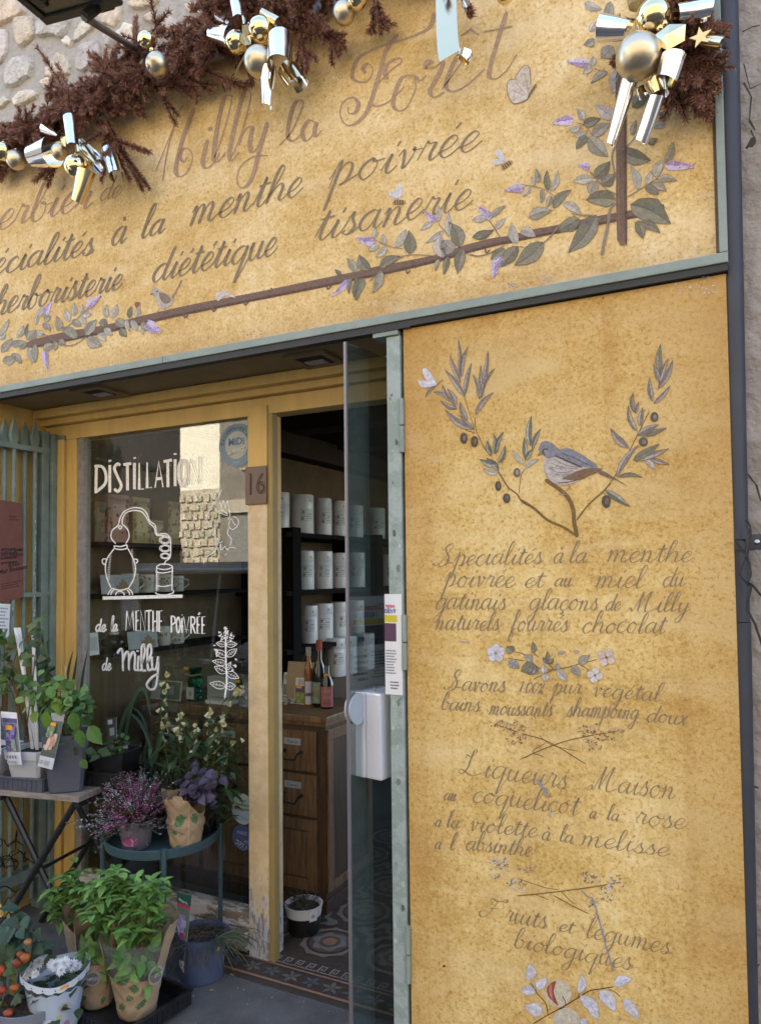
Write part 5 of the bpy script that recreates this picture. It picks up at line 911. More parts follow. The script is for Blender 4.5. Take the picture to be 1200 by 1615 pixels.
for a in ((232,64,14.5,M['gold'],'shiny gold bauble under the end of the lamp arm',-.15),(249,102,18.5,M['matt_gold'],'matt gold bauble hanging below the shiny one near the lamp arm',-.16),(94,240,12.5,M['matt_gold'],'matt gold bauble held in the leftmost complete bow',-.15),(121,263,18.5,M['gold'],'shiny gold bauble at the bottom of the leftmost complete bow',-.15),
   (6,239,14,M['gold'],'shiny gold bauble at the left edge of the photo',-.14),(26,252,15,M['matt_gold'],'matt gold bauble at the left edge below the shiny one',-.11),(373,66,17.5,M['gold'],'shiny gold bauble left of the glitter leaf in the middle bow',-.15),(412,47,20.5,M['gold'],'shiny gold bauble at the top right of the middle bow',-.15),(408,97,23,M['matt_gold'],'matt gold bauble at the bottom of the middle bow',-.16),
   (543,20,18,M['matt_gold'],'matt gold bauble under the garland near the top centre',-.12),(563,0,15,M['gold'],'shiny gold bauble cut by the top edge of the photo',-.14),(796,-8,14,M['gold'],'shiny gold bauble at the top edge above the painted butterfly',-.12),(1030,27,28,M['gold'],'large shiny gold bauble in the big right bow',-.15),(1006,89,34.5,M['matt_gold'],'large matt gold bauble in the big right bow',-.17)):
    bauble(*a[:5], Y=a[5])
mb = MB()
for a in ((240,79),(1040,45),(1048,38),(1034,40)): mb.ball(onY(*a,-.16), .010, 10)
mb.build('garland_bead', M['gold'], GAR, smooth=True)
def curl(mb, a, b, ra, rb, arc=285, rot=0, Y0=-.15, Y1=-.15, n=18, cut=.25):
    """a strip of foil ribbon rolled into an open curl between two points"""
    p0 = onY(*a, Y0); p1 = onY(*b, Y1); k = pxm(p0); d = (p1-p0).normalized(); u = d.cross(Vector((0,1,0))).normalized(); v = u.cross(d)
    vs = []; m_ = 6
    for j in range(m_+1):
        t = j/m_
        for i in range(n+1):
            q = R(rot+arc*i/n); sl_ = cut*math.cos(q)*(ra+(rb-ra)*t)*k*(1 if t > .5 else -.6)
            r = 1.15*(ra+(rb-ra)*t)*k*(1+.05*math.sin(q*2+t*3)); vs.append(p0.lerp(p1,t)+u*(r*math.cos(q))+v*(r*math.sin(q))+d*sl_*abs(t-.5)*2)
    fs = [(j*(n+1)+i, (j+1)*(n+1)+i, (j+1)*(n+1)+i+1, j*(n+1)+i+1) for j in range(m_) for i in range(n)]
    mb.add(vs, fs)
def crease(mb, pts, Y=-.17):
    P = [onY(x,y,Y+dy) for x,y,dy in pts]; c = sum(P, Vector())/len(P)+Vector((0,-.012,0))
    for i in range(len(P)): mb.face([c,P[i],P[(i+1)%len(P)]])
def strip(mb, pts, w):
    P = [onY(x,y,Y) for x,y,Y in pts]; k = pxm(P[0]); L=[]; 
    for i,p in enumerate(P):
        t = (P[min(i+1,len(P)-1)]-P[max(i-1,0)]).normalized(); s = t.cross(Vector((0,1,0)))
        if s.length < .1: s = Vector((1,0,0))
        s = s.normalized()*w*k/2; L.append((p-s,p+s))
    for i in range(len(P)-1): mb.face([L[i][0],L[i][1],L[i+1][1],L[i+1][0]])
def bow(name_label, loops, creases, strips=(), gold=()):
    c = onY(*loops[0][1], -.13); o = thing('ribbon_bow', c, name_label, 'bow', 'foil ribbon bows on the garland')
    for l in loops: mb = MB(); curl(mb, *l[:4], **(l[4] if len(l) > 4 else {})); mb.build('ribbon_loop', M['foil'], o, smooth=True)
    for l in gold: mb = MB(); curl(mb, *l[:4], **(l[4] if len(l) > 4 else {})); mb.build('ribbon_tail', M['foil_gold'], o, smooth=True)
    for s in strips: mb = MB(); strip(mb, *s); mb.build('ribbon_tail', M['foil'], o, smooth=True)
    for s in creases: mb = MB(); crease(mb, s); mb.build('knot', M['foil'], o)
    return o
bow('silver and gold foil bow with a matt bauble, leftmost whole bow on the garland',
    [((54,247),(84,239),15,18.5,dict(rot=20)),((110,186),(116,232),8,8.5,dict(rot=200,Y0=-.17,Y1=-.19)),((72,202),(88,212),8,2,dict(rot=0)),((172,238),(184,278),9,10,dict(rot=150,Y0=-.12))],
    [[(96,216,0),(104,214,-.01),(104,232,0),(96,228,.01)]], gold=[((137,270),(122,318),12,8.5,dict(rot=160)),((130,228),(160,262),9,11,dict(rot=40,Y0=-.1,Y1=-.1))], strips=[([(52,232,-.12),(52,262,-.13)],4)])
bow('silver foil bow with three baubles in the middle of the garland',
    [((333,53),(366,58),8,15,dict(rot=30)),((371,-6),(377,32),8,9,dict(rot=190,Y0=-.16,Y1=-.18)),((347,24),(357,34),9,4,dict(rot=0,arc=240)),((442,60),(441,104),16,18,dict(rot=160,Y0=-.16,Y1=-.19)),((424,108),(421,168),11,8,dict(rot=170))],
    [[(383,38,0),(394,34,0),(396,70,0),(386,68,0)]], gold=[((452,108),(470,134),13,15,dict(rot=200,Y0=-.10,Y1=-.09)),((415,20),(440,36),6,7,dict(rot=100)),((396,-5),(397,16),8,6,dict(rot=0,Y0=-.1,Y1=-.1))])
bow('broad silver foil ribbon tail hanging over the capital F of the sign',
    [((735,82),(730,94),10,11,dict(rot=60,Y0=-.09,Y1=-.09))], [], strips=[([(702,-40,-.10),(703,0,-.125),(704,40,-.15),(706,72,-.168),(709,88,-.176)],34)], gold=[((724,-15),(735,5),5,5,dict(rot=0,Y0=-.12))])
bow('big silver and gold foil bow at the right end of the fascia',
    [((946,44),(990,48),18,11,dict(rot=110,Y0=-.15)),((1066,22),(1120,16),13,14,dict(rot=200,Y0=-.16,Y1=-.13)),((1062,88),(1050,128),16,15,dict(rot=170,Y0=-.17,Y1=-.17)),((1036,152),(1010,224),10,10,dict(rot=170,Y0=-.14,Y1=-.11)),((994,122),(962,228),11,7,dict(rot=170,Y0=-.14,Y1=-.11))],
    [[(1031,56,0),(1055,38,-.01),(1081,38,0),(1079,64,0),(1052,79,-.01),(1031,70,0)]], gold=[((1112,64),(1142,68),9,8,dict(rot=90,Y0=-.12)),((1034,130),(1040,150),16,12,dict(rot=200,Y0=-.11,Y1=-.11)),((1010,140),(1014,152),7,8,dict(rot=30,Y0=-.1,Y1=-.1))])
mb = MB(); c = onY(1104,58,-.19); k_ = pxm(c); P = []
for i in range(10):
    a_ = R(96+36*i); r = (17 if i % 2 == 0 else 7)*k_; P.append(c+Vector((r*math.cos(a_),0,r*math.sin(a_))))
mb.face(P); mb.face([p+Vector((0,.004,0)) for p in P[::-1]])
for i in range(10): mb.face([P[i],P[i]+Vector((0,.004,0)),P[(i+1)%10]+Vector((0,.004,0)),P[(i+1)%10]])
tag(mb.build('star_ornament', mat('pale_gold_card',(.62,.50,.27),.3,.8)), 'small flat pale gold star beside the big right bow', 'ornament')
mb = MB(); P = [onY(x,y,-.175) for x,y in ((382,40),(392,38),(394,52),(390,60),(395,70),(386,72),(378,64),(382,52))]; c = sum(P,Vector())/8+Vector((0,-.01,0))
for i in range(8): mb.face([c,P[i],P[(i+1)%8]])
mb.tube([onY(389,72,-.16),onY(388,84,-.15),onY(379,100,-.12),onY(371,116,-.09)], .0028, 6); tag(mb.build('glitter_leaf', M['glitter']), 'gold glitter leaf on a stem between the baubles of the middle bow', 'ornament')
mb = MB(); mb.lathe([(.0,-.02),(.022,-.012),(.026,.006),(.016,.02),(0,.024)], onY(1004,2,-.12), 16); tag(mb.build('glitter_bell', M['glitter'], smooth=True), 'gold glitter ornament above the big right bow', 'ornament')
# flood lamp on its arm
K = onY(74,38,-.52); LP = thing('flood_lamp', onY(225,85,0), 'black flood lamp on a long iron arm over the sign', 'lamp')
M['lamp'] = mat('black_lamp_enamel', (.020,.019,.017), .4, noise_s=18, noise_a=.3, bump=.2, metal=.3)
W0 = onY(232,88,.02); E0 = onY(134,27,-.56); mb = MB(); mb.tube([W0,E0], .0115, 12); mb.build('arm', mat('iron_arm',(.15,.145,.13),.4,noise_s=20,noise_a=.3,metal=.5), LP, smooth=True)
mb = MB(); Q = Matrix.Translation(K)@Matrix.Rotation(R(-4),4,'X')@Matrix.Rotation(R(10),4,'Y')
mb.box((.0,-.36,.012),(.33,0,.13), M=Q, bev=.022); hd = mb.build('head', M['lamp'], LP)
mb = MB()
for a0,b0 in (((-.006,-.366,0),(.336,-.336,.014)),((-.006,-.024,0),(.336,.006,.014)),((-.006,-.335,0),(.024,-.025,.014)),((.306,-.335,0),(.336,-.025,.014))): mb.box(a0,b0,M=Q,bev=.004)
mb.build('bezel', M['lamp'], hd)
mb = MB(); mb.box((.025,-.335,.008),(.305,-.025,.0115),M=Q); mb.build('lens', mat('dusty_lens',(.05,.05,.045),.25,noise_s=14,noise_a=.4), hd)
mb = MB(); mb.box((.05,-.10,-.008),(.09,-.06,.006),M=Q,bev=.004); mb.tube([Q@Vector((.09,-.08,-.004)),Q@Vector((.16,-.12,-.004))], .006, 6); mb.build('latch', M['lamp'], hd)
mb = MB(); mb.box((.20,-.01,.02),(.27,.035,.085),M=Q,bev=.008); mb.tube([Q@Vector((.235,.02,.05)),E0], .017, 10); mb.build('knuckle', M['lamp'], LP)
# ================================================================== things in the recess
# glass door leaf, folded open
F0, G0 = Vector((-1.145,-.06,0)), Vector((-1.066,.40,0)); dv = (G0-F0).normalized(); sv = Vector((dv.y,-dv.x,0))   # sv points to +x
DL = thing('glass_door', F0, 'open frameless glass door leaf folded back in front of the doorway', 'door')
def leafbox(mb, s0, s1, t0, t1, z0, z1, bev=0):
    Q = Matrix((Vector((dv.x,sv.x,0,F0.x)),Vector((dv.y,sv.y,0,F0.y)),Vector((0,0,1,0)),Vector((0,0,0,1)))); mb.box((s0,t0,z0),(s1,t1,z1),M=Q,bev=bev)
mb = MB(); leafbox(mb, 0,.385,-.004,.004,.012,2.255); mb.build('pane', M['glass_door'], DL)
mb = MB(); leafbox(mb, -.009,-.0005,-.0048,.0048,.012,2.256,.001); mb.build('edge_strip', mat('grey_edge_strip',(.20,.185,.19),.35,.3), DL)
mb = MB(); leafbox(mb, .058,.20,-.024,.017,.866,1.137,.005); leafbox(mb, .058,.20,.0185,.078,.866,1.137,.006); lk = mb.build('lock_case', mat('satin_white_metal',(.66,.67,.70),.28,.25), DL)
mb = MB(); leafbox(mb, .08,.087,.030,.040,1.137,1.15,.001); mb.build('screw', mat('bolt_steel',(.5,.5,.52),.3,1), lk)
for s_, x in ((1,.006),(-1,-.0115)):
    mb = MB(); c = F0+dv*.030+sv*(x if s_ > 0 else x); n_=36
    ra, rb = .042, .049; pts = [c+dv*(ra*math.cos(2*math.pi*i/n_))+Vector((0,0,1.088+rb*math.sin(2*math.pi*i/n_))) for i in range(n_)]
    pts2 = [p+sv*.006 for p in pts]; mb.face(pts); mb.face(pts2)
    for i in range(n_): mb.face([pts[i],pts[(i+1)%n_],pts2[(i+1)%n_],pts2[i]])
    mb.build('cover_disc', mat('frosted_disc',(.34,.40,.45),.35), DL)
# price list taped on the green post
def sheet(name, corners, m_, lines, label, cat='notice', th=.0012, extra=None, face=None):
    """a thin sheet; lines: (u0,v0,u1,v1,col) blocks; extra texts: (text,u,v,h,col,wmax)"""
    a, b, c, d = [Vector(p) for p in corners]; u = b-a; v = d-a; n_ = u.cross(v).normalized()*-1
    if (n_.dot(Vector(face)) if face else n_.dot(CAM-a)) < 0: n_ = -n_
    def P(s,t): return a.lerp(b,s).lerp(d.lerp(c,s),t)+n_*.004*math.sin(math.pi*s)*math.sin(2.2*t)
    o = thing(name, a, label, cat); mb = MB(); K_=6
    for i in range(K_):
        for j in range(K_): mb.face([P(i/K_,j/K_),P((i+1)/K_,j/K_),P((i+1)/K_,(j+1)/K_),P(i/K_,(j+1)/K_)])
    nn=len(mb.f)
    for i in range(K_):
        for j in range(K_): mb.face([P(i/K_,j/K_)-n_*th,P(i/K_,(j+1)/K_)-n_*th,P((i+1)/K_,(j+1)/K_)-n_*th,P((i+1)/K_,j/K_)-n_*th])
    mb.build('sheet', m_, o, smooth=True)
    mb = MB()
    for (u0,v0,u1,v1,col) in lines:
        S_=4
        for i in range(S_):
            x0=u0+(u1-u0)*i/S_; x1=u0+(u1-u0)*(i+1)/S_; mb.face([P(x0,v0)+n_*.0006,P(x1,v0)+n_*.0006,P(x1,v1)+n_*.0006,P(x0,v1)+n_*.0006], col)
    for (t,s,r_,h,col,wm) in (extra or []): put_text(mb, t, P(s,r_)+n_*.0012, u.normalized(), v.normalized(), h, col, wm, offset=.015)
    if mb.f: mb.build('print', M['ink'], o)
    return o
def typed(n, u0, u1, v0, v1, col, seed=1):
    r_ = random.Random(seed); o = []
    for i in range(n):
        v = v1-(v1-v0)*(i+.5)/n; h = (v1-v0)/n*.22; x = u0
        e = u1-r_.uniform(0,(u1-u0)*.35)
        while x < e:
            w_ = r_.uniform(.03,.11)*(u1-u0)*1.5; o.append((x, v-h, min(x+w_,u1), v+h, col)); x += w_+.025*(u1-u0)
    return o
zt, zb = onY(625,937,-.0065).z, onY(625,1096,-.0065).z; DK=(.06,.06,.08)
sheet('price_list', [(-1.045,-.0065,zb),(-.985,-.0075,zb),(-.985,-.0075,zt),(-1.045,-.0065,zt)], M['paper'], [(.0,.72,.75,.79,(.55,.48,.03)),(.0,.53,.70,.71,(.10,.05,.08))]+typed(9,.06,.70,.20,.45,(.2,.2,.25),3)+typed(3,.3,.8,.05,.14,(.12,.12,.15),4), 'narrow edge of a white printed sheet with a yellow line taped on the green post', extra=[('npas',.36,.885,.013,(.5,.03,.05),.05),('0Eh9',.36,.83,.014,(.05,.08,.3),.05)])
sheet('event_poster', [(-1.0322,.222,1.115),(-1.0322,.028,1.115),(-1.0322,.028,1.437),(-1.0322,.222,1.437)], M['paper'], [(.1,.70,.9,.76,(.55,.48,.03)),(.1,.48,.62,.69,(.10,.05,.08)),(.66,.48,.9,.69,(.08,.12,.2))]+typed(9,.1,.5,.12,.42,(.2,.2,.25),3)+typed(5,.56,.9,.1,.40,(.1,.1,.12),14), 'white event poster on the door reveal, mirrored in the open glass leaf', face=(-1,0,0), extra=[('Dimanche',.5,.88,.022,(.5,.03,.05),.15),('14h30',.5,.80,.02,(.05,.08,.3),.1)])
# notices on the railing side
XR = -2.955
def onR(px,py): return onX(px,py,XR)
sheet('notice', [onR(-45,962),onR(38,942),onR(35,793),onR(-45,783)], mat('russet_paper',(.165,.062,.048),.85,noise_s=16,noise_a=.16,bump=.4,bump_s=22), typed(2,.72,.92,.80,.86,(.05,.02,.025),5)+typed(4,.55,.96,.36,.54,(.035,.015,.02),6)+typed(3,.55,.95,.12,.19,(.05,.02,.025),8), 'faded russet paper notice tied to the green railing', extra=[('Gary avec',.78,.50,.02,(.03,.012,.015),.16),('Chaddanne',.77,.45,.018,(.03,.012,.015),.15),('Rosa',.80,.36,.02,(.03,.012,.015),.1),('Mar Bossuet',.79,.31,.02,(.03,.012,.015),.17)])
sheet('notice', [onX(-25,1010,-2.9),onX(14,1012,-2.9),onX(17,953,-2.9),onX(-25,950,-2.9)], M['paper'], typed(9,.35,.95,.1,.92,(.30,.30,.38),11), 'small white printed notice below the russet one')
FRM = thing('picture_frame', onX(0,1100,-2.86), 'small wood framed notice behind the plants on the left', 'frame')
mb = MB(); a = onX(-20,1128,-2.86); b = onX(13,1062,-2.86)
for (y0,z0,y1,z1) in ((a.y,a.z,b.y,a.z+.022),(a.y,b.z-.022,b.y,b.z),(b.y-.022,a.z+.0225,b.y,b.z-.0225),(a.y,a.z+.0225,a.y+.02,b.z-.0225)): mb.box((-2.872,y0,z0),(-2.855,y1,z1),bev=.002)
mb.build('frame', M['wood'], FRM); mb = MB(); mb.box((-2.870,a.y+.02,a.z+.0225),(-2.866,b.y-.0225,b.z-.0225)); mb.build('sheet', mat('pale_blue_sheet',(.38,.44,.46),.8), FRM)
# iron railing on the left flank
RL = thing('iron_railing', (-2.95,.2,0), 'sea green iron railing with spear tops on the left flank', 'railing')
def bar(px, py_top, x=XR-.038):
    p = onX(px, 700, x); t = onX(px, py_top, x); mb = MB(); mb.tube([(x,p.y,.06),(x,p.y,t.z-.155)], .0105, 12)
    vs=[]; z0=t.z-.157
    for (hw,hd,z) in ((.007,.006,0),(.024,.008,.072),(.014,.006,.118),(.001,.001,.157)):
        vs += [(x-hd,p.y-hw,z0+z),(x+hd,p.y-hw*.8,z0+z),(x+hd,p.y+hw*.8,z0+z),(x-hd,p.y+hw,z0+z)]
    mb.add(vs, [(i*4+k, i*4+(k+1)%4, i*4+4+(k+1)%4, i*4+4+k) for i in range(3) for k in range(4)]); 
    for _ in range(7):
        z = rnd.uniform(.9,2.0); 
    mb.build('bar', M['rail_green'], RL, smooth=True)
for px, py in ((8,658),(23,657),(40,664),(56,664)): bar(px, py, XR-.038 if px in (8,40) else XR-.012)
for px in (-9,-25): bar(px, 660)
mb = MB()
def rail(pya, pyb, h):
    z = onX(50,(pya+pyb)/2,XR).z; mb.box((XR-.05,-.35,z-h/2),(XR-.002,.352,z+h/2),bev=.003)
rail(703,711,.026); rail(938,938,.022); mb.box((XR-.05,-.35,.145),(XR-.002,.352,.195),bev=.003); mb.build('rail', M['rail_green'], RL)
for y0,y1,x0,x1,zt_ in ((.262,.302,XR-.06,XR-.004,2.20),(.305,.332,XR-.045,XR+.012,2.19),(.3335,.363,XR-.03,XR+.05,2.185)):
    mb = MB(); mb.box((x0,y0,0),(x1,y1,zt_),bev=.004); mb.build('post', M['rail_green'], RL)
mb = MB()
for k in range(60):
    b_ = rnd.choice([onX(23,700,XR-.012).y,onX(56,700,XR-.012).y]); z = rnd.uniform(1.15,1.95); p = Vector((XR-.0008,b_-.002+rnd.uniform(-.006,.004),z)); s = rnd.uniform(.0015,.005)
    mb.face([p+Vector((0,s*.7*math.cos(q),s*rnd.uniform(1.5,3)*math.sin(q))) for q in (0,1.05,2.1,3.14,4.2,5.2)], rnd.choice([(.42,.46,.46),(.36,.43,.43),(.08,.09,.09)]))
mb.build('flaked_paint', M['ink'], RL)
mb = MB()
for _ in range(9):
    p = onX(rnd.uniform(-5,30),rnd.uniform(1320,1400),-2.90); pts=[p]
    for i in range(6): pts.append(pts[-1]+Vector((rnd.uniform(-.01,.01),rnd.uniform(-.05,.05),rnd.uniform(-.05,.04))))
    q=[Vector((a.x,a.y,a.z)) for a in spline([(a.y,a.z) for a in pts],3)]
    mb.tube([Vector((p.x,a.x,a.y)) for a in q], .0025, 4)
tag(mb.build('wire_tangle', M['iron'], smooth=True), 'tangle of thin black wire caught in the railing', 'wire')
# ------------------------------------------------------------------ folding table
M['board'] = mat('weathered_boards', (.17,.14,.115), .8, noise_s=7, noise_a=.2, bump=.5, bump_s=30, stretch=(1.2,9,9), col2=(.33,.29,.25))
TO = Vector((-2.311,-.083,.68)); tu = Vector((-.983,-.185,0)); tv = Vector((-.185,.983,0))
TB = thing('folding_table', (-2.55,.05,0), 'folding table with weathered plank top and black crossed iron legs', 'table')
TQ = Matrix((Vector((tu.x,tv.x,0,TO.x)),Vector((tu.y,tv.y,0,TO.y)),Vector((0,0,1,0)),Vector((0,0,0,1))))
for k in range(5):
    mb = MB(); mb.box((0,k*.076,.656),(.52,k*.076+.072,.680),M=TQ,bev=.003); mb.build('plank', M['board'], TB)
for dp in (.02,.345):
    for (a,b,g) in ((.03,.46,0),(.375,-.03,.016)):
        mb = MB(); mb.tube([TQ@Vector((a,dp+g,.65)),TQ@Vector((b,dp+g,.008))], .013, 8); mb.build('leg', M['iron'], TB)
mb = MB(); mb.box((.0,.0,.638),(.02,.37,.6555),M=TQ); mb.box((.36,.0,.638),(.38,.37,.6555),M=TQ); mb.tube([TQ@Vector((.21,.02,.37)),TQ@Vector((.21,.36,.37))], .007, 8); mb.build('crossbar', M['iron'], TB)
# ------------------------------------------------------------------ plants
M['leafy'] = mat('plant_leaves', rough=.5, attr=True, trans=.22, spec=.3, noise_s=90, noise_a=.12)
M['petal'] = mat('petals', rough=.6, attr=True, trans=.25)
M['soil'] = mat('potting_soil', (.035,.026,.018), .95, noise_s=60, noise_a=.4, bump=1, bump_s=90)
def mpot(n, c, **k): return mat(n, c, k.pop('r',.5), noise_s=10, noise_a=.10, bump=.08, **k)
M['p_dark'] = mpot('slate_grey_plastic', (.075,.08,.105)); M['p_white'] = mpot('pale_grey_plastic', (.48,.50,.54)); M['p_black'] = mpot('black_plastic', (.012,.012,.014), r=.35); M['p_mauve'] = mpot('mauve_grey_plastic', (.13,.115,.14)); M['p_blue'] = mpot('dusty_blue_plastic', (.062,.085,.16)); M['p_grey'] = mpot('grey_plastic', (.20,.21,.24)); M['p_enamel'] = mpot('white_pot', (.62,.62,.62))
def kraft_mat():
    m = mat('brown_kraft_paper', (.33,.235,.14), .85, noise_s=26, noise_a=.14, bump=.5, bump_s=24); return m
M['kraft'] = kraft_mat(); M['film'] = glass_mat('clear_film', (.93,.95,.94), .12, .10, 1.25, (.6,.65,.66))
M['card'] = mat('printed_card', rough=.55, attr=True)
UPV = Vector((0,0,1))
def rdir(el0=-.2, el1=1.0):
    a = rnd.uniform(0,6.283); z = rnd.uniform(el0,el1); return Vector((math.cos(a),math.sin(a),z)).normalized()
def pot(parent, c, r0, r1, h, m_, name='pot', rim=.012, sq=0, n=28, soil=True, M3=None):
    mb = MB(); mb.lathe([(r0*.92,0),(r0,.004),(r0+(r1-r0)*.78,h*.78),(r1,h*.785),(r1+rim*.3,h),(r1-.004,h),(r1-.008,h*.86)], c, n, M3, sq); o = mb.build(name, m_, parent, smooth=True)
    if soil: mb = MB(); mb.lathe([(r1-.007,h*.865),(r1*.5,h*.90),(0,h*.91)], c, n, M3, sq); mb.build('soil', M['soil'], parent)
    return o
def stems(mb, base, tips, r, col):
    mb.col = col
    for t in tips:
        b = base+Vector((rnd.uniform(-.02,.02),rnd.uniform(-.02,.02),0)); md = b.lerp(t,.5)+Vector((rnd.uniform(-.015,.015),rnd.uniform(-.015,.015),.02)); mb.tube([b,md,t],[r,r*.8,r*.5],5,False)
GR = [(.08,.165,.035),(.11,.21,.045),(.065,.13,.035),(.14,.24,.06)]
def bush(mb, centers, n, L, W, cols, el=(-.3,.9), bend=.5, spread=1.0):
    for _ in range(n):
        c, r = rnd.choice(centers); d = rdir(*el); q = rnd.random()**.4; p = c+Vector((d.x*r.x*q,d.y*r.y*q,(rnd.uniform(-1,1))*r.z*spread)); dd = Vector((d.x,d.y,rnd.uniform(-.35,.6))).normalized()
        mb.leaf(p, dd, (UPV+rdir(-.5,.5)*.6).normalized(), L*rnd.uniform(.6,1.2), W*rnd.uniform(.6,1.2), jit(rnd.choice(cols),.22), bend)
def tagcard(name, a, b, c, d, fields, label, texts=(), cat='plant label', parent=None):
    a,b,c,d = map(Vector,(a,b,c,d)); n_ = (b-a).cross(d-a).normalized()
    if n_.dot(CAM-a) < 0: n_ = -n_
    def P(s,t): return a.lerp(b,s).lerp(d.lerp(c,s),t)
    mb = MB(); mb.face([P(0,0),P(1,0),P(1,1),P(0,1)],(.62,.62,.62)); mb.face([p-n_*.0012 for p in (P(0,0),P(0,1),P(1,1),P(1,0))],(.6,.6,.6))
    for i,(u0,v0,u1,v1,col) in enumerate(fields): mb.face([P(u,v)+n_*(.0004+.0002*i) for u,v in ((u0,v0),(u1,v0),(u1,v1),(u0,v1))],col)
    for (t,s,r_,h,col,wm) in texts: put_text(mb,t,P(s,r_)+n_*.006 if False else P(s,r_)+n_*.0055,(b-a).normalized(),(d-a).normalized(),h,col,wm,offset=.01)
    o = mb.build(name, M['card'], parent)
    if not parent: tag(o,label,cat)
    return o
def blobs(n,u0,v0,u1,v1,cols,s=.12,seed=0):
    r_=random.Random(seed+n); o=[]
    for _ in range(n):
        x=r_.uniform(u0,u1-s); y=r_.uniform(v0,v1-s*.4); k=r_.uniform(.4,1); o.append((x,y,x+s*k,y+s*.45*k,r_.choice(cols)))
    return o
ORG = (.80,.33,.02)
# trays on the table
def tray(loc, hx, hy, h, label, rz=0, grp=None):
    t = thing('plant_tray', loc, label, 'tray', grp); Q = Matrix.Translation(loc)@Matrix.Rotation(rz,4,'Z'); mb = MB()
    mb.box((-hx*.94,-hy*.94,0),(hx*.94,hy*.94,.006),M=Q)
    for a,b in (((-hx,-hy,.0),(hx,-hy+.006,h)),((-hx,hy-.006,.0),(hx,hy,h)),((-hx,-hy+.0065,.0),(-hx+.006,hy-.0065,h)),((hx-.006,-hy+.0065,0),(hx,hy-.0065,h))): mb.box(a,b,M=Q)
    for a,b in (((-hx-.006,-hy-.006,h),(hx+.006,-hy+.010,h+.006)),((-hx-.006,hy-.010,h),(hx+.006,hy+.006,h+.006)),((-hx-.006,-hy+.0105,h),(-hx+.010,hy-.0105,h+.006)),((hx-.010,-hy+.0105,h),(hx+.006,hy-.0105,h+.006))): mb.box(a,b,M=Q,bev=.002)
    k = int(hx*2/.022)
    for i in range(k):
        x=-hx+.011+i*.022; mb.box((x-.003,-hy-.003,.004),(x+.003,-hy-.0002,h-.002),M=Q)
    k = int(hy*2/.022)
    for i in range(k):
        y=-hy+.011+i*.022; mb.box((hx+.0002,y-.003,.004),(hx+.003,y+.003,h-.002),M=Q)
    mb.build('tray', M['p_black'] if 'black' in label else M['p_dark'], t); return t
RZ = math.atan2(.185,.983)
ct = onZ(40,1236,.70); tray((-2.62,-.055,.681), .13, .085, .046, 'slate grey slotted tray under the pale grey pots', RZ)
# pale grey square pot with violet flowered climber and stakes
def stakes(parent, base, tops, w=.0065):
    for t in tops:
        mb = MB(); d=(t-base); s=Vector((1,.2,0)).normalized()*w; n_=Vector((0,-.0022,0)); b2=base+Vector((rnd.uniform(-.02,.02),0,0))
        mb.face([b2-s+n_,b2+s+n_,t+s+n_,t-s+n_]); mb.face([b2-s-n_,t-s-n_,t+s-n_,b2+s-n_]); mb.face([b2-s+n_,t-s+n_,t-s-n_,b2-s-n_]); mb.face([b2+s+n_,b2+s-n_,t+s-n_,t+s+n_]); mb.face([t-s+n_,t+s+n_,t+s-n_,t-s-n_])
        mb.build('stake', mat('white_stake',(.70,.70,.72),.5), parent)
pc = Vector((-2.585,-.065,.687)); T_ = thing('climber_pot', pc, 'pale grey square pot of climber with white stakes and violet flower label', 'potted plant')
pot(T_, pc, .055, .080, .148, M['p_white'], sq=.34, n=32, M3=Matrix.Rotation(RZ+.1,3,'Z'))
top = pc+Vector((0,0,.14)); Yc = pc.y
stakes(T_, top, [onY(25,990,Yc-.01), onY(31,990,Yc+.02), onY(53,993,Yc)])
mb = MB(); VN = (.16,.09,.045)
for pth in ([(45,1165),(36,1120),(22,1085),(8,1060)],[(42,1165),(30,1110),(18,1060),(30,1020),(48,1000)],[(48,1165),(40,1130),(20,1040),(5,1055)],[(44,1165),(28,1115),(12,1075)],[(40,1165),(52,1080),(58,1010),(64,990)]):
    mb.col = VN; P=[onY(x,y,Yc+rnd.uniform(-.03,.03)) for x,y in pth]; mb.tube(P,[.003,.0025,.002,.0015][:len(P)],5,False)
for (x,y,n_) in ((8,1010,8),(18,1000,8),(2,1030,8),(12,1060,9),(20,1075,7),(2,1065,6),(62,1000,8),(66,985,6),(40,1020,6),(58,1030,5),(30,1030,5)):
    for _ in range(n_):
        p=onY(x+rnd.uniform(-10,10),y+rnd.uniform(-12,12),Yc+rnd.uniform(-.06,.04)); mb.leaf(p,Vector((rnd.uniform(-1,1),rnd.uniform(-.8,.2),rnd.uniform(-.9,.3))),Vector((rnd.uniform(-.4,.4),-.7,.6)),rnd.uniform(.035,.06),rnd.uniform(.026,.042),jit(rnd.choice([(.06,.11,.03),(.09,.14,.035),(.05,.085,.03),(.13,.15,.05)]),.2),.4)
mb.build('foliage', M['leafy'], T_)
tagcard('label', onY(14,1206,Yc-.10),onY(35,1206,Yc-.10),onY(27,1124,Yc-.08),onY(2,1122,Yc-.08),[(0,.88,1,1,(.7,.7,.7)),(.03,.8,.97,.88,(.10,.07,.22)),(.03,.24,.97,.8,(.20,.22,.22))]+blobs(40,.03,.26,.95,.78,[(.10,.06,.26),(.16,.10,.36),(.22,.16,.45),(.08,.05,.2),(.25,.3,.25)],.3,2)+[(.3,.66,.75,.75,ORG)]+[(.1+.2*i,.12,.24+.2*i,.18,(.2,.2,.25)) for i in range(4)]+[(.1,.03,.8,.08,(.3,.3,.35))], '', parent=T_)
c2 = onZ(-8,1232,.69); T_ = thing('climber_pot', (-2.78,-.10,.687), 'pale grey square pot cut by the left edge with a red flower label', 'potted plant'); pc=Vector((-2.775,-.10,.687))
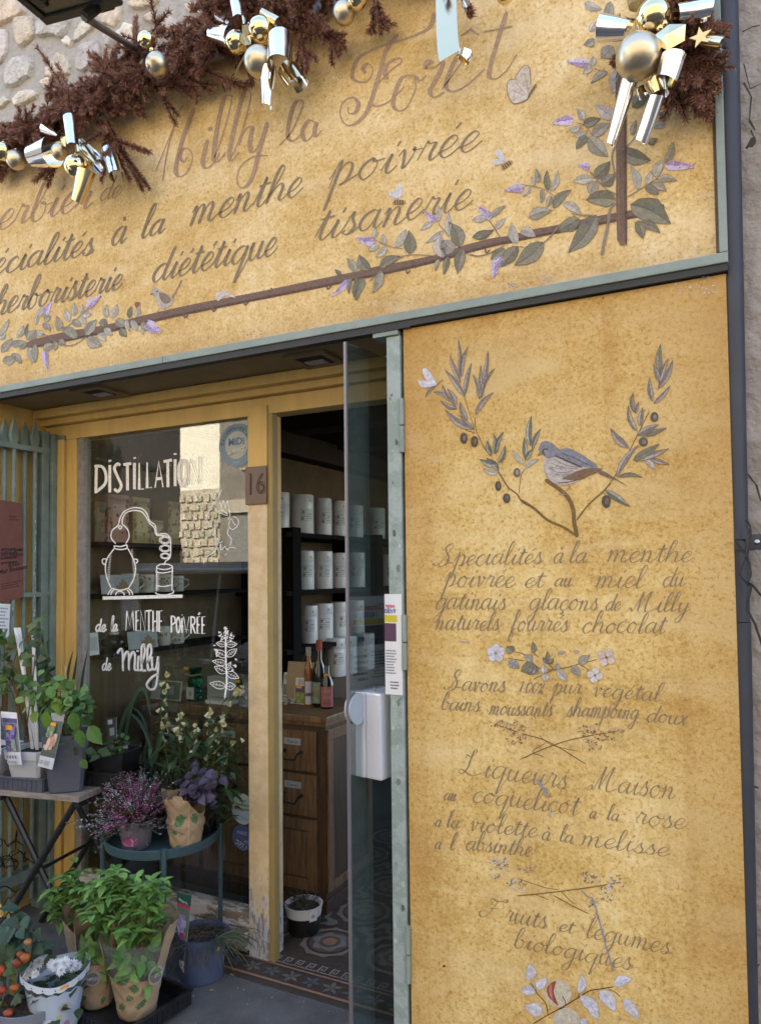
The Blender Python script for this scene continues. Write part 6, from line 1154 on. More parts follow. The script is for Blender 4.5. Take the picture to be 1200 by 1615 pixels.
pot(T_, pc, .055, .080, .148, M['p_white'], sq=.34, n=32, M3=Matrix.Rotation(RZ+.1,3,'Z')); mb=MB()
for _ in range(26):
    p=onY(rnd.uniform(-30,8),rnd.uniform(1000,1150),pc.y+rnd.uniform(-.05,.05)); mb.leaf(p,rdir(-.5,.5),Vector((0,-.6,.7)),.055,.04,jit(rnd.choice(GR),.2),.4)
mb.build('foliage', M['leafy'], T_); tagcard('label',onY(-10,1190,pc.y-.1),onY(2,1190,pc.y-.1),onY(1,1125,pc.y-.08),onY(-12,1125,pc.y-.08),[(.1,.3,.9,.6,(.4,.03,.04)),(.1,.65,.9,.85,(.2,.18,.2))],'',parent=T_)
# slate grey tall square pot with yellow-green shrub and rose label
pc = onZ(97,1247,.681)+Vector((0,.03,0)); Yc = pc.y; T_ = thing('shrub_pot', pc, 'tall slate grey square pot of yellowish green shrub with a rose picture label', 'potted plant')
pot(T_, pc, .060, .081, .222, M['p_dark'], sq=.30, n=32, M3=Matrix.Rotation(RZ+.55,3,'Z')); mb=MB()
for pth in ([(100,1170),(92,1110),(82,1080),(70,1020),(66,1000)],[(105,1170),(103,1120)],[(100,1170),(115,1100),(130,1090)],[(98,1170),(70,1100)]): 
    mb.col=(.12,.075,.035); P=[onY(x,y,Yc+rnd.uniform(-.02,.02)) for x,y in pth]; mb.tube(P,[.0045,.004,.003,.002,.0015][:len(P)],5,False)
for (x,y,sx,sy,n_,cs) in ((50,1112,16,10,16,[(.16,.25,.035),(.12,.21,.035),(.2,.28,.06)]),(60,1085,26,16,26,GR),(40,1072,12,14,12,[(.05,.12,.035),(.07,.14,.04)]),(110,1100,22,16,34,[(.075,.16,.03),(.11,.2,.04),(.06,.13,.03)]),(132,1108,18,18,26,[(.06,.135,.035),(.05,.115,.03)]),(120,1135,22,20,30,[(.07,.14,.03),(.05,.1,.025)]),(85,1110,20,14,20,[(.09,.17,.035),(.06,.13,.03)]),(95,1085,26,12,22,GR),(75,1050,16,26,22,[(.05,.1,.035),(.04,.085,.03)]),(125,1170,12,18,8,[(.08,.15,.03)])):
    for _ in range(n_):
        p=onY(x+rnd.gauss(0,sx*.55),y+rnd.gauss(0,sy*.55),Yc+rnd.uniform(-.09,.06)); mb.leaf(p,Vector((rnd.uniform(-1,1),rnd.uniform(-.9,.2),rnd.uniform(-1.1,.25))),Vector((rnd.uniform(-.5,.5),-.75,.55)),rnd.uniform(.035,.062),rnd.uniform(.026,.044),jit(rnd.choice(cs),.2),.35)
for a,b in (((88,1100),(95,1128)),((75,1122),(72,1150)),((115,1122),(120,1155)),((140,1145),(158,1172)),((125,1150),(130,1178))): 
    p=onY(*a,Yc-.10); q=onY(*b,Yc-.10); mb.leaf(p,q-p,Vector((.2,-1,.3)),(q-p).length*1.15,(q-p).length*.75,jit((.14,.24,.035) if a[0]<100 else (.07,.15,.03),.1),.2)
mb.build('foliage', M['leafy'], T_)
mb=MB(); mb.tube([onY(105,1165,Yc),onY(104,1050,Yc)],.0035,6); mb.build('cane', mat('bamboo_cane',(.42,.30,.15),.6), T_)
tagcard('label', onY(60,1208,Yc-.11),onY(83,1214,Yc-.11),onY(103,1126,Yc-.09),onY(82,1124,Yc-.09),[(0,.86,1,1,(.30,.32,.30)),(0,.2,1,.86,(.11,.13,.105)),(0,.2,1,.29,(.09,.10,.09)),(0,0,1,.2,(.55,.57,.58))]+blobs(26,.05,.32,.9,.62,[(.55,.32,.22),(.6,.42,.3),(.58,.5,.36),(.5,.26,.2)],.34,5)+blobs(20,.1,.55,.75,.8,[(.16,.24,.10),(.2,.28,.14),(.3,.34,.26)],.2,6)+[(.3,.775,.68,.835,ORG)]+[(.1,.12,.4,.14,(.3,.3,.3)),(.1,.08,.42,.1,(.3,.3,.3)),(.55,.06,.7,.15,(.35,.36,.36))], '', parent=T_)
# black tray and black pots with label at the back of the table
tray((-2.36,.12,.681), .145, .085, .05, 'black slotted tray behind the tall slate grey pot', RZ)
pc=Vector((-2.33,.115,.688)); T_=thing('herb_pot', pc, 'black square pot of small herbs with a dark label behind the shrub', 'potted plant'); pot(T_, pc, .06,.078,.125,M['p_black'],sq=.34,n=32,M3=Matrix.Rotation(RZ,3,'Z')); mb=MB()
for _ in range(40): p=pc+Vector((rnd.uniform(-.06,.06),rnd.uniform(-.06,.03),rnd.uniform(.1,.2))); mb.leaf(p,rdir(-.4,.8),Vector((0,-.5,.8)),.035,.02,jit(rnd.choice(GR+[(.2,.2,.16)]),.2),.3)
for _ in range(9): p=onY(rnd.uniform(148,160),rnd.uniform(1182,1196),-.0); mb.leaf(p,rdir(-.6,.3),Vector((0,-.8,.4)),.05,.032,jit((.06,.10,.045),.15),.3)
mb.build('foliage', M['leafy'], T_); tagcard('label',onY(170,1170,.07),onY(184,1165,.07),onY(184,1131,.07),onY(168,1133,.07),[(0,0,1,1,(.05,.055,.05)),(.15,.72,.6,.92,(.5,.5,.5)),(.3,.2,.8,.55,(.25,.3,.3))],'',parent=T_)
# sword leaved plant behind the shrub
def strappy(name, label, loc, r, h, pots, blades, w, cols):
    T_=thing(name, loc, label,'potted plant'); pot(T_,loc,*pots); mb=MB()
    for pth in blades:
        y0=loc.y if hasattr(loc,'y') else loc[1]; P=[onY(x,y,y0+dy) for x,y,dy in pth]
        ps=[]; 
        for i in range(len(P)-1):
            p0=P[max(i-1,0)];p1=P[i];p2=P[i+1];p3=P[min(i+2,len(P)-1)]
            for t in (0,.25,.5,.75): ps.append(.5*((2*p1)+(p2-p0)*t+(2*p0-5*p1+4*p2-p3)*t*t+(3*p1-p0-3*p2+p3)*t**3))
        ps.append(P[-1]); mb.blade(ps, w*rnd.uniform(.8,1.15), jit(rnd.choice(cols),.15), Vector((0,-1,.15)))
    mb.build('foliage', M['leafy'], T_); return T_
strappy('sword_leaf_plant','potted plant with upright sword leaves beside the yellow door jamb',Vector((-2.50,.25,.681)),.05,.1,(.05,.06,.09,M['p_black']),[[(104,1180,0),(105,1100,0),(108,1060,0),(116,1025,0)],[(112,1180,-.02),(113,1110,-.02),(117,1070,-.02),(123,1028,-.02)],[(126,1180,0),(128,1100,0),(132,1060,0),(139,1025,0)]],.026,[(.035,.07,.04),(.05,.085,.05)])
# round green metal stand
SC_ = Vector((-2.11,.15,0)); zs = .481; ST = thing('plant_stand', SC_, 'round blue green metal tray stand on four thin legs', 'plant stand')
M['stand'] = mat('blue_green_metal', (.045,.085,.10), .45, noise_s=14, noise_a=.15, metal=.2)
mb=MB(); mb.lathe([(.0,zs-.008),(.212,zs-.008),(.216,zs-.006),(.218,zs+.026),(.215,zs+.028),(.211,zs+.026),(.209,zs-.001),(0,zs-.001)],SC_,48); mb.build('tray_top', M['stand'], ST, smooth=True)
for a_ in (-46,44,134,224):
    p=SC_+Vector((.222*math.cos(R(a_)),.222*math.sin(R(a_)),0)); mb=MB(); mb.tube([p+Vector((0,0,0)),p+Vector((0,0,zs+.034))],.0095,12); mb.build('leg', M['stand'], ST, smooth=True)
# heather in a mauve pot
pc=Vector((-2.135,.035,zs)); T_=thing('heather_pot', pc, 'mauve grey pot of white and purple heather on the round stand', 'potted plant'); pot(T_,pc,.052,.068,.108,M['p_mauve'])
mb=MB(); PU,PW,PG=[(.36,.11,.22),(.46,.16,.30),(.28,.09,.18),(.52,.23,.37)],[(.42,.47,.44),(.52,.56,.52),(.30,.36,.32)],[(.07,.10,.05),(.10,.13,.07),(.12,.10,.07)]
def spray(base, d, L, cols, n_, s):
    pts=[base+d*(L*t)+Vector((0,0,-.25*L*t*t*(1-d.z))) for t in (0,.35,.7,1)]; mb.col=(.06,.05,.03); mb.tube(pts,[.0016,.0014,.001,.0006],4,False)
    for _ in range(n_):
        t=rnd.uniform(.18,1); p=base+d*(L*t)+Vector((0,0,-.25*L*t*t*(1-d.z))); o=rdir(-.6,.8); r_=s*rnd.uniform(.6,1.2); a=o.cross(Vector((.3,.5,.8))).normalized()*r_*.7; c_=p+o*.0045; mb.face([c_-a,c_+o*r_*1.3,c_+a,c_-o*r_*.3],jit(rnd.choice(cols),.2))
hb=pc+Vector((0,0,.10))
for _ in range(190):
    a_=rnd.uniform(0,6.283); el=rnd.uniform(.15,1.4); d=Vector((math.cos(a_)*math.cos(el),math.sin(a_)*math.cos(el),math.sin(el))); left=d.x<-.15
    if d.x < -.45: cols=PW+PU[:1]
    elif d.x > .45 and d.z<.5: cols=[(.20,.16,.16),(.26,.20,.21),(.15,.12,.11)]
    else: cols=PU+[(.42,.16,.29)]
    L=rnd.uniform(.125,.17)*(1.0+.36*abs(d.x)*(1.6 if d.x<0 else .9)); spray(hb+Vector((rnd.uniform(-.03,.03),rnd.uniform(-.03,.03),-.01)),d,L,cols,52,.0050)
for _ in range(46):
    a_=rnd.uniform(0,6.283); el=rnd.uniform(.7,1.5); d=Vector((math.cos(a_)*math.cos(el)*1.2,math.sin(a_)*math.cos(el),math.sin(el))).normalized(); spray(hb,d,rnd.uniform(.165,.21),PW+[(.2,.26,.2)],46,.0044)
for _ in range(40):
    d=Vector((rnd.uniform(-1,-.4),rnd.uniform(-.8,.2),rnd.uniform(-.25,.35))).normalized(); spray(hb,d,rnd.uniform(.13,.19),PW+[(.3,.2,.25)],46,.0046)
for _ in range(60):
    d=rdir(.0,1.2); spray(hb,d,rnd.uniform(.06,.12),PG,40,.006)
mb.build('heather', M['petal'], T_)
mb=MB()
def oncone(px,py,r=.0668): # point on the pot's skin
    d=ray(px,py); o=CAM-pc; a=d.x*d.x+d.y*d.y; b=2*(o.x*d.x+o.y*d.y); c_=o.x*o.x+o.y*o.y-r*r; D=b*b-4*a*c_
    t=(-b-math.sqrt(max(D,0)))/(2*a); return CAM+d*t
tq=Vector((.93,-.37,0)).normalized()
mb.col=(.22,.045,.13); P=[oncone(206+13*math.cos(q),1328+8*math.sin(q),.0655) for q in [i*.4488 for i in range(14)]]; mb.face(P)
for t,x,y,h in (('Garden',207,1325,.012),('Girls',208,1332,.012)): put_text(mb,t,oncone(x,y,.0672),tq,UPV,h,(.50,.46,.50),.05,offset=.02)
put_text(mb,'of Scotland',oncone(214,1340,.0665),tq,UPV,.009,(.04,.035,.05),.06,offset=.01)
for _ in range(16): p=oncone(rnd.uniform(230,240),rnd.uniform(1320,1333),.0668); s=.0022; mb.face([p+tq*(s*math.cos(q))+UPV*(s*math.sin(q)) for q in (0,1.2,2.4,3.6,4.8)],(.32,.28,.36))
mb.build('pot_print', M['card'], T_)
# kraft bags --------------------------------------------------------
M['kraft'] = mat('brown_kraft_paper', rough=.85, attr=True, noise_s=26, noise_a=.16, bump=.5, bump_s=24)
KR = (.33,.235,.14)
def kraft_bag(T_, c, prof, rot, seed, dips, n=84, m_=None, name='paper_bag', wob=.06, fa=0, green=(), seam=None):
    """crumpled paper sleeve: prof = (radius, height); dips(d) = share of the height cut away at d degrees from the viewer; green = printed leaf spots"""
    r_=random.Random(seed); mb=MB(); vs=[]; fs=[]; cols=[]; rows=30; Ht=prof[-1][1]
    ph=[(r_.uniform(0,6.28),r_.randint(3,11),r_.uniform(.3,1),r_.uniform(-3,3)) for _ in range(8)]
    def rad(z):
        for (r0,z0),(r1,z1) in zip(prof,prof[1:]):
            if z<=z1: return r0+(r1-r0)*(z-z0)/max(z1-z0,1e-6)
        return prof[-1][0]
    for j in range(rows+1):
        for k in range(n):
            q=2*math.pi*k/n; d=((math.degrees(q)-fa+180)%360)-180; top=Ht*(1-dips(d)); z=top*j/rows; t=z/Ht
            f=1+sum(a*wob*.30*math.sin(m2*q+p_+t*sl_*4) for p_,m2,a,sl_ in ph)*(.4+.6*t)+.016*math.sin(z*140+3*math.sin(q*4))*wob/.06+r_.uniform(-.006,.006)
            if seam is not None and abs(d-seam)<4: f*=1.03
            r=rad(z)*f; vs.append(Vector(c)+Vector((r*math.cos(q),r*math.sin(q)*.94,z+(r_.uniform(-.002,.002) if j==rows else 0))))
    for j in range(rows):
        for k in range(n): 
            q=2*math.pi*(k+.5)/n; d=((math.degrees(q)-fa+180)%360)-180; z=Ht*(1-dips(d))*(j+.5)/rows; col=KR
            for (gd,gz,gw,gh,sk) in green:
                a=(d-gd)/gw; b=(z-gz-sk*(d-gd)*.001)/gh
                if abs(b)<(1-a*a)*.9 and abs(a)<1: col=(.065,.135,.055) if (k+j)%5 else (.12,.19,.09)
            if seam is not None and abs(d-seam)<3: col=(.43,.30,.175)
            mb.face([vs[j*n+k],vs[j*n+(k+1)%n],vs[(j+1)*n+(k+1)%n],vs[(j+1)*n+k]],col)
    mb.face([vs[k] for k in range(n-1,-1,-1)],KR)
    o=mb.build(name,m_ or M['kraft'],T_)
    bm=bmesh.new(); bm.from_mesh(o.data); bmesh.ops.remove_doubles(bm,verts=bm.verts,dist=1e-5); bm.to_mesh(o.data); bm.free(); o.data.polygons.foreach_set('use_smooth',[True]*len(o.data.polygons)); return o
def ang(c, px, py):   # polar angle from c towards a pixel's ray (horizontal)
    p=onZ(px,py,c.z+.06); return math.atan2(p.y-c.y,p.x-c.x)
pc=Vector((-1.972,.125,zs)); T_=thing('purple_basil_pot', pc, 'purple leaved basil in a kraft paper bag on the round stand', 'potted plant')
fa=math.degrees(math.atan2(CAM.y-pc.y,CAM.x-pc.x))%360
def dip1(d): return .30*max(0,math.cos(math.radians(d-55)))**2+.10*abs(math.sin(math.radians(d*1.7)))-.06*(abs(d+22)<14)
kraft_bag(T_,pc,[(.055,0),(.060,.01),(.066,.05),(.073,.095),(.067,.112),(.080,.16),(.088,.19),(.090,.215)],0,5,dip1,fa=fa,seam=8,green=((-20,.115,20,.024,.6),(28,.118,14,.022,-.4),(-38,.07,12,.012,0),(-28,.012,14,.012,0)))
def onbag(px,py,c,r):
    d=ray(px,py); o=CAM-c; a=d.x*d.x+d.y*d.y; b=2*(o.x*d.x+o.y*d.y); cc=o.x*o.x+o.y*o.y-r*r; D=b*b-4*a*cc; return CAM+d*((-b-math.sqrt(max(D,0)))/(2*a))
mb=MB(); 
for (x,y,n_) in ((310,1250,26),(320,1235,18),(300,1240,16),(330,1255,14),(322,1222,10),(290,1262,8)):
    for _ in range(n_): p=onY(x+rnd.gauss(0,9),y+rnd.gauss(0,8),pc.y+rnd.uniform(-.07,.07)); mb.leaf(p,Vector((rnd.uniform(-1,1),rnd.uniform(-1,.3),rnd.uniform(-.6,.6))),Vector((rnd.uniform(-.4,.4),-.6,.7)),rnd.uniform(.035,.055),rnd.uniform(.028,.04),jit(rnd.choice([(.055,.045,.075),(.075,.06,.095),(.04,.032,.055)]),.2),.45)
mb.build('foliage', M['leafy'], T_)
# cream bell flowers
pc=Vector((-2.03,.27,zs)); T_=thing('bellflower_pot', pc, 'tall leafy plant with cream foxglove bells behind the heather', 'potted plant'); pot(T_,pc,.06,.075,.12,M['p_black']); mb=MB(); fl=MB(); Yc=pc.y
def bell(p,d,s):
    fl=MB()
    d=d.normalized(); u=d.cross(Vector((.3,.8,.2))).normalized(); v=u.cross(d); n_=7; rings=[]
    for t,r in ((0,.12),(.25,.24),(.65,.32),(.9,.36),(1,.50)): rings.append([p+d*(s*t)+(u*math.cos(2*math.pi*k/n_)+v*math.sin(2*math.pi*k/n_))*(s*r) for k in range(n_)])
    fl.add([q for g in rings for q in g],[(i*n_+k,i*n_+(k+1)%n_,(i+1)*n_+(k+1)%n_,(i+1)*n_+k) for i in range(4) for k in range(n_)],jit(rnd.choice([(.62,.60,.36),(.66,.65,.44),(.52,.53,.27)]),.12)); fl.build('bell_flower', M['petal'], T_, smooth=True)
for pth,nb in (([(278,1240),(270,1180),(263,1110),(263,1052)],7),([(272,1240),(262,1190),(255,1150),(254,1112)],6),([(282,1235),(285,1170),(284,1115)],3),([(310,1240),(308,1190),(312,1140)],6),([(325,1235),(330,1160),(331,1105)],6),([(320,1240),(330,1190),(342,1145)],4),([(330,1240),(345,1160),(365,1105),(378,1080)],7),([(345,1220),(356,1195),(380,1160)],5),([(335,1240),(345,1180),(352,1120)],5),([(300,1240),(290,1150),(287,1118)],4)):
    dy=rnd.uniform(-.05,.08); P=[onY(x,y,Yc+dy) for x,y in pth]; mb.col=(.085,.14,.045); mb.tube(P,[.004]+[.003]*(len(P)-2)+[.0015],5,False)
    for _ in range(nb*2):
        t=rnd.uniform(.45,1)*(len(P)-1); i=min(int(t),len(P)-2); p=P[i].lerp(P[i+1],t-i); dd=Vector((rnd.uniform(-1,1),rnd.uniform(-1,.3),rnd.uniform(-.9,-.1)))
        if rnd.random()<.62: bell(p+dd.normalized()*.006,dd,rnd.uniform(.016,.028)*(1.15-.3*t/(len(P)-1)))
        else: mb.leaf(p,dd+Vector((0,0,.8)),UPV,.022,.008,jit((.13,.19,.07),.2),.3)
    for _ in range(15):
        t=rnd.uniform(0,.85)*(len(P)-1); i=min(int(t),len(P)-2); p=P[i].lerp(P[i+1],t-i); d=rdir(-.3,.5); mb.leaf(p,d,(UPV-d*.2),rnd.uniform(.05,.10)*(1.1-.35*t/(len(P)-1)),rnd.uniform(.015,.026),jit(rnd.choice([(.045,.085,.03),(.06,.11,.04),(.035,.07,.03)]),.2),.6)
for _ in range(260):
    p=onY(rnd.uniform(235,375),rnd.uniform(1150,1290),Yc+rnd.uniform(-.08,.10)); d=rdir(-.5,.4); mb.leaf(p,d,UPV,rnd.uniform(.05,.095),rnd.uniform(.016,.028),jit(rnd.choice([(.04,.075,.028),(.055,.10,.036),(.03,.06,.025)]),.2),.7)
mb.build('foliage', M['leafy'], T_)
# strap leaved clump
strappy('strap_leaf_plant','clump of arching strap leaves between the table and the bell flowers',Vector((-2.27,.25,zs-.0)),.05,.1,(.05,.065,.10,M['p_black']),
 [[(232,1260,0),(236,1180,0),(225,1130,0),(200,1110,0)],[(236,1260,0),(250,1170,0),(262,1155,0)],[(195,1180,-.03),(210,1105,-.03),(228,1086,-.03),(239,1135,-.03)],[(232,1250,-.05),(240,1190,-.05),(222,1140,-.05),(200,1122,-.05)],[(220,1260,0),(215,1200,0),(200,1180,0)],[(224,1260,0),(222,1190,0),(223,1170,0)],[(240,1260,0),(245,1200,0),(258,1160,0)],[(205,1260,-.05),(190,1225,-.05),(165,1222,-.05),(150,1240,-.05)],[(210,1260,-.02),(200,1230,-.02),(175,1225,-.02),(158,1232,-.02)],[(228,1260,.0),(228,1200,0),(232,1165,0)],[(215,1260,0),(205,1215,0),(192,1200,0)],[(236,1260,.03),(240,1220,.03),(252,1180,.03)],[(212,1260,0),(209,1200,0),(207,1172,0)],[(238,1260,-.03),(232,1215,-.03),(226,1185,-.03)],[(185,1165,.02),(200,1120,.02),(215,1100,.02)]],.022,[(.045,.085,.045),(.06,.11,.055),(.035,.07,.045)])
# ------------------------------------------------------------------ basil on the ground tray
tray((-2.02,-.165,.018), .21, .145, .045, 'black plastic tray on the pavement carrying the basil bags', R(-6))
mb=MB(); mb.box((-2.15,-.26,.0),(-1.88,-.07,.0175),bev=.004); tag(mb.build('upturned_tray', M['p_black']),'black upturned tray underneath the basil tray','tray')
BG=[(.12,.235,.05),(.155,.29,.065),(.09,.19,.045),(.20,.34,.09)]
def basil(c, h, prof, label, seed, film, px, dip, stamp, green, seam=None):
    T_=thing('basil_bag', c, label, 'potted plant', 'basil plants in paper bags')
    fa=math.degrees(math.atan2(CAM.y-c.y,CAM.x-c.x))%360
    kraft_bag(T_,c,prof,0,seed,dip,wob=.05,fa=fa,green=green,seam=seam)
    def rad(z):
        for (r0,z0),(r1,z1) in zip(prof,prof[1:]):
            if z<=z1: return r0+(r1-r0)*(z-z0)/max(z1-z0,1e-6)
        return prof[-1][0]
    if film:
        a0,a1,t1=film; mb=MB(); n_=20; vs=[]
        for t in (0,.34,.67,1):
            for i in range(n_+1):
                d=a0+(a1-a0)*i/n_; zb=h*(1-dip(d))-.012; z=zb+(h*t1-zb)*t; a_=math.radians(fa+d); rr_=rad(z)*(.985+.02*math.sin(i*1.9+t*5)); vs.append(c+Vector((rr_*math.cos(a_),rr_*math.sin(a_)*.94,z)))
        mb.add(vs,[(j*(n_+1)+i,j*(n_+1)+i+1,(j+1)*(n_+1)+i+1,(j+1)*(n_+1)+i) for j in (0,1,2) for i in range(n_)]); mb.build('film_window', M['film'], T_, smooth=True)
    mb=MB()
    for (x,y,sx,sy,n_,dy) in px:
        for _ in range(n_):
            p=onY(x+rnd.gauss(0,sx),y+rnd.gauss(0,sy),c.y+dy+rnd.uniform(-.06,.05)); az=rnd.uniform(0,6.283)
            if rnd.random()<.6:
                for k in range(4):    # a rosette of paired leaves at a shoot tip
                    a_=az+k*1.57+rnd.uniform(-.3,.3); d=Vector((math.cos(a_),math.sin(a_),rnd.uniform(-.1,.75))); L=rnd.uniform(.034,.064); mb.leaf(p,d,(UPV-Vector((math.cos(a_),math.sin(a_),0))*.4).normalized(),L,L*rnd.uniform(.36,.48),jit(rnd.choice(BG),.22),.5,.25)
            else:
                d=rdir(-.4,.5); L=rnd.uniform(.05,.078); mb.leaf(p,d,UPV,L,L*.45,jit(rnd.choice(BG),.22),.6,.22)
            if rnd.random()<.3: mb.col=(.10,.17,.05); mb.tube([p,p.lerp(c+Vector((0,0,h*.5)),.6)],.0022,4,False)
    if film:
        for _ in range(46):
            d=rnd.uniform(film[0],film[1])*.9; z=rnd.uniform(h*(1-dip(d))-.01,h*film[2]-.02); a_=math.radians(fa+d); rr_=rad(z)*rnd.uniform(.55,.86); p=c+Vector((rr_*math.cos(a_),rr_*math.sin(a_)*.94,z)); mb.leaf(p,Vector((math.cos(a_)*.3,math.sin(a_)*.3,rnd.uniform(-.7,.9)))+rdir(-.3,.3)*.5,Vector((math.cos(a_),math.sin(a_),.3)),rnd.uniform(.045,.075),rnd.uniform(.024,.036),jit(rnd.choice(BG),.2),.2)
    mb.build('foliage', M['leafy'], T_)
    if stamp:
        mb=MB(); sd_,sz,rp=stamp; a_=math.radians(fa+sd_); nrm=Vector((math.cos(a_),math.sin(a_)*.94,0)).normalized(); r0=rad(sz)*1.05; P0_=c+Vector((r0*math.cos(a_),r0*math.sin(a_)*.94,sz)); u=UPV.cross(nrm).normalized()
        for rr_,cc,o_ in ((1,(.30,.29,.30),.003),(.86,(.40,.31,.21),.0045),(.78,(.13,.12,.12),.006)): mb.face([P0_+nrm*o_+(u*math.cos(q)+UPV*math.sin(q))*rr_*rp for q in [i*.35 for i in range(18)]],cc)
        put_text(mb,'SIMPLES',P0_+nrm*.009,u,UPV,rp*.40,(.48,.45,.42),rp*1.45,offset=.015); mb.build('bag_stamp', M['card'], T_)
    return T_
cA=Vector((-2.235,-.10,.02)); cB=Vector((-2.095,-.19,.026)); cC=Vector((-1.925,-.17,.026))
def win(d,a,b,v,e=8): return v*max(0,min(1,(d-a)/e+.5))*max(0,min(1,(b-d)/e+.5))
basil(cA,.27,[(.055,0),(.06,.01),(.070,.10),(.085,.2),(.098,.27)],'basil in the plain kraft bag, leftmost of the three bags',3,None,[(108,1415,16,14,22,0),(88,1432,12,10,14,0),(115,1392,14,12,14,0),(140,1405,12,14,16,0),(98,1446,12,6,8,-.02),(130,1440,8,10,10,0)],lambda d:.22*max(0,math.cos(math.radians(d+25)))**2,None,((20,.17,14,.03,.5),(-30,.1,10,.02,0),(35,.06,10,.02,.3)))
basil(cB,.30,[(.052,0),(.056,.01),(.062,.08),(.070,.16),(.080,.30)],'basil in the kraft bag with a round stamp, middle of the three bags',8,(-62,34,.80),[(150,1425,16,18,26,0),(165,1398,14,12,16,0),(152,1452,10,10,12,-.03),(180,1415,16,18,20,0),(185,1392,12,10,10,0)],lambda d:win(d,-66,34,.47)+.05*(d>40),(-12,.118,.026),((-40,.12,10,.02,.2),(34,.09,8,.02,0),(20,.03,10,.014,0)),40)
basil(cC,.315,[(.062,0),(.066,.01),(.074,.06),(.086,.12),(.104,.18),(.125,.25),(.142,.315)],'basil in the wide open kraft bag with clear front, rightmost bag',21,(-70,38,.86),[(210,1412,18,16,28,0),(232,1405,16,12,18,0),(200,1450,14,14,20,-.02),(235,1445,14,12,18,0),(250,1408,8,12,12,0),(215,1470,14,10,14,-.03)],lambda d:win(d,-74,38,.53)+win(d,-180,-74,.14)+.02*math.sin(d*.1),(34,.155,.030),((-30,.145,14,.012,.3),(-8,.12,10,.02,-.4),(-45,.05,14,.016,.4),(10,.06,16,.014,.6),(-20,.085,10,.012,0),(25,.11,8,.012,0)),None)
# blue bucket with dried grass and allium label
pc=onZ(309,1550,0)+Vector((-.012,.05,0)); T_=thing('dried_plant_pot', pc, 'dusty blue round pot of dried grassy stems by the window sill', 'potted plant')
pot(T_,pc,.079,.092,.165,M['p_blue'],n=36); mb=MB()
for _ in range(230):
    a_=rnd.uniform(0,6.283); r0=rnd.random()**.5*.08; b=pc+Vector((r0*math.cos(a_),r0*math.sin(a_),.145)); d=rdir(.0,1.6); pts=[b]; L=rnd.uniform(.05,.11)
    for i in range(4): d=(d+Vector((rnd.uniform(-.4,.4),rnd.uniform(-.4,.4),-.42))).normalized(); pts.append(pts[-1]+d*L/3)
    mb.col=jit(rnd.choice([(.11,.085,.065),(.16,.13,.10),(.07,.055,.045),(.09,.095,.05)]),.2); mb.tube(pts,.0013,3,False)
for _ in range(34):
    b=pc+Vector((.07+rnd.uniform(-.02,.03),rnd.uniform(-.04,.03),.14)); a_=rnd.uniform(-1.2,1.0); d=Vector((math.cos(a_),math.sin(a_),rnd.uniform(.6,1.8))).normalized(); pts=[b]
    for i in range(6): d=(d+Vector((0.03,0,-.30))).normalized(); pts.append(pts[-1]+d*.028)
    mb.blade(pts,.0045,jit((.10,.13,.07),.2),Vector((0,-1,.2)))
mb.build('dried_stems', M['leafy'], T_)
tagcard('label', onY(282,1478,pc.y-.09),onY(295,1486,pc.y-.09),onY(303,1412,pc.y-.07),onY(279,1406,pc.y-.07),[(0,.76,1,1,(.02,.085,.06)),(0,.68,1,.76,(.50,.06,.10)),(0,0,1,.68,(.16,.19,.12))]+blobs(46,.02,.08,.9,.55,[(.42,.30,.48),(.5,.38,.55),(.36,.24,.42),(.55,.45,.58)],.3,4)+blobs(12,.3,.02,.9,.2,[(.35,.05,.12),(.45,.08,.15)],.25,9),'',texts=[('ulipgarde',.5,.84,.011,(.6,.62,.6),.045)],parent=T_)
tagcard('pot_sticker',onbag(283,1522,pc,.092),onbag(290,1534,pc,.092),onbag(290,1516,pc,.092),onbag(283,1514,pc,.092),[(.2,.3,.7,.6,(.2,.2,.25))],'',parent=T_)
tagcard('price_tag',onbag(343,1500,pc,.097),onbag(346,1499,pc,.097),onbag(347,1492,pc,.097),onbag(344,1493,pc,.097),[(0,0,1,1,ORG)],'',parent=T_)
# white chrysanthemum in a printed sleeve
pc=onZ(84,1658,0)+Vector((-.05,.05,0)); T_=thing('chrysanthemum_pot', pc, 'white chrysanthemums in a pale blue printed flared sleeve', 'potted plant'); fa=math.degrees(math.atan2(CAM.y-pc.y,CAM.x-pc.x))%360
H_=onY(80,1562,pc.y-.09).z
def sleeve(r0,r1,z0,z1,m_,name,scal=0,flare=0):
    mb=MB(); n_=64; vs=[]
    for t in (0,.5,1):
        for k in range(n_):
            q=2*math.pi*k/n_; d=((math.degrees(q)-fa+180)%360)-180; up_=(flare*abs(math.sin(math.radians(d)))**1.5) if t==1 else 0
            zz=z0+(z1-z0)*t+(scal*math.cos(q*16) if t==1 else 0)+up_; rr_=r0+(r1-r0)*t; vs.append(pc+Vector((rr_*math.cos(q),rr_*math.sin(q),zz)))
    mb.add(vs,[(j*n_+k,j*n_+(k+1)%n_,(j+1)*n_+(k+1)%n_,(j+1)*n_+k) for j in (0,1) for k in range(n_)]); return mb.build(name,m_,T_,smooth=True)
rtop=.108; pot(T_,pc,.05,.066,.10,M['p_black'])
M['sleeve']=mat('pale_blue_film',(.42,.49,.60),.35); sleeve(.062,.092,.0,H_*.84,M['sleeve'],'sleeve',.004); sleeve(.0923,.106,H_*.835,H_*.995,M['film'],'clear_sleeve',0,.022)
mb=MB(); n_=72
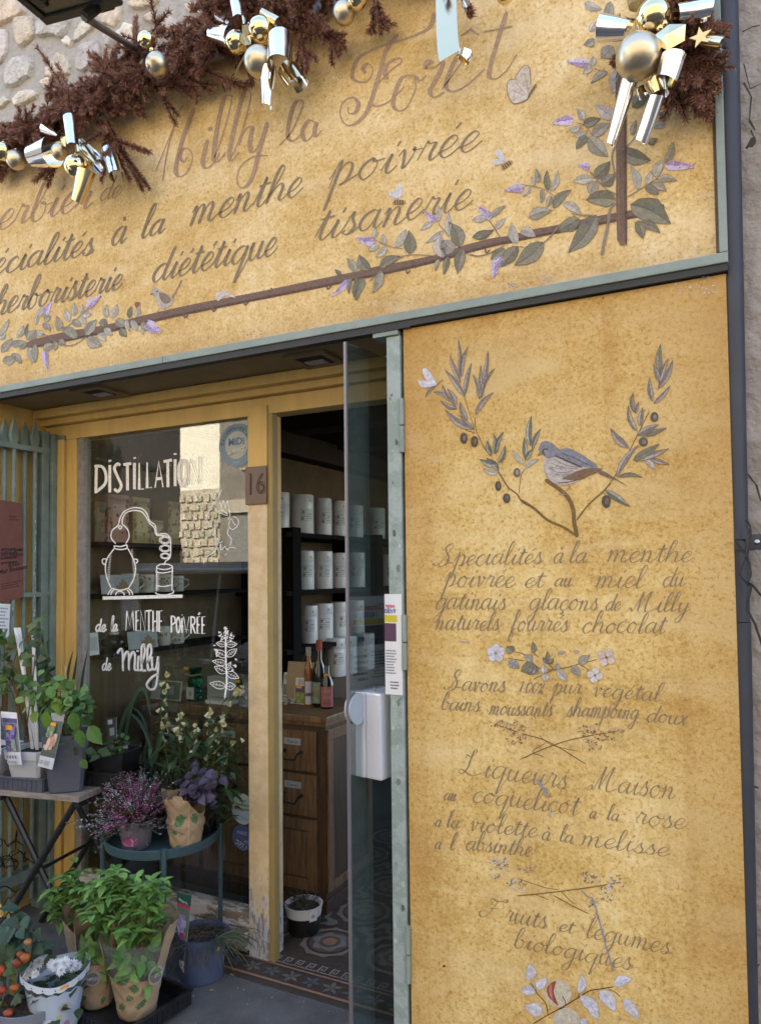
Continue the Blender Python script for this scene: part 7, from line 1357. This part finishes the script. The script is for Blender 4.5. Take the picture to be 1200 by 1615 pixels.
for k in range(n_):
    q0,q1=2*math.pi*k/n_,2*math.pi*(k+1)/n_
    def rp(q,t): 
        d=((math.degrees(q)-fa+180)%360)-180; z=H_*.985+.022*abs(math.sin(math.radians(d)))**1.5; lo=z-.016-.006*abs(math.sin(q*9)); return pc+Vector(((.1068)*math.cos(q),(.1068)*math.sin(q),z if t else lo))
    mb.face([rp(q0,0),rp(q1,0),rp(q1,1),rp(q0,1)],(.55,.60,.68))
    if k%4==0:
        p=rp(q0,1)+Vector((.0012*math.cos(q0),.0012*math.sin(q0),-.010)); u=Vector((-math.sin(q0),math.cos(q0),0)); mb.face([p+(u*math.cos(w_)+UPV*math.sin(w_))*.0026 for w_ in (0,1.2,2.4,3.6,4.8)],(.04,.05,.12))
def onsl(px,py,r,o_=.0012): 
    p=onbag(px,py,pc,r+o_); return p
for (x,y,rp_,cc,c2,r_) in ((55,1602,7.5,(.35,.33,.04),(.12,.10,.03),.079),(103,1588,9,(.36,.33,.28),(.10,.09,.08),.084),(67,1602,2,(.03,.05,.15),None,.080),(94,1605,3.5,(.40,.42,.10),None,.080),(78,1616,7,(.55,.58,.62),(.1,.1,.12),.078),(106,1614,5,(.35,.15,.25),None,.079),(79,1595,3,(.40,.44,.5),None,.081)):
    c_=onsl(x,y,r_,.002); k=pxm(c_); u=Vector((-(c_-pc).y,(c_-pc).x,0)).normalized(); v=UPV
    for rr_,col,o_ in ((rp_,cc,0),(rp_*.5,c2,.0006)):
        if col: mb.face([c_+Vector(((c_-pc).x,(c_-pc).y,0)).normalized()*o_+(u*math.cos(q)*(1 if i%2 else .86)+v*math.sin(q)*(1 if i%2 else .86))*rr_*k for i,q in enumerate([j*.3927 for j in range(16)])],col)
P=[onsl(x,y,.1068,.003) for x,y in ((95,1562),(107,1557),(109,1552),(97,1557))]; mb.face(P,ORG); mb.build('sleeve_print', M['card'], T_)
mb=MB()
for _ in range(90): p=pc+Vector((rnd.gauss(0,.04),rnd.gauss(0,.04),rnd.uniform(H_*.45,H_*.93))); mb.leaf(p,rdir(-.3,.6),UPV,.05,.03,jit(rnd.choice([(.035,.06,.035),(.05,.08,.045)]),.2),.4)
mb.build('foliage', M['leafy'], T_); mb=MB()
def mum(x,y,rp_,dy):
    mb=MB(); c_=onY(x,y,pc.y+dy); R0=rp_*pxm(c_); ax=Vector((rnd.uniform(-.3,.3),-.55,.75)).normalized(); u=ax.cross(Vector((1,0,.1))).normalized(); v=u.cross(ax)
    for ring_,(nn_,el,ll) in enumerate(((15,-.1,1),(14,.25,.95),(12,.6,.8),(9,1.0,.6),(6,1.35,.4))):
        for k in range(nn_):
            a_=2*math.pi*k/nn_+ring_*.3+rnd.uniform(-.12,.12); d=(u*math.cos(a_)+v*math.sin(a_))*math.cos(el)+ax*math.sin(el); mb.leaf(c_,d,ax,R0*ll*rnd.uniform(.85,1.15),R0*.30,jit((.70,.71,.74) if ring_<4 else (.66,.68,.56),.05),.25,.3)
    mb.build('flower', M['petal'], T_)
for a in ((62,1517,12,-.05),(50,1526,11,-.07),(43,1538,10.5,-.085),(70,1512,9,-.03),(88,1522,12,-.07),(102,1519,12,-.07),(114,1522,12,-.05),(123,1524,9,-.03),(97,1531,10,-.09),(82,1519,9,-.05),(56,1536,8,-.085)): mum(*a)
# orange lantern plant
pc=onZ(2,1668,0)+Vector((0,.10,0)); T_=thing('lantern_plant_pot', pc, 'grey pot of trailing plant with orange paper lantern fruits', 'potted plant'); pot(T_,pc,.085,.115,.135,M['p_grey'],n=36); mb=MB(); Yc=pc.y
for (x,y,n_,cs) in ((10,1480,22,[(.04,.075,.04),(.055,.09,.045)]),(35,1460,24,[(.035,.065,.045),(.045,.085,.05)]),(50,1490,18,[(.035,.06,.035),(.05,.08,.04)]),(8,1510,16,[(.06,.10,.04),(.1,.13,.05)]),(15,1540,10,[(.07,.11,.04),(.12,.14,.05)]),(25,1580,10,[(.12,.13,.04),(.07,.1,.04)]),(60,1500,12,[(.035,.06,.03)]),(5,1590,8,[(.05,.08,.04)]),(28,1440,8,[(.035,.065,.04)]),(-10,1520,14,GR)):
    for _ in range(n_): p=onY(x+rnd.gauss(0,11),y+rnd.gauss(0,12),Yc+rnd.uniform(-.06,.10)); mb.leaf(p,Vector((rnd.uniform(-1,1),rnd.uniform(-.8,.2),rnd.uniform(-.9,.4))),Vector((0,-.7,.7)),rnd.uniform(.045,.075),rnd.uniform(.03,.048),jit(rnd.choice(cs),.2),.4)
mb.col=(.09,.10,.05)
for pth in ([(20,1600),(30,1540),(38,1495),(40,1465)],[(5,1600),(10,1530),(20,1470),(18,1445)],[(15,1600),(5,1540),(2,1500)]): mb.tube([onY(x,y,Yc) for x,y in pth],.003,5,False)
mb.build('foliage', M['leafy'], T_); mb=MB()
def lantern(x,y,rp_,col):
    mb=MB(); c_=onY(x,y,Yc-.08); r=rp_*pxm(c_); n_=15; rings=[]
    for t,rr_ in ((.75,.12),(.65,.62),(.3,.98),(-.1,1.0),(-.55,.7),(-.95,.28),(-1.2,.03)): rings.append([c_+Vector((rr_*r*(1+.10*math.cos(5*2*math.pi*k/n_))*math.cos(2*math.pi*k/n_),rr_*r*(1+.1*math.cos(5*2*math.pi*k/n_))*math.sin(2*math.pi*k/n_),t*r)) for k in range(n_)])
    mb.add([q for g in rings for q in g],[(i*n_+k,i*n_+(k+1)%n_,(i+1)*n_+(k+1)%n_,(i+1)*n_+k) for i in range(6) for k in range(n_)],col); mb.build('lantern_fruit', M['petal'], T_, smooth=True)
for a in ((41,1510,8,(.40,.13,.02)),(28,1518,8,(.26,.055,.02)),(1,1530,9,(.42,.075,.02)),(4,1561,7,(.38,.07,.02)),(24,1558,7,(.38,.10,.02)),(14,1598,7.5,(.42,.08,.025)),(33,1505,6,(.32,.09,.02)),(45,1486,6,(.40,.17,.05))): lantern(*a)
mb=MB()
for _ in range(30):
    p=onY(6+rnd.gauss(0,4),1438+rnd.gauss(0,5),Yc); mb.leaf(p,rdir(-.3,1),Vector((0,-.8,.5)),.016,.012,jit((.55,.42,.10),.15),.2)
mb.build('yellow_flower', M['petal'], T_)
# ================================================================== inside the shop
CT=.875
CB=thing('apothecary_cabinet',(-2.27,1.1,0),'old oak apothecary counter with labelled drawers and cup handles','cabinet')
x0,x1,y0,y1=-2.82,-1.74,.776,1.22
mb=MB(); mb.box((x0-.02,y0-.022,CT-.03),(x1+.022,y1+.02,CT),bev=.006); mb.box((x0-.008,y0-.010,CT-.05),(x1+.010,y1+.008,CT-.0305),bev=.004); mb.build('counter_top', M['wood'], CB)
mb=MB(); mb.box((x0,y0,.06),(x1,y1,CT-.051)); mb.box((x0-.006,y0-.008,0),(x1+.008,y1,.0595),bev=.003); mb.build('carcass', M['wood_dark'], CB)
for (z0,z1) in ((.62,.80),(.42,.605)):
    for k in range(3):
        a=x0+.05+k*.34; mb=MB(); mb.box((a,y0-.012,z0),(a+.31,y0-.0005,z1),bev=.004); dr=mb.build('drawer', M['wood'], CB)
        cx=a+.155+(.03 if k==2 else 0); mb=MB(); mb.box((cx-.045,y0-.017,z1-.065),(cx+.045,y0-.0125,z1-.035),bev=.002); mb.build('label_holder', mat('pale_label',(.36,.38,.38),.4,noise_s=20,noise_a=.2), dr)
        mb=MB(); put_text(mb,'Tisanes',Vector((cx,y0-.0185,z1-.05)),UX,UZ,.014,(.06,.06,.06),.07); mb.build('label_text', M['ink'], dr)
        mb=MB(); mb.tube([(cx-.045,y0-.014,z1-.095),(cx-.04,y0-.04,z1-.10),(cx-.03,y0-.045,z1-.125),(cx+.03,y0-.045,z1-.125),(cx+.04,y0-.04,z1-.10),(cx+.045,y0-.014,z1-.095)],.0045,8); mb.ball((cx-.045,y0-.015,z1-.095),.009,10); mb.ball((cx+.045,y0-.015,z1-.095),.009,10); mb.build('handle', M['iron'], dr, smooth=True)
for k in range(3):
    a=x0+.05+k*.34; mb=MB()
    for b0,b1 in (((a,.09),(a+.31,.14)),((a,.355),(a+.31,.405)),((a,.1405),(a+.055,.3545)),((a+.255,.1405),(a+.31,.3545))): mb.box((b0[0],y0-.012,b0[1]),(b1[0],y0-.0005,b1[1]),bev=.003)
    mb.box((a+.06,y0-.006,.146),(a+.25,y0-.0004,.349),bev=.003); mb.build('door_panel', M['wood'], CB)
mb=MB()
for b0,b1 in (((y0+.01,.09),(y1-.01,.13)),((y0+.01,.76),(y1-.01,.81)),((y0+.01,.1305),(y0+.055,.7595)),((y1-.055,.1305),(y1-.01,.7595))): mb.box((x1+.0004,b0[0],b0[1]),(x1+.010,b1[0],b1[1]),bev=.003)
mb.build('side_panel', M['wood'], CB)
def put(px,py,z=CT): 
    p=onZ(px,py,z); return Vector((p.x,p.y,z))
def bottle(c,r,h,sh,neck,m_,label,lab=None,cap=(.03,.02,.02),lt=None):
    T_=thing('bottle',c,label,'bottle','bottles on the counter'); mb=MB(); mb.lathe([(r*.9,0),(r,.006),(r,h*sh),(r*.85,h*(sh+.08)),(neck,h*(sh+.22)),(neck,h*.97),(neck*1.15,h*.975),(neck*1.15,h)],c,22); mb.build('glass_body',m_,T_,smooth=True)
    mb=MB(); mb.lathe([(neck*1.2,h*.86),(neck*1.25,h*1.005),(neck*.9,h*1.01)],c,14); mb.build('cap',mat('cap',cap,.4),T_,smooth=True)
    fa=math.atan2(CAM.y-c[1],CAM.x-c[0])
    if lab:
        z0,z1,half,cols=lab; mb=MB(); n_=10
        for i in range(n_):
            a0=fa-half+2*half*i/n_; a1=fa-half+2*half*(i+1)/n_
            for (t0,t1,col) in cols: mb.face([Vector(c)+Vector(((r+.001)*math.cos(a),(r+.001)*math.sin(a),z0+(z1-z0)*t)) for a,t in ((a0,t0),(a1,t0),(a1,t1),(a0,t1))],col)
        if lt:
            for t,zz,hh,cc in lt: put_text(mb,t,Vector(c)+Vector(((r+.003)*math.cos(fa),(r+.003)*math.sin(fa),z0+(z1-z0)*zz)),Vector((-math.sin(fa),math.cos(fa),0)),UZ,hh,cc,r*1.3)
        mb.build('bottle_label',M['card'],T_)
    mb=MB(); p=Vector(c)+Vector(((neck+.004)*math.cos(fa),(neck+.004)*math.sin(fa),h*.66)); u=Vector((-math.sin(fa),math.cos(fa),0)); mb.face([p+u*a*.014+UZ*b*.007 for a,b in ((-1,-1),(1,-1),(1,1),(-1,1))],ORG); mb.build('price_sticker',M['card'],T_); return T_
GLD=mat('dark_bottle_glass',(.008,.010,.008),.08,coat=.5); GLA=mat('amber_bottle',(.25,.09,.03),.1,coat=.5)
c=put(504,1114); bottle(c,.036,.315,.5,.0125,GLD,'tall dark wine bottle with a green label on the counter',(.02,.12,1.1,[(0,1,(.20,.24,.17)),(.25,.75,(.42,.40,.26))]),(.3,.06,.05))
c=put(521,1115)+Vector((.0,-.03,0)); bottle(c,.033,.235,.48,.012,GLD,'smaller dark beer bottle with a pink label on the counter',(.01,.105,1.0,[(0,1,(.33,.12,.12))]),(.02,.02,.02),[('La',.8,.018,(.5,.35,.3)),('rose',.5,.016,(.45,.3,.28)),('bière',.2,.012,(.06,.03,.04))])
c=put(487,1113); bottle(c,.021,.28,.58,.010,GLA,'slim amber liqueur bottle with a narrow white label and ball stopper',(.01,.12,.9,[(0,1,(.5,.5,.52)),(.35,.5,(.12,.1,.16))]),(.35,.3,.26))
c=put(468,1108)+Vector((0,.05,0)); T_=thing('kraft_pouch',c,'brown kraft pouch standing behind the bottles','pouch'); mb=MB(); mb.col=KR
for s_ in (-1,1): mb.add([c+Vector((x,s_*y,z)) for x,y,z in ((-.075,.028,0),(.085,.028,0),(.085,.02,.10),(.08,.003,.195),(-.08,.003,.195),(-.08,.02,.10))],[(0,1,2,5),(5,2,3,4)])
mb.build('pouch',M['kraft'],T_)
c=put(476,1110); tagcard('postcard',c+Vector((-.04,-.01,0)),c+Vector((.03,-.012,0)),c+Vector((.03,.012,.125)),c+Vector((-.04,.012,.125)),[(.03,.02,.97,.45,(.18,.20,.06)),(.03,.45,.97,.7,(.12,.07,.10)),(.2,.72,.8,.95,(.4,.38,.33)),(.1,.6,.55,.69,ORG)]+blobs(20,.05,.05,.9,.42,[(.25,.3,.06),(.3,.36,.1),(.14,.2,.05)],.25,3),'small herb picture card leaning among the counter bottles',cat='card')
mb=MB()
for _ in range(26): mb.ball(put(rnd.uniform(443,474),rnd.uniform(1104,1112))+Vector((0,rnd.uniform(-.02,.04),rnd.uniform(.003,.018))),rnd.uniform(.006,.013),8,(1,1,.6))
tag(mb.build('dish_of_sweets',mat('pale_sweets',(.42,.40,.38),.3)),'heap of pale wrapped sweets on the counter edge','sweets')
c=put(444,1100)+Vector((0,.05,0)); tagcard('postcard',c+Vector((-.03,0,0)),c+Vector((.03,0,0)),c+Vector((.03,.02,.12)),c+Vector((-.03,.02,.12)),[(.05,.05,.95,.5,(.22,.25,.2)),(.1,.7,.9,.9,(.3,.3,.36))],'pale packet partly hidden behind the doorpost',cat='packet')
# white tins on the side wall shelves
SHF=thing('side_shelves',(-2.95,2.2,0),'black wooden wall shelves holding the white tins','shelf')
XS=-2.72; ZR=[onX(500,845,XS).z,onX(500,929,XS).z,onX(470,1017,XS).z]
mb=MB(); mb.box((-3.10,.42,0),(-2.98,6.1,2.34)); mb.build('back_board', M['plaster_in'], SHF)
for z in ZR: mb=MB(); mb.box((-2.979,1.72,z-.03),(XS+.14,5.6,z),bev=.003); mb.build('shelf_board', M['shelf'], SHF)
for px in (466,598,): 
    y=onX(px,930,XS+.14).y; mb=MB(); mb.box((-2.978,y-.03,ZR[2]-.35),(XS+.145,y+.06,ZR[0]+.03)); mb.build('upright', M['shelf'], SHF)
mb=MB(); mb.box((-2.979,1.72,.55),(XS+.16,5.6,.80)); mb.build('base_cupboard', M['wood_dark'], SHF)
tin0=None
def tin(c,r,h,label):
    T_=thing('tea_tin',c,label,'tin','white tea tins on the shelves'); mb=MB(); mb.lathe([(r*.98,0),(r,.004),(r,h*.70),(r*.985,h*.705),(r*.985,h*.715),(r,h*.72),(r,h*.97),(r*.96,h),(0,h)],c,30); mb.build('tin_body',M['tin'],T_,smooth=True)
    fa=math.atan2(CAM.y-c[1],CAM.x-c[0])+.25+rnd.uniform(-.35,.35); mb=MB(); n_=8; GC=rnd.choice([(.28,.34,.15),(.34,.22,.12),(.22,.30,.30),(.36,.30,.12)])
    def q(a,z,o=.001): return Vector(c)+Vector(((r+o)*math.cos(a),(r+o)*math.sin(a),z))
    for (z0,z1,h0,h1,col,o) in ((h*.32,h*.62,-.55,.6,(.36,.35,.33),.0008),(h*.33,h*.61,-.53,.58,(.60,.58,.55),.0012),(h*.44,h*.45,-.5,.5,(.2,.2,.2),.0016),(h*.38,h*.40,.0,.5,(.3,.3,.3),.0016),(h*.49,h*.51,.1,.5,(.2,.2,.2),.0016),(h*.34,h*.42,-.5,-.25,GC,.0016)):
        for i in range(n_): a0=fa+h0+(h1-h0)*i/n_; a1=fa+h0+(h1-h0)*(i+1)/n_; mb.face([q(a0,z0,o),q(a1,z0,o),q(a1,z1,o),q(a0,z1,o)],col)
    for dl in (-.42,-.34,-.27): mb.face([q(fa+dl,h*.48,.002),q(fa+dl+.07,h*.55,.002),q(fa+dl+.02,h*.60,.002)],(.05,.05,.05))
    mb.face([q(fa+.35,h*.80,.002),q(fa+.40,h*.84,.002),q(fa+.35,h*.88,.002),q(fa+.30,h*.84,.002)],(.05,.05,.05)); mb.build('tin_label',M['card'],T_); return T_
ROWS=[[(445,1),(473,1.2),(507,1),(533,1),(563,1),(592,1.15)],[(445,1),(484,1),(509,1.05),(533,1),(561,1),(608,1)],[(445,1),(487,.9),(508,1.1),(533,1),(560,1)]]
ORD=['first','second','third','fourth','fifth','sixth']; RN=['top','middle','bottom']
for j,row in enumerate(ROWS):
    for i,(px,k) in enumerate(row):
        p=onX(px,900,XS); lab='white tea tin, %s from the doorpost on the %s shelf'%(ORD[i],RN[j])
        tin(Vector((XS+rnd.uniform(-.02,.02),p.y,ZR[j]+.001)),.066*k,.262*rnd.choice([1,1,.97]),lab)
for i,(px,k) in enumerate(((530,1),(548,1),(575,1.1))):
    p=onX(px,1080,-2.45); 
    tin(Vector((-2.62,onX(px,1080,-2.62).y,.801)),.07*k,.262,'white tea tin, %s behind the counter bottles'%ORD[i])
# shelves seen through the window, with boxes, mugs and cards
WS=thing('window_shelves',(-2.95,.9,0),'dark shelves behind the shop window with boxes and mugs','shelf'); XW=-2.93
ZW=[onX(200,858,XW).z,onX(200,935,XW).z,onX(200,1022,XW).z]
for z in ZW: mb=MB(); mb.box((-2.978,.46,z-.02),(XW+.14,1.62,z),bev=.002); mb.build('shelf_board', M['shelf'], WS)
BOX=[(150,168,790,(.20,.15,.08),'plain brown gift box at the left end of the upper window shelf',0),(171,205,778,(.46,.27,.22),'pink patterned gift box with red hearts behind the window',1),(210,238,783,(.42,.33,.13),'ochre recipe box beside the pink one behind the window',2),(239,260,820,(.38,.30,.14),'small cream box on the upper window shelf',3),(266,286,790,(.36,.27,.11),'yellow book shaped box at the right end of the window shelf',4)]
for (a,b,tp,col,lab,sd_) in BOX:
    pa=onX(a,852,XW+.10); pb=onX(b,852,XW+.10); zt_=onX(a,tp,XW+.10).z; T_=thing('gift_box',(XW+.06,(pa.y+pb.y)/2,ZW[0]),lab,'box'); mb=MB(); mb.box((XW-.02,pa.y,ZW[0]+.001),(XW+.10,pb.y-.006,zt_),bev=.002); mb.build('box',mat('box_card',col,.7,noise_s=9,noise_a=.12),T_)
    mb=MB(); r_=random.Random(sd_*7+1); X_=XW+.1008; Lw=pb.y-pa.y; Hh=zt_-ZW[0]
    mb.face([(X_,pa.y+Lw*.2,ZW[0]+Hh*.25),(X_,pb.y-Lw*.2,ZW[0]+Hh*.25),(X_,pb.y-Lw*.2,zt_-Hh*.2),(X_,pa.y+Lw*.2,zt_-Hh*.2)],tuple(min(1,q*1.25) for q in col))
    for _ in range(26):
        yy=pa.y+Lw*r_.choice([r_.uniform(.03,.17),r_.uniform(.83,.95),r_.uniform(.25,.75)]); zz=ZW[0]+Hh*r_.uniform(.06,.94); s=r_.uniform(.004,.012); cc=r_.choice([(.30,.05,.05),(.22,.06,.05),(.10,.14,.06)]) if sd_==1 else r_.choice([(.16,.12,.05),(.12,.15,.06),(.22,.08,.05)])
        mb.face([(X_+.0006,yy+s*math.cos(q),zz+s*math.sin(q)) for q in (0,1.05,2.1,3.1,4.2,5.2)],cc)
    put_text(mb,'Thym & Miel',Vector((X_+.001,(pa.y+pb.y)/2,zt_-Hh*.11)),Vector((0,1,0)),UZ,.016,(.16,.08,.05),Lw*.75); mb.build('box_print',M['card'],T_)
def mug(px,z,r,h,label,px_bottom=None):
    p=onX(px,930,XW+.06); c=Vector((XW+.06,p.y,z)); T_=thing('mug',c,label,'mug','mugs behind the window'); mb=MB(); mb.lathe([(r*.9,0),(r,.006),(r,h),(r*.93,h),(r*.92,.012),(0,.012)],c,24); mb.build('cup',mat('white_china',(.55,.54,.50),.25),T_,smooth=True)
    fa=math.atan2(CAM.y-c.y,CAM.x-c.x); hd=Vector((-math.sin(fa),math.cos(fa),0)); mb=MB(); mb.tube([c+hd*(r-.002)+UZ*h*.8,c+hd*(r+.022)+UZ*h*.75,c+hd*(r+.026)+UZ*h*.45,c+hd*(r-.002)+UZ*h*.2],.0045,7); mb.build('handle',mat('white_china_handle',(.55,.54,.50),.25),T_,smooth=True)
    mb=MB()
    for _ in range(18): a_=fa+rnd.uniform(-.7,.7); zz=rnd.uniform(h*.15,h*.85); s=rnd.uniform(.003,.007); u=Vector((-math.sin(a_),math.cos(a_),0)); p=c+Vector(((r+.001)*math.cos(a_),(r+.001)*math.sin(a_),zz)); mb.face([p+u*s*math.cos(q)+UZ*s*math.sin(q) for q in (0,1.2,2.4,3.6,4.8)],rnd.choice([(.12,.16,.07),(.2,.24,.1),(.3,.14,.12),(.25,.2,.3)]))
    mb.build('motif',M['card'],T_)
for a in ((205,ZW[1],.047,.10,'plain white mug behind the alembic drawing'),(231,ZW[1],.045,.095,'white mug with brown sprigs between the still and the condenser'),(259,ZW[1],.045,.095,'white mug with green leaves behind the condenser drawing'),(279,ZW[1],.04,.085,'white mug with pink flowers right of the condenser drawing'),(256,ZW[2],.045,.10,'white mug on the lower window shelf under the word menthe'),(278,ZW[2],.045,.095,'white mug with green sprigs on the lower shelf right end')): mug(*a)
def wcard(a,b,tp,z,label,cols):
    X_=XW+.115; pa=onX(a,z and 930,X_); pb=onX(b,930,X_); zt_=onX(a,tp,X_).z; tagcard('photo_card',(X_,pa.y,z+.001),(X_,pb.y,z+.001),(X_-.012,pb.y,zt_),(X_-.012,pa.y,zt_),cols,label,cat='card')
ROOF=[(0,0,1,1,(.33,.35,.36)),(.38,.05,.97,.9,(.26,.30,.34)),(.45,.05,.9,.45,(.20,.12,.05)),(.55,.45,.8,.62,(.20,.12,.05)),(.62,.62,.73,.75,(.2,.12,.05))]
wcard(161,212,907,ZW[1],'photo card of a timber market hall on the middle window shelf',ROOF); wcard(204,250,997,ZW[2],'photo card of a timber market hall on the lower window shelf',ROOF); wcard(140,158,999,ZW[2],'small white text card on the lower window shelf',[(.1,.2,.9,.8,(.42,.42,.42))])
c=Vector((XW+.06,onX(180,1015,XW+.06).y,ZW[2])); T_=thing('teapot',c,'clear glass teapot with a dark handle behind the window','teapot'); mb=MB(); mb.ball(c+UZ*.045,.05,22,(1.2,1.2,.85)); mb.build('bowl',glass_mat('teapot_glass',(.75,.78,.78)),T_,smooth=True); mb=MB(); mb.lathe([(.024,.085),(.024,.093),(.006,.097),(.009,.108),(0,.112)],c,14); mb.build('lid',M['tin'],T_,smooth=True); mb=MB(); mb.tube([c+Vector((0,-.055,.07)),c+Vector((0,-.095,.065)),c+Vector((0,-.098,.03)),c+Vector((0,-.058,.02))],.006,8); mb.build('handle',M['iron'],T_,smooth=True); mb=MB(); mb.tube([c+Vector((0,.055,.03)),c+Vector((0,.09,.06)),c+Vector((0,.105,.075))],[.011,.008,.006],8); mb.build('spout',glass_mat('spout_glass',(.75,.78,.78)),T_,smooth=True)
# small things on the counter, seen through the window
def cput(px): return Vector((onY(px,1100,.82).x,.86,CT))
c=cput(300); T_=thing('gift_jar',c,'jar wrapped in shiny green foil with a white label and raffia','jar'); mb=MB(); mb.lathe([(.036,0),(.038,.01),(.036,.08),(.04,.10),(.033,.118),(.02,.125),(.03,.15),(.035,.165)],c,20); mb.build('wrap',mat('green_foil',(.01,.10,.055),.22,.8,bump=1,bump_s=60),T_,smooth=True)
mb=MB(); mb.face([c+Vector(p) for p in ((-.024,-.041,.012),(.026,-.041,.012),(.026,-.041,.072),(-.024,-.041,.072))],(.50,.49,.47)); mb.face([c+Vector(p) for p in ((-.006,-.0415,.03),(.008,-.0415,.03),(.01,-.0415,.05),(-.004,-.0415,.052))],(.25,.2,.17)); mb.face([c+Vector(p) for p in ((-.05,-.03,.158),(-.02,-.03,.158),(-.02,-.03,.172),(-.05,-.03,.172))],ORG); mb.build('jar_label',M['card'],T_); mb=MB(); mb.tube([c+Vector((-.05,-.02,.135)),c+Vector((0,-.03,.128)),c+Vector((.05,-.02,.138))],.004,6); mb.build('raffia',mat('raffia',(.35,.26,.13),.8),T_)
a=onY(238,1099,.80); b=onY(285,1099,.80); h_=onY(238,1072,.80).z; tagcard('photo_card',(a.x,.80,CT+.002),(b.x,.80,CT+.002),(b.x,.815,h_),(a.x,.815,h_),[(0,0,1,1,(.40,.42,.40)),(.32,.06,.96,.94,(.11,.16,.11)),(.6,.3,.75,.75,(.3,.25,.3))],'picture card of green herbs at the left end of the counter',cat='card')
a=onY(327,1101,.82); b=onY(361,1101,.82); h_=onY(327,1066,.82).z; T_=thing('soap_box',(a.x,.82,CT),'pale grey soap box on a thin tray on the counter','box'); mb=MB(); mb.box((a.x,.82,CT+.018),(b.x,.88,h_),bev=.002); mb.build('box',mat('grey_box',(.33,.34,.32),.7),T_); mb=MB(); mb.box((a.x-.006,.81,CT+.0005),(b.x+.01,.89,CT+.0175),bev=.002); mb.build('tray',M['tin'],T_); mb=MB(); mb.face([(a.x+.01,.8194,CT+.03),(b.x-.01,.8194,CT+.03),(b.x-.01,.8194,CT+.038),(a.x+.01,.8194,CT+.038)],(.18,.18,.17)); mb.build('box_print',M['card'],T_)
c=cput(388)+Vector((0,-.03,0)); T_=thing('gift_jar',c,'small jar in crumpled clear wrap beside the doorpost','jar'); mb=MB(); mb.box((c.x-.03,c.y-.03,c.z+.001),(c.x+.03,c.y+.03,c.z+.055),bev=.006); mb.build('jar',mat('honey',(.35,.22,.09),.2),T_); mb=MB(); mb.lathe([(.042,.0),(.045,.06),(.02,.10),(.025,.13),(.045,.16)],c,14); mb.build('wrap',mat('clear_crinkle',(.35,.35,.36),.15,.6,bump=1.5,bump_s=70),T_,smooth=True); mb=MB(); mb.face([c+Vector(p) for p in ((-.035,-.046,.12),(-.01,-.046,.118),(-.01,-.046,.132),(-.035,-.046,.134))],ORG); mb.build('price_tag',M['card'],T_)
# scrollwork pattern on the ochre inside wall
mb=MB()
for _ in range(60):
    y=rnd.uniform(.55,3.9); z=rnd.uniform(.9,2.3); r=rnd.uniform(.02,.05); a0=rnd.uniform(0,6.28); P=[]
    for i in range(12): a_=a0+i*.5; rr_=r*(1-i*.06); P.append(Vector((-2.978,y+rr_*math.cos(a_),z+rr_*math.sin(a_))))
    for i in range(11): t=(P[i+1]-P[i]).normalized(); n_=Vector((0,-t.z,t.y))*.003; mb.face([P[i]-n_,P[i+1]-n_,P[i+1]+n_,P[i]+n_],(.16,.10,.045))
mb.build('wall_scrollwork', M['ink'], B)
# heather pot inside the doorway
c=onZ(467,1478,0)+Vector((0,.06,0)); T_=thing('doorway_pot',c,'black pot with a broad white rim just inside the doorway','potted plant'); mb=MB(); mb.lathe([(.062,0),(.066,.005),(.074,.075)],c,28); mb.build('pot',M['p_black'],T_,smooth=True); mb=MB(); mb.lathe([(.0745,.0745),(.080,.112),(.082,.117),(.075,.117),(.072,.10)],c,28); mb.build('rim',M['p_enamel'],T_,smooth=True); mb=MB(); mb.lathe([(.07,.10),(0,.112)],c,24); mb.build('soil',M['soil'],T_)
mb=MB()
for _ in range(80):
    d=rdir(.3,1.4); b=c+Vector((rnd.uniform(-.05,.05),rnd.uniform(-.05,.05),.105)); mb.col=jit((.09,.085,.06),.3); mb.tube([b,b+d*.04,b+d*.07+Vector((rnd.uniform(-.02,.02),0,-.005))],.0012,3,False)
mb.build('stems',M['leafy'],T_); fa=math.atan2(CAM.y-c.y,CAM.x-c.x)+.5; p=c+Vector((.0815*math.cos(fa),.0815*math.sin(fa),.07)); u=Vector((-math.sin(fa),math.cos(fa),0)); tagcard('pot_sticker',p-u*.018,p+u*.018,p+u*.018+UZ*.045,p-u*.018+UZ*.045,[(.3,.3,.7,.6,(.3,.3,.32))],'',parent=T_)

for (x,y,a_) in ((362,1537,.3),(375,1531,1.9),(330,1562,.8),(430,1575,2.4)):
    c=onZ(x,y,.004); mb=MB(); mb.leaf(c,Vector((math.cos(a_),math.sin(a_),.05)),UPV,.024,.011,jit((.30,.24,.15),.2),.5,.3); tag(mb.build('dry_leaf',M['leafy']),'small pale dry leaf fallen on the pavement by the doorway','leaf','dry leaves on the pavement')
